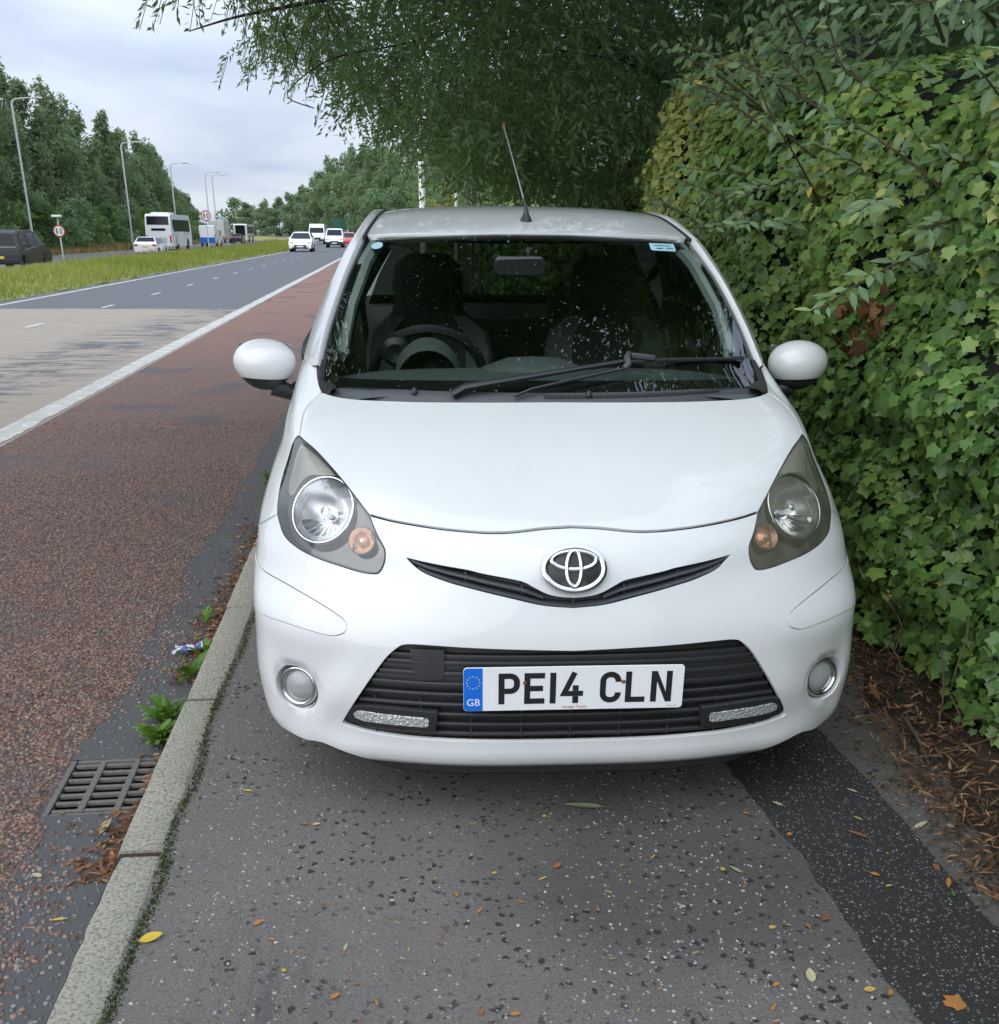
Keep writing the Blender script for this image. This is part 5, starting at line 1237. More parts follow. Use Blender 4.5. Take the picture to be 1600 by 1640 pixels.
def tree(name, label, loc, H, W, seed, mat, n=2600, cs=.5, base=.12, shape='oval', group=None, bark='bark', lob=9):
    r = np.random.default_rng(seed); o = thing(name, label, 'tree', loc, r.uniform(0, 6.28), group)
    lean = r.normal(0, .03, 2); top = Vector((lean[0]*H, lean[1]*H, H*.9))
    MB().tube([Vector((0, 0, -.3)), Vector((0, 0, H*.15)), top*.5, top*.92], [H*.018, H*.015, H*.010, H*.003], 7).build('trunk', M[bark], o)
    lb = MB(); cents = []
    for k in range(lob):
        t_ = base+(1-base)*(k+.7*r.random())/lob; a = k*2.4+r.uniform(-.4, .4)
        prof = {'oval': math.sin(PI*min(.96, .12+.80*t_))**.7, 'cone': (1.05-t_)**.6, 'round': math.sin(PI*min(.98, .18+.75*t_))**.5}[shape]
        rad = W/2*prof*r.uniform(.25, .70); c_ = Vector((math.cos(a)*rad+lean[0]*H*t_, math.sin(a)*rad+lean[1]*H*t_, H*t_)); cents.append((c_, W/2*prof*r.uniform(.42, .66), H/lob*r.uniform(.9, 1.5)))
        z0 = max(.08, t_-.16); lb.tube([top*z0, top*z0*.4+c_*.6+Vector((0, 0, -.03*H)), c_], [H*.006, H*.004, H*.001], 5, cap=False)
    cents.append((Vector((lean[0]*H, lean[1]*H, H*.93)), W*.13, H*.09))
    lb.build('limbs', M[bark], o)
    P = []; Nn = []
    w_ = np.array([c_[1]**2*c_[2] for c_ in cents])**.7; cnt = (w_/w_.sum()*n).astype(int)
    for (c_, rr, hh), k in zip(cents, cnt):
        d = r.normal(size=(k, 3)); d /= np.linalg.norm(d, axis=1, keepdims=True); rad = r.random(k)**.24*(1+.22*wob(d*3, seed+k, 5, 1.)); P.append(np.array(c_)+d*np.stack([rr*rad, rr*rad, hh*rad], 1)); Nn.append(d+[0, 0, .4])
    P = np.concatenate(P); Nn = np.concatenate(Nn)+r.normal(0, .4, (len(P), 3))
    V, F_, at = scatter(CV, CF_, CUV, P, rot_frames(Nn, r.normal(size=(len(P), 3))), cs*r.uniform(.6, 1.25, len(P)), np.clip(.5+.2*r.normal(size=len(P))+.12*wob(P, seed, 5, .8), .02, .98))
    cr = bpy.data.objects.new('crown', fast_mesh('crown', V, F_, M[mat], at)); link(cr, o); return o
ORD = 'first second third fourth fifth sixth seventh eighth ninth tenth eleventh twelfth thirteenth fourteenth fifteenth sixteenth seventeenth eighteenth nineteenth twentieth twenty-first twenty-second twenty-third twenty-fourth twenty-fifth twenty-sixth twenty-seventh twenty-eighth'.split()
# left row, beyond the opposite carriageway
r = np.random.default_rng(55)
LT = [(88, 16.2, 7), (93, 15.2, 6.5), (98, 13.8, 7), (104, 12.9, 6), (109, 13.0, 7), (114, 11.8, 6.5), (119, 10.9, 6), (125, 12.2, 7), (131, 12.9, 7), (137, 11.6, 7), (143, 11.6, 7), (152, 10.0, 7), (161, 12.6, 7.5), (168, 12.4, 7), (176, 12.9, 8), (186, 12.0, 8), (197, 9.6, 8), (208, 8.6, 8), (222, 8.2, 9), (240, 8.0, 9), (262, 8.5, 10)]
LT0 = [(36, 14, 8), (44, 13.5, 8), (52, 14.5, 8), (61, 14, 8), (70, 14.5, 7), (76, 15.2, 7), (82, 14.8, 7)]
for k, (y, H, W) in enumerate(LT0+LT):
    tree('roadside_tree', ORD[k]+' tall tree from the left in the row beyond the opposite carriageway', (-31.5+r.uniform(-1.2, 1.2)+float(bend(y)), y, -.42), H*1.05, W*.82, 96+k, ('leaf_pale', 'leaf_grey', 'leaf_pale', 'leaf_pale')[k % 4], n=1500 if y < 69 else 4000, cs=.8 if y < 69 else .52, shape='oval' if k % 3 else 'cone', group='trees left of the road', lob=11)
for k, y in enumerate(np.arange(74, 210, 7.5)):
    tree('roadside_shrub', ORD[k]+' low bush from the left under the trees beyond the road', (-29.0+r.uniform(-.7, .7)+float(bend(y)), y, -.42), r.uniform(2.6, 4.6), r.uniform(4.5, 6.5), 300+k, ('leaf_dark', 'leaf_grey', 'leaf_mid')[k % 3], n=800, cs=.5, base=.02, shape='round', group='bushes left of the road', lob=5)
for k, y in enumerate(np.arange(84, 250, 9)):
    tree('background_tree', ORD[k]+' tree from the left in the row behind the front row', (-38+r.uniform(-2, 2)+float(bend(y)), y, -.42), r.uniform(9.5, 12.0), 8.5, 350+k, 'leaf_dark', n=1100, cs=.85, shape='round', group='second row of trees on the left', lob=7)
# right-hand trees following the bend
RT = [(420, 11, 11), (395, 10.8, 10), (372, 11.3, 10), (352, 12.0, 9), (333, 13.2, 9), (314, 14.6, 9), (296, 15.8, 9), (279, 17.2, 9), (262, 18.0, 9), (246, 17.6, 9), (230, 16.6, 9), (215, 15.8, 9), (200, 15, 9), (185, 14, 9)]
for k, (y, H, W) in enumerate(RT):
    tree('distant_tree', ORD[k]+' tall tree from the far bend in the right-hand row', (5.2+r.uniform(-1, 1)+float(bend(y)), y, -.1), H, W, 400+k, ('leaf_pale', 'leaf_grey')[k % 2], n=2600, cs=.9, shape='oval', base=.06, group='distant trees right of the road', lob=10, bark='bark_pale')
for k, (y, x, H, W) in enumerate([(19, 4.2, 4.4, 3.6), (25, 3.9, 5.0, 3.8), (32, 3.9, 5.6, 4.2), (41, 4.4, 6.2, 4.8), (52, 4.6, 7.5, 5.2), (66, 5.2, 9, 6), (84, 5.6, 10.5, 7), (105, 5.8, 12, 7.5), (130, 6.2, 13, 8), (158, 5.2, 13.5, 8)]):
    tree('verge_tree', ORD[k]+' bushy tree beyond the car along the right verge', (x+float(bend(y)), y, -.1), H, W, 450+k, ('leaf_grey', 'leaf_mid', 'leaf_grey')[k % 3], n=3000, cs=.18+.0036*y, base=.03, shape='round', group='trees on the right verge', lob=10)
# dark thicket behind the hedge and under the willow
for k, (x, y, H, W) in enumerate([(4.3, 5.2, 4.4, 3.6), (4.2, 7.6, 4.8, 3.6), (3.9, 9.6, 4.0, 2.6), (4.0, 12.2, 4.4, 3.2), (3.7, 14.6, 3.8, 2.8), (4.6, 3.2, 4.2, 3.6)]):
    tree('thicket_bush', ['dark bush behind the hedge level with the car door','dark bush behind the hedge at the far end of the tall ivy','dark bush close beside the willow trunk','dark bush just beyond the willow trunk','farthest dark bush behind the low ivy','nearest dark bush behind the hedge at the right'][k], (x, y, 0), H, W, 500+k, 'leaf_dark', n=5000, cs=.18, base=.04, shape='round', group='bushes behind the hedge', lob=12)
tree('far_tree', 'small dark tree where the road disappears', (-59, 430, -.3), 13, 14, 601, 'leaf_dark', n=900, cs=1.3, shape='round', lob=6)
# yellow-leaved shrub
M['leaf_yellow'] = leafmat('leaf_yellow', [(.20, .17, .02), (.42, .33, .04), (.55, .42, .06)], vein=0, trans=.3)
tree('golden_shrub', 'small golden-yellow shrub seen over the car roof', (1.42, 26, 0), 2.7, 1.0, 610, 'leaf_yellow', n=700, cs=.12, base=.1, shape='oval', lob=6)
# ---------------------------------------------------------------- long grass on the central reservation
def grass(name, N, xr, yr, hr, mat, seed, zf, wd=.008, label='grass'):
    r = np.random.default_rng(seed); y = yr[0]*(yr[1]/yr[0])**r.random(N); x = r.uniform(*xr, N)+bend(y); z = zf(x, y)
    h = r.uniform(*hr, N)*(1+.35*wob(np.stack([x, y, 0*x], 1), seed, 5, .9)); a = r.uniform(0, 6.28, N); w_ = wd*(.7+y/45.)
    lean = r.normal(0, .35, (N, 2)); sx_, sy_ = np.cos(a)*w_, np.sin(a)*w_
    V = np.stack([np.stack([x-sx_, y-sy_, z], 1), np.stack([x+sx_, y+sy_, z], 1), np.stack([x+lean[:, 0]*h*.35+sx_*.6, y+lean[:, 1]*h*.35+sy_*.6, z+h*.6], 1), np.stack([x+lean[:, 0]*h*.35-sx_*.6, y+lean[:, 1]*h*.35-sy_*.6, z+h*.6], 1), np.stack([x+lean[:, 0]*h, y+lean[:, 1]*h, z+h], 1)], 1).reshape(-1, 3)
    b = np.arange(N)[:, None]*5; F_ = np.concatenate([b+[0, 1, 2], b+[0, 2, 3], b+[3, 2, 4]]); rn = np.clip(.5+.22*r.normal(size=N)+.15*wob(np.stack([x, y, 0*x], 1), seed+1, 5, .5), .02, .98)
    o = bpy.data.objects.new(name, fast_mesh(name, V, F_, mat, {'rnd': np.repeat(rn, 5), 'luv': np.full((N*5, 3), .5)})); link(o); tag(o, label, 'grass', kind='stuff'); return o
M['grass'] = leafmat('grass', [(.15, .19, .03), (.25, .29, .05), (.34, .35, .085), (.48, .42, .18)], vein=0, rough=.7, trans=.3, spec=.2)
grass('long_grass', 62000, (-15.6, -8.72), (13, 170), (.12, .30), M['grass'], 71, median_z, label='long yellow-green grass on the central reservation')
M['seed_stalk'] = leafmat('seed_stalk', [(.16, .09, .04), (.28, .19, .09), (.36, .27, .14)], vein=0, rough=.8, trans=.2)
grass('seeding_grass', 3600, (-15.8, -13.6), (50, 170), (.28, .55), M['seed_stalk'], 73, median_z, wd=.007, label='brown seeding stalks along the far side of the reservation')
grass('verge_grass', 9000, (-30.5, -25.7), (66, 240), (.25, .6), M['seed_stalk'], 75, lambda x, y: FARZ+0*x, wd=.02, label='rough grass at the foot of the left trees')
# ---------------------------------------------------------------- traffic
M['paint_black'] = car_paint('paint_black', (.008, .009, .012), .3, .0, .0, .25); M['paint_silver'] = car_paint('paint_silver', (.45, .46, .47)); M['paint_red'] = car_paint('paint_red', (.45, .02, .015)); M['paint_blue'] = car_paint('paint_blue', (.02, .13, .50)); M['paint_orange'] = car_paint('paint_orange', (.50, .12, .03)); M['paint_dark'] = car_paint('paint_dark', (.02, .022, .028), .25, 0., 0.); M['paint_cream'] = car_paint('paint_cream', (.62, .60, .55))
t = NT('dark_glass'); t.set(Base_Color=(.010, .013, .017, 1), Roughness=.10, Specular_IOR_Level=.25); M['dark_glass'] = t.m
M['lamp_red'] = plain('lamp_red', (.50, .02, .012), .2); M['lamp_white'] = plain('lamp_white', (.75, .76, .75), .15); M['plate_yellow'] = plain('plate_yellow', (.72, .48, .04), .4)
t = NT('lit_lamp'); t.set(Base_Color=(.9, .85, .7, 1), Emission_Color=(1, .86, .62, 1), Emission_Strength=3.0); M['lit_lamp'] = t.m
def vehicle(name, label, cat, loc, rz, prof, w, belt, roofw, paint_, wins, wheels, extras=(), r=.31, group=None, lower=None):
    """prof: side outline (y from the front, z) clockwise; half width tapers from w/2 at the belt to roofw/2 at the top"""
    o = thing(name, label, cat, loc, rz, group); zt = max(p[1] for p in prof)
    L = max(p[0] for p in prof); yo = L/2
    def hw(z): return w/2*(.93+.07*min(1, max(0, (z-.2)/.35))) if z <= belt else w/2+(roofw-w)/2*((z-belt)/(zt-belt))
    P = [tuple(p) for p in prof]; n = len(P); xs = (-1, -.94, -.6, 0, .6, .94, 1); V = []; F_ = []
    for y, z in P:
        for k in xs: V.append((k*hw(z), y-yo, z-(.03*abs(k)**4 if z > belt+.3 else 0)+(0)))
    m_ = len(xs)
    for i in range(n):
        j = (i+1) % n
        for k in range(m_-1): F_.append((i*m_+k, i*m_+k+1, j*m_+k+1, j*m_+k))
    F_.append(tuple(i*m_ for i in range(n))); F_.append(tuple(i*m_+m_-1 for i in range(n-1, -1, -1)))
    bm = bmesh.new(); vs_ = [bm.verts.new(v) for v in V]
    for f in F_:
        try: bm.faces.new([vs_[i] for i in f])
        except ValueError: pass
    bmesh.ops.recalc_face_normals(bm, faces=bm.faces); bmesh.ops.triangulate(bm, faces=[f for f in bm.faces if len(f.verts) > 4])
    me = bpy.data.meshes.new('body'); bm.to_mesh(me); bm.free(); me.shade_smooth(); me.set_sharp_from_angle(angle=R(32)); me.materials.append(M[paint_]); body = bpy.data.objects.new('body', me); link(body, o)
    def at_prof(i, t_, x, off=.012):
        (y0, z0), (y1, z1) = P[i], P[(i+1) % n]; d = Vector((0, y1-y0, z1-z0)); nn = Vector((0, -d.z, d.y)).normalized()
        c = Vector((0, sum(p[0] for p in P)/n, sum(p[1] for p in P)/n)); p = Vector((0, y0, z0))+d*t_
        if nn.dot(p-c) < 0: nn = -nn
        q = p+nn*off; return Vector((x*hw(q.z), q.y-yo, q.z))
    for kind, *a in wins:
        if kind == 'seg':      # pane lying in an outline segment
            nm, i, t0, t1, x0, x1, mt = a; off = .012 if mt == 'dark_glass' else .022
            MB().grid([[at_prof(i, tt, xx, off) for xx in np.linspace(x0, x1, 5)] for tt in (t0, t1)]).build(nm, M[mt], o)
        if kind == 'side':
            nm, poly, mt = a
            for s in (-1, 1): MB().add([(s*(hw(z)+.010), y-yo, z) for y, z in poly], [tuple(range(len(poly)))[::s]]).build(nm, M[mt], o, smooth=False)
    for y in wheels:
        for s in (-1, 1):
            Mx = frame((s*(w/2-.13), y-yo, r), (s, 0, 0), (0, 0, 1)); wo = MB().lathe([(r*.62, -.10), (r*.95, -.10), (r, -.06), (r, .07), (r*.95, .11), (r*.62, .12)], Mx, 22).build('wheel', M['rubber'], o)
            MB().lathe([(.001, .09), (r*.5, .10), (r*.62, .11)], Mx, 14).build('rim', M['steel'], wo)
            MB().lathe([(.001, .118), (r*1.13, .118)], frame((s*(hw(.5)-.115), y-yo, r+.03), (s, 0, 0), (0, 0, 1)), 22).build('wheel_arch', M['rubber'], o, smooth=False)
    for nm, c, d, mt in extras: MB().box((c[0], c[1]-yo, c[2]), d).build(nm, M[mt], o, bevel=min(d)*.25)
    return o
PV = {
 'mpv': ([(0, .30), (.02, .62), (.25, .92), (.75, 1.04), (1.75, 1.72), (2.3, 1.80), (4.5, 1.80), (4.72, 1.68), (4.86, 1.10), (4.90, .75), (4.90, .32)], 1.95, 1.08, 1.62),
 'estate': ([(0, .28), (.02, .58), (.28, .74), (1.15, .92), (1.95, 1.38), (2.5, 1.46), (3.9, 1.44), (4.35, 1.02), (4.58, .90), (4.62, .60), (4.60, .30)], 1.80, .95, 1.30),
 'hatch': ([(0, .26), (.02, .55), (.22, .72), (1.05, .94), (1.85, 1.42), (2.5, 1.50), (3.6, 1.46), (4.1, 1.05), (4.25, .85), (4.27, .30)], 1.81, .98, 1.28),
 'van': ([(0, .30), (.02, .66), (.18, .92), (.75, 1.12), (1.35, 1.74), (1.8, 1.84), (4.1, 1.84), (4.34, 1.72), (4.40, .9), (4.40, .34)], 1.80, 1.12, 1.52),
 'bigvan': ([(0, .34), (.03, .85), (.25, 1.12), (.70, 1.32), (1.25, 2.02), (1.45, 2.36), (1.9, 2.46), (5.6, 2.46), (5.7, 2.40), (5.75, .42)], 2.02, 1.30, 1.86),
}
def veh(name, kind, label, cat, loc, rz, paint_, wins, wheels, extras=(), **k):
    p, w, b, rw = PV[kind]; return vehicle(name, label, cat, loc, rz, p, w, b, rw, paint_, wins, wheels, extras, **k)
def on(y, x, z=ROADZ): return (x+float(bend(y)), y, z)
AWAY = PI     # front (local -y) points away from the viewer
# black people carrier on the opposite carriageway, driving away
veh('people_carrier', 'mpv', 'black people carrier driving away, at the far left behind the grass', 'car', on(55.2, -18.15, FARZ), AWAY, 'paint_black',
    [('seg', 'rear_window', 7, .12, .86, -.86, .86, 'dark_glass'), ('seg', 'windscreen', 3, .1, .95, -.9, .9, 'dark_glass'), ('side', 'side_window', [(1.05, 1.12), (1.75, 1.62), (2.25, 1.68), (2.25, 1.12)], 'dark_glass'), ('side', 'side_window', [(2.33, 1.12), (2.33, 1.68), (3.35, 1.69), (3.35, 1.12)], 'dark_glass'), ('side', 'side_window', [(3.43, 1.12), (3.43, 1.69), (4.35, 1.66), (4.55, 1.14)], 'dark_glass')], (.95, 3.92),
    [('tail_lamp', (-.86, 4.80, 1.0), (.16, .10, .34), 'lamp_red'), ('tail_lamp', (.86, 4.80, 1.0), (.16, .10, .34), 'lamp_red'), ('number_plate', (0, 4.905, .62), (.52, .02, .11), 'plate_yellow'), ('maker_badge', (0, 4.885, .93), (.13, .03, .13), 'chrome'), ('chrome_strip', (0, 4.87, 1.06), (1.7, .02, .03), 'chrome'), ('rear_bumper', (0, 4.90, .45), (1.86, .10, .20), 'paint_black')], r=.34)
# white estate behind the coach
veh('estate_car', 'estate', 'white estate car following the white coach', 'car', on(92.5, -19.6, FARZ-.08), AWAY, 'van_white',
    [('seg', 'rear_window', 6, .12, .85, -.88, .88, 'dark_glass'), ('seg', 'windscreen', 3, .1, .95, -.9, .9, 'dark_glass'), ('side', 'side_window', [(1.35, .98), (1.95, 1.33), (2.6, 1.38), (2.6, .98)], 'dark_glass'), ('side', 'side_window', [(2.68, .98), (2.68, 1.38), (3.75, 1.36), (4.1, 1.0)], 'dark_glass')], (.9, 3.65),
    [('tail_lamp', (-.72, 4.56, .82), (.30, .10, .16), 'lamp_red'), ('tail_lamp', (.72, 4.56, .82), (.30, .10, .16), 'lamp_red'), ('number_plate', (0, 4.60, .72), (.52, .05, .11), 'plate_yellow')])
# coach
cp = [(0, .35), (.02, 1.2), (.10, 2.2), (.35, 3.15), (.7, 3.36), (10.3, 3.36), (10.75, 3.2), (10.9, 2.3), (10.95, 1.1), (10.95, .40)]
co = vehicle('coach', 'white coach driving away with a dark rear window', 'coach', on(117.2, -22.45, FARZ), AWAY, cp, 2.52, 1.6, 2.40, 'van_white',
    [('seg', 'rear_window', 6, .10, .95, -.86, .86, 'dark_glass'), ('seg', 'windscreen', 1, .1, .98, -.95, .95, 'dark_glass'), ('side', 'side_window', [(.9, 1.75), (.9, 2.85), (5.3, 2.85), (5.3, 1.75)], 'dark_glass'), ('side', 'side_window', [(5.4, 1.75), (5.4, 2.85), (9.9, 2.85), (9.6, 1.75)], 'dark_glass'), ('side', 'luggage_door', [(7.4, .55), (7.4, 1.30), (8.6, 1.30), (8.6, .55)], 'trim_light')], (2.4, 8.0),
    [('name_band', (0, 10.93, 1.92), (1.35, .02, .22), 'dark_glass'), ('tail_lamp', (-1.12, 10.93, 1.05), (.16, .06, .7), 'lamp_red'), ('tail_lamp', (1.12, 10.93, 1.05), (.16, .06, .7), 'lamp_red'), ('roof_unit', (0, 8.0, 3.42), (1.7, 3.0, .16), 'van_white'), ('engine_grille', (0, 10.95, .95), (1.5, .02, .5), 'trim_light'), ('door_mirror', (1.40, .3, 2.5), (.12, .25, .5), 'black_plastic')], r=.50)
# white van with blue tail, a lorry, a dark car and a bus, further on
vb = veh('panel_van', 'bigvan', 'white van with a blue lower tail, left of the second speed sign', 'van', on(143, -21.3, FARZ), AWAY, 'van_white',
    [('side', 'side_window', [(1.15, 1.38), (1.45, 1.95), (2.0, 1.98), (2.0, 1.38)], 'dark_glass'), ('seg', 'windscreen', 3, .1, .95, -.9, .9, 'dark_glass')], (1.0, 4.5),
    [('blue_tail', (0, 5.80, .80), (1.9, .14, .62), 'paint_blue'), ('tail_lamp', (-.95, 5.76, 1.3), (.10, .06, .4), 'lamp_red'), ('tail_lamp', (.95, 5.76, 1.3), (.10, .06, .4), 'lamp_red')], r=.36)
lor = thing('box_lorry', 'box lorry with orange cab side far along the left carriageway', 'lorry', on(192, -23.4, FARZ), AWAY)
MB().box((0, 1.6, 2.15), (2.45, 6.2, 2.6)).build('cargo_box', M['paint_cream'], lor, bevel=.05); MB().box((0, -2.75, 1.55), (2.3, 2.0, 2.2)).build('cab', M['paint_orange'], lor, bevel=.15); MB().box((0, 1.2, .75), (2.2, 7.0, .5)).build('chassis', M['paint_orange'], lor, bevel=.04)
for y in (-2.6, 3.2):
    for s in (-1, 1): MB().lathe([(.001, .12), (.45, .12), (.48, .08), (.48, -.1), (.001, -.1)], frame((s*1.0, y, .48), (s, 0, 0)), 18).build('wheel', M['rubber'], lor)
veh('dark_car', 'estate', 'dark car in front of the lorry on the left carriageway', 'car', on(181, -20.3, FARZ), AWAY, 'paint_dark', [('seg', 'rear_window', 6, .12, .85, -.88, .88, 'dark_glass'), ('side', 'side_window', [(1.35, .98), (1.95, 1.33), (3.75, 1.36), (4.1, 1.0)], 'dark_glass')], (.9, 3.65), [('tail_lamp', (-.72, 4.56, .82), (.3, .1, .16), 'lamp_red'), ('tail_lamp', (.72, 4.56, .82), (.3, .1, .16), 'lamp_red')])
vehicle('city_bus', 'pale bus with a large dark rear panel far along the left carriageway', 'bus', on(214, -19.8, FARZ), AWAY, [(0, .35), (.05, 2.4), (.4, 3.1), (10.6, 3.1), (10.9, 2.9), (11, .4)], 2.5, 1.4, 2.42, 'paint_cream',
    [('seg', 'rear_window', 4, .02, .80, -.72, .72, 'dark_glass'), ('side', 'side_window', [(.8, 1.5), (.8, 2.6), (10, 2.6), (10, 1.5)], 'dark_glass')], (2.5, 8), [('tail_lamp', (-.5, 11.0, 1.0), (.3, .06, .2), 'lamp_white'), ('tail_lamp', (.5, 11.0, 1.0), (.3, .06, .2), 'lamp_white')], r=.48)
# oncoming
veh('hatchback', 'hatch', 'white hatchback driving towards the viewer in the lane beside the grass', 'car', on(91, -7.25), 0, 'van_white',
    [('seg', 'windscreen', 3, .06, .94, -.88, .88, 'dark_glass'), ('side', 'side_window', [(1.3, 1.0), (1.9, 1.37), (2.5, 1.42), (3.5, 1.38), (3.7, 1.05)], 'dark_glass'), ('seg', 'grille', 0, .35, .85, -.55, .55, 'black_plastic')], (.9, 3.5),
    [('headlight', (-.68, .16, .70), (.36, .16, .14), 'lamp_white'), ('headlight', (.68, .16, .70), (.36, .16, .14), 'lamp_white'), ('number_plate', (0, -.01, .40), (.52, .03, .11), 'plate_white'), ('door_mirror', (-.98, 1.35, 1.0), (.18, .12, .13), 'paint_white'), ('door_mirror', (.98, 1.35, 1.0), (.18, .12, .13), 'paint_white'), ('lower_intake', (0, .0, .30), (1.3, .03, .10), 'black_plastic')])
veh('tall_van', 'bigvan', 'tall white van coming towards the viewer behind the hatchback', 'van', on(147, -7.9), 0, 'van_white',
    [('seg', 'windscreen', 3, .06, .96, -.9, .9, 'dark_glass'), ('seg', 'grille', 0, .30, .95, -.5, .5, 'black_plastic')], (1.0, 4.5), [('headlight', (-.78, .12, .92), (.26, .14, .26), 'lamp_white'), ('headlight', (.78, .12, .92), (.26, .14, .26), 'lit_lamp'), ('bumper', (0, 0, .50), (1.95, .10, .25), 'black_plastic'), ('number_plate', (0, -.06, .50), (.52, .03, .11), 'plate_white')], r=.36)
veh('small_van', 'van', 'small white van with black bumper coming towards the viewer', 'van', on(116, -5.45), 0, 'van_white',
    [('seg', 'windscreen', 3, .06, .94, -.88, .88, 'dark_glass'), ('seg', 'grille', 0, .55, .95, -.45, .45, 'black_plastic')], (.9, 3.5), [('headlight', (-.70, .14, .82), (.30, .2, .22), 'lamp_white'), ('headlight', (.70, .14, .82), (.30, .2, .22), 'lamp_white'), ('bumper', (0, 0, .42), (1.74, .12, .30), 'black_plastic'), ('number_plate', (0, -.07, .44), (.52, .03, .11), 'plate_white')])
veh('red_car', 'hatch', 'red car coming round the bend beside the small white van', 'car', on(126, -4.15), 0, 'paint_red', [('seg', 'windscreen', 3, .06, .94, -.88, .88, 'dark_glass')], (.9, 3.5), [('headlight', (-.68, .16, .70), (.36, .16, .14), 'lamp_white'), ('headlight', (.68, .16, .70), (.36, .16, .14), 'lamp_white')])
veh('silver_car', 'hatch', 'silver car far off behind the white hatchback', 'car', on(205, -7.6), 0, 'paint_silver', [('seg', 'windscreen', 3, .06, .94, -.88, .88, 'dark_glass')], (.9, 3.5), [('headlight', (-.68, .16, .70), (.36, .16, .14), 'lamp_white'), ('headlight', (.68, .16, .70), (.36, .16, .14), 'lamp_white')])
# ---------------------------------------------------------------- lamp posts and signs
M['galvanised'] = plain('galvanised', (.52, .54, .53), .55, .15, var=.12, vscale=4); M['sign_white'] = plain('sign_white', (.78, .78, .76), .5); M['sign_red'] = plain('sign_red', (.42, .03, .03), .5); M['sign_back'] = plain('sign_back', (.10, .085, .08), .7); M['sign_green'] = plain('sign_green', (.02, .12, .09), .5)
def lamp(label, x, y, z0, H, arm, group='street lamps'):
    o = thing('street_lamp', label, 'street lamp', (x, y, z0), 0, group); s = math.copysign(1, arm)
    MB().tube([(0, 0, -.2), (0, 0, 1.2)], .11, 12).build('base', M['galvanised'], o)
    P = [(0, 0, 1.2), (0, 0, H-.45)]+[(s*.45*(1-math.cos(a)), 0, H-.45+.40*math.sin(a)) for a in np.linspace(.2, PI/2, 7)]+[(arm, 0, H+.04)]
    MB().tube(P, list(np.linspace(.085, .040, len(P))), 10).build('column', M['galvanised'], o)
    MB().box((arm+s*.30, 0, H+.03), (.75, .26, .12)).build('lantern', M['galvanised'], o, bevel=.03); MB().box((arm+s*.32, 0, H-.035), (.50, .18, .03)).build('lantern_glass', M['lamp_white'], o); return o
for k, (y, H) in enumerate([(84.9, 10.4), (116.5, 9.9), (140.8, 9.4), (166.1, 9.6), (172.5, 9.6)]):
    lamp(['tall street lamp at the far left, rising behind the black people carrier', 'tall street lamp between the first speed sign and the coach', 'street lamp rising behind the white coach', 'street lamp just left of the second speed sign post', 'street lamp just right of the second speed sign'][k], -26.5, y, FARZ, H, 1.5)
M['digit'] = M['plate_black']
def speed_sign(label, x, y, z0, zc, dia, lit=False):
    o = thing('speed_sign', label, 'road sign', (x, y, z0), 0, 'sixty speed limit signs')
    MB().tube([(0, 0, -.2), (0, 0, zc-z0+dia*.5+(.35 if lit else 0))], .04, 10).build('post', M['galvanised'], o)
    Mx = frame((0, -.06, zc-z0), (.25, -1, 0), (1, 0, 0)); d = MB().lathe([(.001, -.02), (dia*.5, -.02), (dia*.5, 0), (.001, 0)], Mx, 36).build('disc', M['sign_red'], o, angle=30)
    MB().lathe([(.001, .004), (dia*.40, .004)], Mx, 32).build('white_face', M['sign_white'], d, smooth=False)
    h = dia*.42; w_ = dia*.066
    g = MB(); q = Mx @ Matrix.Translation((-dia*.165, 0, .009)); stroke(g, arc(0, -h*.18, dia*.075, h*.30, 0, 360, 18), w_, 0, q); stroke(g, [(-dia*.077, -h*.12)]+arc(.03*dia, h*.10, dia*.107, h*.38, 180, 62, 7), w_, .002, q); g.build('digit', M['digit'], d, smooth=False)
    g = MB(); q = Mx @ Matrix.Translation((dia*.165, 0, .009)); stroke(g, arc(0, 0, dia*.078, h*.48, 0, 360, 22), w_, 0, q); g.build('digit', M['digit'], d, smooth=False)
    if lit: MB().box((0, -.10, zc-z0+dia*.5+.40), (.42, .30, .10)).build('sign_light', M['lamp_white'], o, bevel=.02)
    return o
speed_sign('round 60 speed sign with a small light on top, right of the black people carrier', -16.35, 56.6, FARZ, 1.32, .56, True)
speed_sign('round 60 speed sign right of the white coach', -14.9, 92.0, -.2, 2.52, .80)
# white column and sign back seen over the car roof
o = thing('white_post', 'plain white lamp column rising behind the car roof', 'post', (.76, 26, 0)); MB().tube([(0, 0, -.1), (-.0, 0, 1.4), (-.03, 0, 3.25)], [.085, .078, .066], 14).build('column', M['sign_white'], o); MB().tube([(-.03, 0, 3.25), (-.035, 0, 3.33)], [.074, .074], 14).build('collar', M['galvanised'], o); MB().tube([(-.035, 0, 3.33), (-.06, 0, 6.5)], [.05, .04], 12).build('upper_shaft', M['galvanised'], o)
o = thing('timber_sign', 'brown triangular sign back half hidden in the willow leaves', 'sign', (1.28, 25.0, 0)); MB().prism([(-.14, 2.52), (.42, 2.52), (.42, 3.2), (.24, 3.2)], .04, frame((0, 0, 0), (0, -1, 0), (1, 0, 0))).build('board', M['sign_back'], o); MB().tube([(.2, .05, -.1), (.2, .05, 2.9)], .04, 8).build('post', M['galvanised'], o)
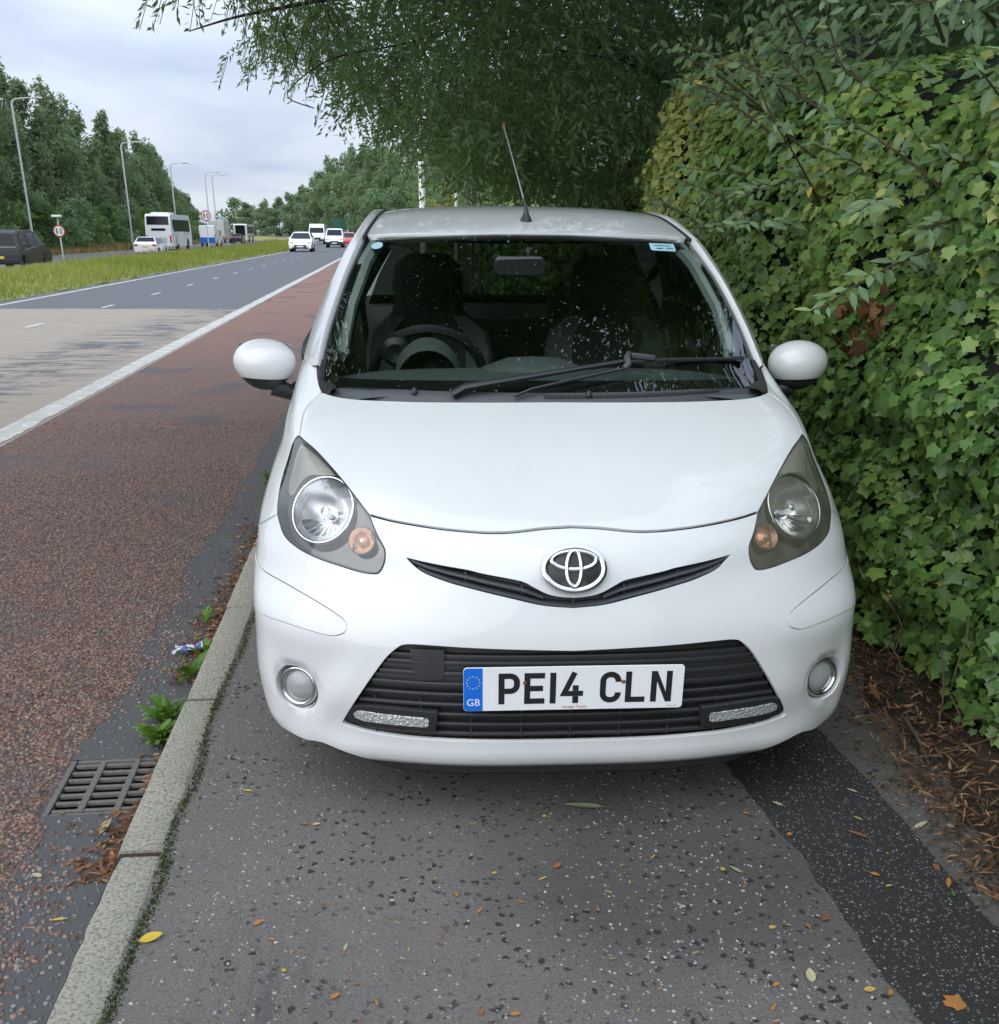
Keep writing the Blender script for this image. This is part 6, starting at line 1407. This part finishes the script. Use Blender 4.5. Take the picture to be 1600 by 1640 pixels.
for k, (x, y) in enumerate([(1.75, 24.0), (1.98, 24.5)]): 
    o = thing('fence_post', ['left of the two pale posts', 'right of the two pale posts'][k]+' behind the car roof, next to the golden shrub', 'post', (x, y, 0)); MB().tube([(0, 0, -.1), (0, 0, 2.25-.1*k)], .055, 8).build('shaft', M['bark_pale'], o); MB().lathe([(.001, .04), (.05, .02), (.06, 0)], Matrix.Translation((0, 0, 2.25-.1*k)), 8).build('cap', M['bark_pale'], o)
o = thing('direction_sign', 'green direction sign far ahead on the right of the road', 'road sign', (float(bend(250))+2.0, 250, -.1)); MB().box((0, 0, 3.0), (3.2, .08, 2.2)).build('panel', M['sign_green'], o, bevel=.02)
for s in (-1, 1): MB().tube([(s*1.1, .1, -.2), (s*1.1, .1, 3.6)], .07, 8).build('post', M['galvanised'], o)
# ---------------------------------------------------------------- gully grating
gm = plain('cast_iron', (.13, .12, .11), .8, .1, var=.45, vscale=60); M['cast_iron'] = gm
gr = thing('gully_grating', 'iron drain grating in the gutter beside the kerb', 'drain grating', ((GX0+GX1)/2, (GY0+GY1)/2, ROADZ), R(1)); gw, gl = GX1-GX0, GY1-GY0
f = MB()
for s in (-1, 1): f.box((s*(gw/2-.006), 0, -.010), (.016, gl-.004, .022)); f.box((0, s*(gl/2-.006), -.0105), (gw-.032, .014, .021))
f.build('frame', gm, gr, bevel=.002)
for k in range(7): MB().box((0, -gl/2+.030+(gl-.06)*k/6, -.0075), (gw-.034, .014, .012)).build('bar', gm, gr, bevel=.002)
for x in (-.045, .055): MB().box((x, 0, -.005), (.019, gl-.032, .013)).build('cross_bar', gm, gr, bevel=.002)
pit = MB()
for s in (-1, 1): pit.box((s*(gw/2+.008), 0, -.21), (.014, gl+.03, .38)); pit.box((0, s*(gl/2+.008), -.21), (gw+.002, .014, .38))
pit.box((0, 0, -.405), (gw+.03, gl+.03, .01)); pit.build('pit_wall', M['dark_interior'], gr)
# ---------------------------------------------------------------- loose chippings and embedded stones
def stone():
    n = 5; V = []; rr = random.Random(3)
    for k in range(n): a = 2*PI*k/n; q = rr.uniform(.8, 1.15); V.append((q*math.cos(a), q*math.sin(a), 0))
    for k in range(n): a = 2*PI*k/n+.1; q = rr.uniform(.6, .8); V.append((q*math.cos(a), q*math.sin(a), 1+rr.uniform(-.2, .1)))
    F_ = [(n, n+1, n+2), (n, n+2, n+3), (n, n+3, n+4)]
    for k in range(n): j = (k+1) % n; F_ += [(k, j, n+j), (k, n+j, n+k)]
    return np.array(V), np.array(F_)
SV, SF = stone()
def stones(name, label, N, xr, yr, size, h, z, mat, seed, dens=None, asp=.6):
    r = np.random.default_rng(seed); y = yr[0]*(yr[1]/yr[0])**(r.random(N)); x = r.uniform(*xr, N)
    if dens is not None: k = r.random(N) < dens(x, y); x, y = x[k], y[k]
    k = ~((x > GX0-.015) & (x < GX1+.015) & (y > GY0-.015) & (y < GY1+.015)); x, y = x[k], y[k]; N = len(x)
    s = r.uniform(*size, N); a = r.uniform(0, 6.28, N); up = np.stack([r.normal(0, .14, N), r.normal(0, .14, N), np.ones(N)], 1)
    fr_ = rot_frames(up, np.stack([np.cos(a), np.sin(a), 0*a], 1)); V, F_, at = scatter(SV, SF, np.zeros((len(SV), 2)), np.stack([x, y, np.full(N, z)], 1), fr_, np.stack([s*r.uniform(asp*.7, 1, N), s, np.full(N, 1.)*h*r.uniform(.5, 1.3, N)], 1), r.random(N))
    o = bpy.data.objects.new(name, fast_mesh(name, V, F_, mat, at)); link(o); tag(o, label, 'stones', kind='stuff'); return o
def stonemat(name, cols, rough=.85):
    t = NT(name); c = t.ramp(t.attr('rnd'), [(i/(len(cols)-1), k) for i, k in enumerate(cols)]); n_ = t.noise(t.coord(), 300, 3); t.set(Base_Color=t.mix(t.math('MULTIPLY', n_, .5), c, tuple(x*.5 for x in cols[1])), Roughness=rough); M[name] = t.m; return t.m
wear_ = lambda x, y: np.clip(1.05-.9*(wob(np.stack([x, y, 0*x], 1), 81, 6, 1.9) > .75), 0, 1)*np.clip((-.95-x+.16*wob(np.stack([x, y, 0*x], 1), 82, 6, 3.))/.14, .04, 1)
stones('red_chippings', 'reddish stone chippings on the surface of the red lane', 34000, (-2.95, -.72), (1.3, 9.0), (.0042, .0092), .0042, ROADZ+.0005, stonemat('red_stone', [(.095, .054, .043), (.19, .100, .074), (.275, .150, .108), (.35, .21, .155), (.14, .13, .125), (.38, .285, .23)]), 83, wear_)
stones('gutter_stones', 'grey stones set in the worn gutter', 2600, (-1.25, -.72), (1.2, 6), (.003, .008), .0028, ROADZ, stonemat('grey_stone', [(.07, .070, .072), (.13, .13, .132), (.21, .21, .21), (.32, .31, .30)]), 84)
stones('pavement_stones', 'pale stones showing through the worn pavement', 7500, (-.57, .92), (1.15, 5.5), (.0018, .0056), .0016, 0.0, stonemat('pale_stone', [(.16, .155, .15), (.25, .24, .23), (.36, .35, .33), (.50, .48, .45)]), 85, lambda x, y: np.clip(.62+.35*wob(np.stack([x, y, 0*x], 1), 86, 6, 4.), .1, 1), .45)
stones('patch_stones', 'small grey stones in the dark trench patch', 2600, (.93, 1.36), (1.15, 5), (.0016, .0040), .0012, .0045, M['grey_stone'], 87)
# ---------------------------------------------------------------- fallen leaves
LEAVES = [(0.801,1.577,0.037,'c','oval'), (0.903,1.529,0.026,'y','oval'), (1.056,1.476,0.040,'o','lobed'), (0.907,1.761,0.033,'b','oval'), (0.939,1.513,0.021,'o','oval'), (0.722,1.560,0.018,'o','oval'), (0.736,1.962,0.022,'y','oval'), (0.768,1.957,0.038,'g','long'), (0.970,2.234,0.030,'c','oval'), (1.196,2.287,0.030,'c','long'), (1.151,2.150,0.028,'y','long'), (1.298,2.108,0.054,'c','long'), (1.435,2.195,0.026,'c','round'), (1.120,2.073,0.056,'b','long'), (1.085,1.906,0.023,'o','oval'), (1.097,1.858,0.016,'y','oval'), (1.242,1.858,0.046,'o','long'), (1.231,1.815,0.019,'n','oval'), (0.779,1.739,0.016,'y','round'), (0.859,1.734,0.021,'o','long'), (0.947,2.091,0.015,'o','round'), (0.872,2.205,0.019,'o','oval'), (1.244,1.918,0.025,'b','oval'), (0.694,1.496,0.023,'o','long'), (-0.556,1.818,0.051,'Y','oval'), (-0.336,1.852,0.024,'o','oval'), (-0.298,1.793,0.015,'o','oval'), (-0.142,1.753,0.024,'c','long'), (-0.265,1.691,0.013,'y','round'), (-0.157,1.604,0.022,'o','oval'), (-0.075,1.579,0.020,'o','long'), (0.149,1.854,0.028,'o','long'), (0.196,1.994,0.015,'y','oval'), (0.305,1.962,0.023,'y','long'), (0.346,2.009,0.025,'r','oval'), (0.191,1.524,0.020,'o','oval'), (0.126,1.533,0.017,'r','oval'), (-0.265,2.250,0.022,'o','oval'), (-0.236,2.245,0.022,'c','oval'), (-0.428,2.431,0.031,'Y','long'), (0.101,1.916,0.016,'o','oval'), (0.245,1.878,0.019,'o','long'), (0.348,2.234,0.014,'y','round'), (0.462,2.271,0.102,'g','long'), (0.165,2.217,0.014,'y','long')]
GLEAVES = [(-0.826,2.049,0.036,'Y','long'), (-0.821,2.450,0.070,'c','long'), (-0.932,2.235,0.031,'c','oval')]
LC = {'c': ((.50, .44, .28), 'cream'), 'y': ((.55, .38, .08), 'yellow'), 'Y': ((.62, .44, .05), 'bright yellow'), 'o': ((.42, .18, .05), 'orange'), 'b': ((.20, .085, .035), 'brown'), 'g': ((.26, .30, .17), 'pale green'), 'n': ((.05, .16, .03), 'green'), 'r': ((.38, .10, .03), 'reddish orange')}
for k, (c_, n_) in LC.items(): M['fallen_'+k] = leafmat('fallen_'+k, [tuple(x*.75 for x in c_), c_, tuple(min(1, x*1.2) for x in c_)], vein=.25, rough=.7, trans=.15, spec=.3)
SH = {'oval': (.27, .22, .9), 'long': (.13, .12, .8), 'round': (.42, .12, .9), 'lobed': (.34, .18, .7)}
lmesh = {}
def fallen(x, y, s, c_, k, z, i):
    if (c_, k) not in lmesh:
        if k == 'lobed': v_, f_, u_ = IV.copy(), IF_, IUV
        else: v_, f_, u_ = oval_leaf(SH[k][0], 6, -SH[k][1]*.5, SH[k][2]); v_ = np.r_[v_, [(-.012, -.25, .0), (.012, -.25, .0), (.006, .02, .0), (-.006, .02, .0)]]; n0 = len(v_)-4; f_ = np.r_[f_, [(n0, n0+1, n0+2), (n0, n0+2, n0+3)]]; u_ = v_[:, :2]
        v_ = v_.copy(); v_[:, 2] += .10*np.abs(v_[:, 0])+.015; v_[:, 1] -= .45
        lmesh[(c_, k)] = fast_mesh('fallen_leaf', v_, f_, M['fallen_'+c_], {'luv': np.c_[u_, np.zeros(len(u_))], 'rnd': np.full(len(v_), .5)}, True)
    o = bpy.data.objects.new('fallen_leaf', lmesh[(c_, k)]); link(o); rr = random.Random(i); o.location = (x, y, z+.003); o.scale = (s, s, s); o.rotation_euler = (rr.uniform(-.12, .12), rr.uniform(-.15, .15), {0: R(-12), 24: R(-75), 43: R(72), 11: R(-62), 13: R(48), 7: R(35), 2: R(-40)}.get(i, rr.uniform(0, 6.28)))
    size = 'large' if s > .045 else ('small' if s > .02 else 'tiny')
    if x > 1.27: w_ = 'beside the leaf litter right of the dark trench patch'
    elif x > .95: w_ = 'on the dark trench patch'+(' at the bottom edge' if y < 1.7 else '')
    elif x > .6: w_ = 'on grey pavement left of the trench patch'+(' at the bottom edge' if y < 1.7 else '')
    elif x < -.5: w_ = 'against the kerb'
    elif x < -.05: w_ = 'on grey pavement near the kerb'+(' just ahead of the car' if y > 2.1 else '')
    else: w_ = 'in mid pavement'+(' just ahead of the bumper' if y > 2.1 else (' near the bottom edge' if y < 1.7 else ' ahead of the car'))
    if z < -.05: w_ = 'in the gutter '+('in front of the drain grating' if y > 2.3 else ('beyond the kerb at lower left' if x > -.9 else 'left of the kerb'))
    tag(o, f"{size} {LC[c_][1]} {k if k != 'oval' else 'pointed'} leaf {w_}", 'leaf', 'fallen leaves')
for i, L_ in enumerate(LEAVES): fallen(*L_, 0.004 if .93 < L_[0] < 1.27 else 0.0, i)
[o for o in COL.objects if o.name.startswith('fallen_leaf')][25]['label'] = 'small orange leaf on grey pavement, the one nearer the bright yellow leaf'
for i, L_ in enumerate(GLEAVES): fallen(*L_, ROADZ+.003, 100+i)
# heaps of dead leaves: too many to pick apart
def litter(name, label, N, pf, s, mat, seed, flat=.4):
    r = np.random.default_rng(seed); pos = pf(r, N); N = len(pos); v_, f_, u_ = oval_leaf(.14, 3, .2, .8); V, F_, at = scatter(v_, f_, u_, pos, rot_frames(np.stack([r.normal(0, flat, N), r.normal(0, flat, N), np.ones(N)], 1), r.normal(size=(N, 3))), r.uniform(*s, N), r.random(N))
    o = bpy.data.objects.new(name, fast_mesh(name, V, F_, mat, at)); link(o); tag(o, label, 'leaf litter', kind='stuff')
M['litter'] = leafmat('litter', [(.030, .012, .008), (.075, .026, .014), (.15, .056, .026), (.22, .10, .048), (.34, .23, .14)], vein=.1, rough=.75, trans=.1, spec=.25)
M['gutter_leaf'] = leafmat('gutter_leaf', [(.06, .022, .012), (.14, .048, .022), (.24, .095, .04), (.33, .16, .075), (.42, .28, .16)], vein=.1, rough=.75, trans=.1, spec=.25)
def gut(r, N):
    y = 2.2*(9./2.2)**r.random(N); d = np.abs(r.normal(0, .06, N)); k = wob(np.stack([y, y*0, y*0], 1), 91, 5, 3.2) > -.55; y, d = y[k], d[k]; x = -.722-d; q = ~((x < GX1-.02) & (y > GY0) & (y < GY1)); x, y, d = x[q], y[q], d[q]
    return np.stack([x, y, ROADZ+.006+.018*np.exp(-d/.05)*r.random(len(x))], 1)
litter('gutter_litter', 'brown dead leaves gathered in the gutter along the kerb', 3800, gut, (.013, .042), M['gutter_leaf'], 92)
def lane(r, N):
    y = 1.4*(8/1.4)**r.random(N); x = r.uniform(-2.6, -.8, N); k = wob(np.stack([x, y, 0*x], 1), 93, 6, 2.6) > .35; x, y = x[k], y[k]; q = ~((x > GX0-.02) & (x < GX1+.02) & (y > GY0-.02) & (y < GY1+.02)); return np.stack([x[q], y[q], np.full(q.sum(), ROADZ+.007)], 1)
litter('lane_litter', 'scattered brown leaf scraps on the red lane', 900, lane, (.012, .035), M['litter'], 94, .25)
def bank(r, N):
    y = 1.3*(9/1.3)**r.random(N); e0 = np.interp(y, [1.3, 1.9, 2.2, 2.6, 3.3, 6, 40], [1.36, 1.36, 1.40, 1.47, 1.58, 1.60, 1.62]); d = np.abs(r.normal(.07, .16, N))-.05; return np.stack([e0+d, y, np.maximum(0, .16*(np.clip(d, 0, 2)/1.6)**.8)+.012+.012*r.random(N)], 1)
litter('bank_litter', 'red-brown dead leaves under the ivy hedge', 2300, bank, (.012, .036), M['litter'], 95, .5)
def bank2(r, N):
    p = bank(r, N); p[:, 0] += r.normal(0, .10, N); p[:, 2] = np.maximum(0, p[:, 2]); return p[p[:, 0] > 1.28]
r = np.random.default_rng(951); pos = bank2(r, 6500); N = len(pos); bv, bf, bu = blade_leaf(.07); V, F_, at = scatter(bv, bf, bu, pos, rot_frames(np.stack([r.normal(0, .5, N), r.normal(0, .5, N), np.ones(N)], 1), r.normal(size=(N, 3))), r.uniform(.012, .055, N), r.random(N)); o = bpy.data.objects.new('plant_debris', fast_mesh('plant_debris', V, F_, M['litter'], at)); link(o); tag(o, 'fine brown stalks and bark scraps under the hedge', 'debris', kind='stuff')
def pvt(r, N): return np.stack([r.uniform(-.5, 1.5, N), 1.2*(5/1.2)**r.random(N), np.full(N, .0065)], 1)
litter('pavement_scraps', 'tiny scraps of dead leaf on the pavement', 420, pvt, (.007, .018), leafmat('scrap', [(.20, .07, .03), (.38, .18, .06), (.48, .32, .10), (.30, .25, .18)], vein=0, trans=.1), 96, .2)
# a few big brown leaves and twigs at the foot of the hedge
for k, (x, y, s, rz) in enumerate([(1.62, 2.62, .085, 1.1), (1.56, 2.58, .06, 2.4), (1.48, 2.80, .07, .4)]):
    fallen(x, y, s, 'b', 'oval', .05, 200+k); o = [q for q in COL.objects if q.name.startswith('fallen_leaf')][-1]
    o['label'] = ['largest', 'smaller', 'farthest'][k]+' of the three big brown leaves lying under the ivy'; o.rotation_euler = (.5, .3, rz)
for k, P in enumerate([[(1.50, 2.62, .05), (1.49, 2.50, .03), (1.47, 2.40, .012)], [(1.30, 2.46, .012), (1.48, 2.42, .03), (1.72, 2.46, .07)], [(1.45, 2.28, .015), (1.55, 2.12, .03), (1.66, 1.98, .05)]]):
    o = thing('fallen_twig', ['short thick brown twig under the ivy', 'long thin pale twig lying across the leaf litter', 'thin straight twig in the litter near the right edge'][k], 'twig', P[0]); MB().tube(catmull([Vector(p)-Vector(P[0]) for p in P], 4), [.0045, .0022, .0022][k], 6).build('stick', M['twig'], o); MB().tube([Vector(P[1])-Vector(P[0]), Vector(P[1])-Vector(P[0])+Vector((.02, -.03, .012))], .0015, 5).build('side_shoot', M['twig'], o)
# ---------------------------------------------------------------- weeds by the kerb
M['weed'] = leafmat('weed', [(.06, .15, .015), (.10, .22, .02), (.15, .29, .03)], vein=.3, rough=.5, trans=.3)
def toothed():
    V = []; F_ = []; n = 8
    for i in range(n+1):
        t_ = i/n; w_ = (.035+.15*math.sin(PI*min(1, .1+.85*t_))*(1.0 if i % 2 else .62)) if i < n else .005; z_ = .30*math.sin(PI*t_*.75); V += [(-w_, t_, z_+.05*w_), (0, t_, z_-.01), (w_, t_, z_+.05*w_)]
    for i in range(n): a = 3*i; F_ += [(a, a+1, a+4), (a, a+4, a+3), (a+1, a+2, a+5), (a+1, a+5, a+4)]
    return np.array(V), np.array(F_), np.array([(v[0], v[1]) for v in V])
WV, WFc, WU = toothed(); wm = [fast_mesh('leaf', WV, WFc, M['weed'], {'luv': np.c_[WU, np.zeros(len(WU))], 'rnd': np.full(len(WV), .2+.3*k)}, True) for k in range(3)]
for k, (x, y, n, s, lab) in enumerate([(-.780, 2.955, 40, .078, 'bushy bright green weed beside the drain grating'), (-.790, 3.12, 26, .09, 'leafy green weed in the gutter behind the grating'), (-.775, 3.46, 9, .11, 'low green weed in the gutter before the litter wrapper'), (-.765, 3.66, 7, .09, 'small green weed growing beside the litter wrapper'), (-.815, 4.05, 9, .07, 'small green weed beyond the litter wrapper'), (-.800, 6.45, 16, .12, 'green weed in the gutter beside the headlight')]):
    o = thing('kerb_weed', lab, 'weed', (x, y, ROADZ), 0); rr = random.Random(k)
    for j in range(n):
        q = bpy.data.objects.new('leaf', wm[j % 3]); link(q, o); a = rr.uniform(0, 6.28); ss = s*rr.uniform(.6, 1.15); q.scale = (ss*.9, ss, ss); q.rotation_euler = (rr.uniform(.05, .9), rr.uniform(-.3, .3), a); q.location = (rr.uniform(-.02, .02), rr.uniform(-.02, .02), .004)
# moss in the joint between kerb and pavement
r = np.random.default_rng(97); N = 11000; y = 1.1*(7/1.1)**r.random(N); x = -.588+r.normal(0, .0075, N)+.010*wob(np.stack([y, y*0, y*0], 1), 98, 5, 9.); k = wob(np.stack([y, y*0, y*0], 1), 99, 5, 6.) > -1.3; x, y = x[k], y[k]; N = len(x)
bv, bf, bu = blade_leaf(.28); V, F_, at = scatter(bv, bf, bu, np.stack([x, y, np.full(N, -.002)], 1), rot_frames(r.normal(size=(N, 3)), np.stack([r.normal(0, .6, N), r.normal(0, .6, N), np.ones(N)], 1)), r.uniform(.004, .010, N), r.random(N))
o = bpy.data.objects.new('kerb_moss', fast_mesh('kerb_moss', V, F_, leafmat('moss', [(.015, .025, .006), (.04, .065, .012), (.09, .12, .025)], vein=0, rough=.9, trans=.1), at)); link(o); tag(o, 'dark green moss in the joint between kerb and pavement', 'moss', kind='stuff')
# wrapper
t = NT('wrapper'); c = t.coord(); n_ = t.noise(c, 38, 2); t.set(Base_Color=t.ramp(n_, [(.40, (.10, .13, .42)), (.47, (.70, .72, .78)), (.60, (.76, .76, .80)), (.66, (.35, .16, .36))], 'CONSTANT'), Roughness=.35); M['wrapper'] = t.m
rows = [[(.12*(i/8-.5)+.012*math.sin(j*1.7), .05*(j/5-.5)+.008*math.sin(i*1.3), .010+.010*math.sin(i*1.9+j)*math.sin(j*2.3)+.006*abs(j-2.5)) for i in range(9)] for j in range(6)]
o = MB().grid(rows).build('litter_wrapper', M['wrapper'], None, angle=60); o.location = (-.815, 3.70, ROADZ+.006); o.rotation_euler = (0, 0, R(18)); tag(o, 'crumpled blue and white wrapper in the gutter', 'litter')
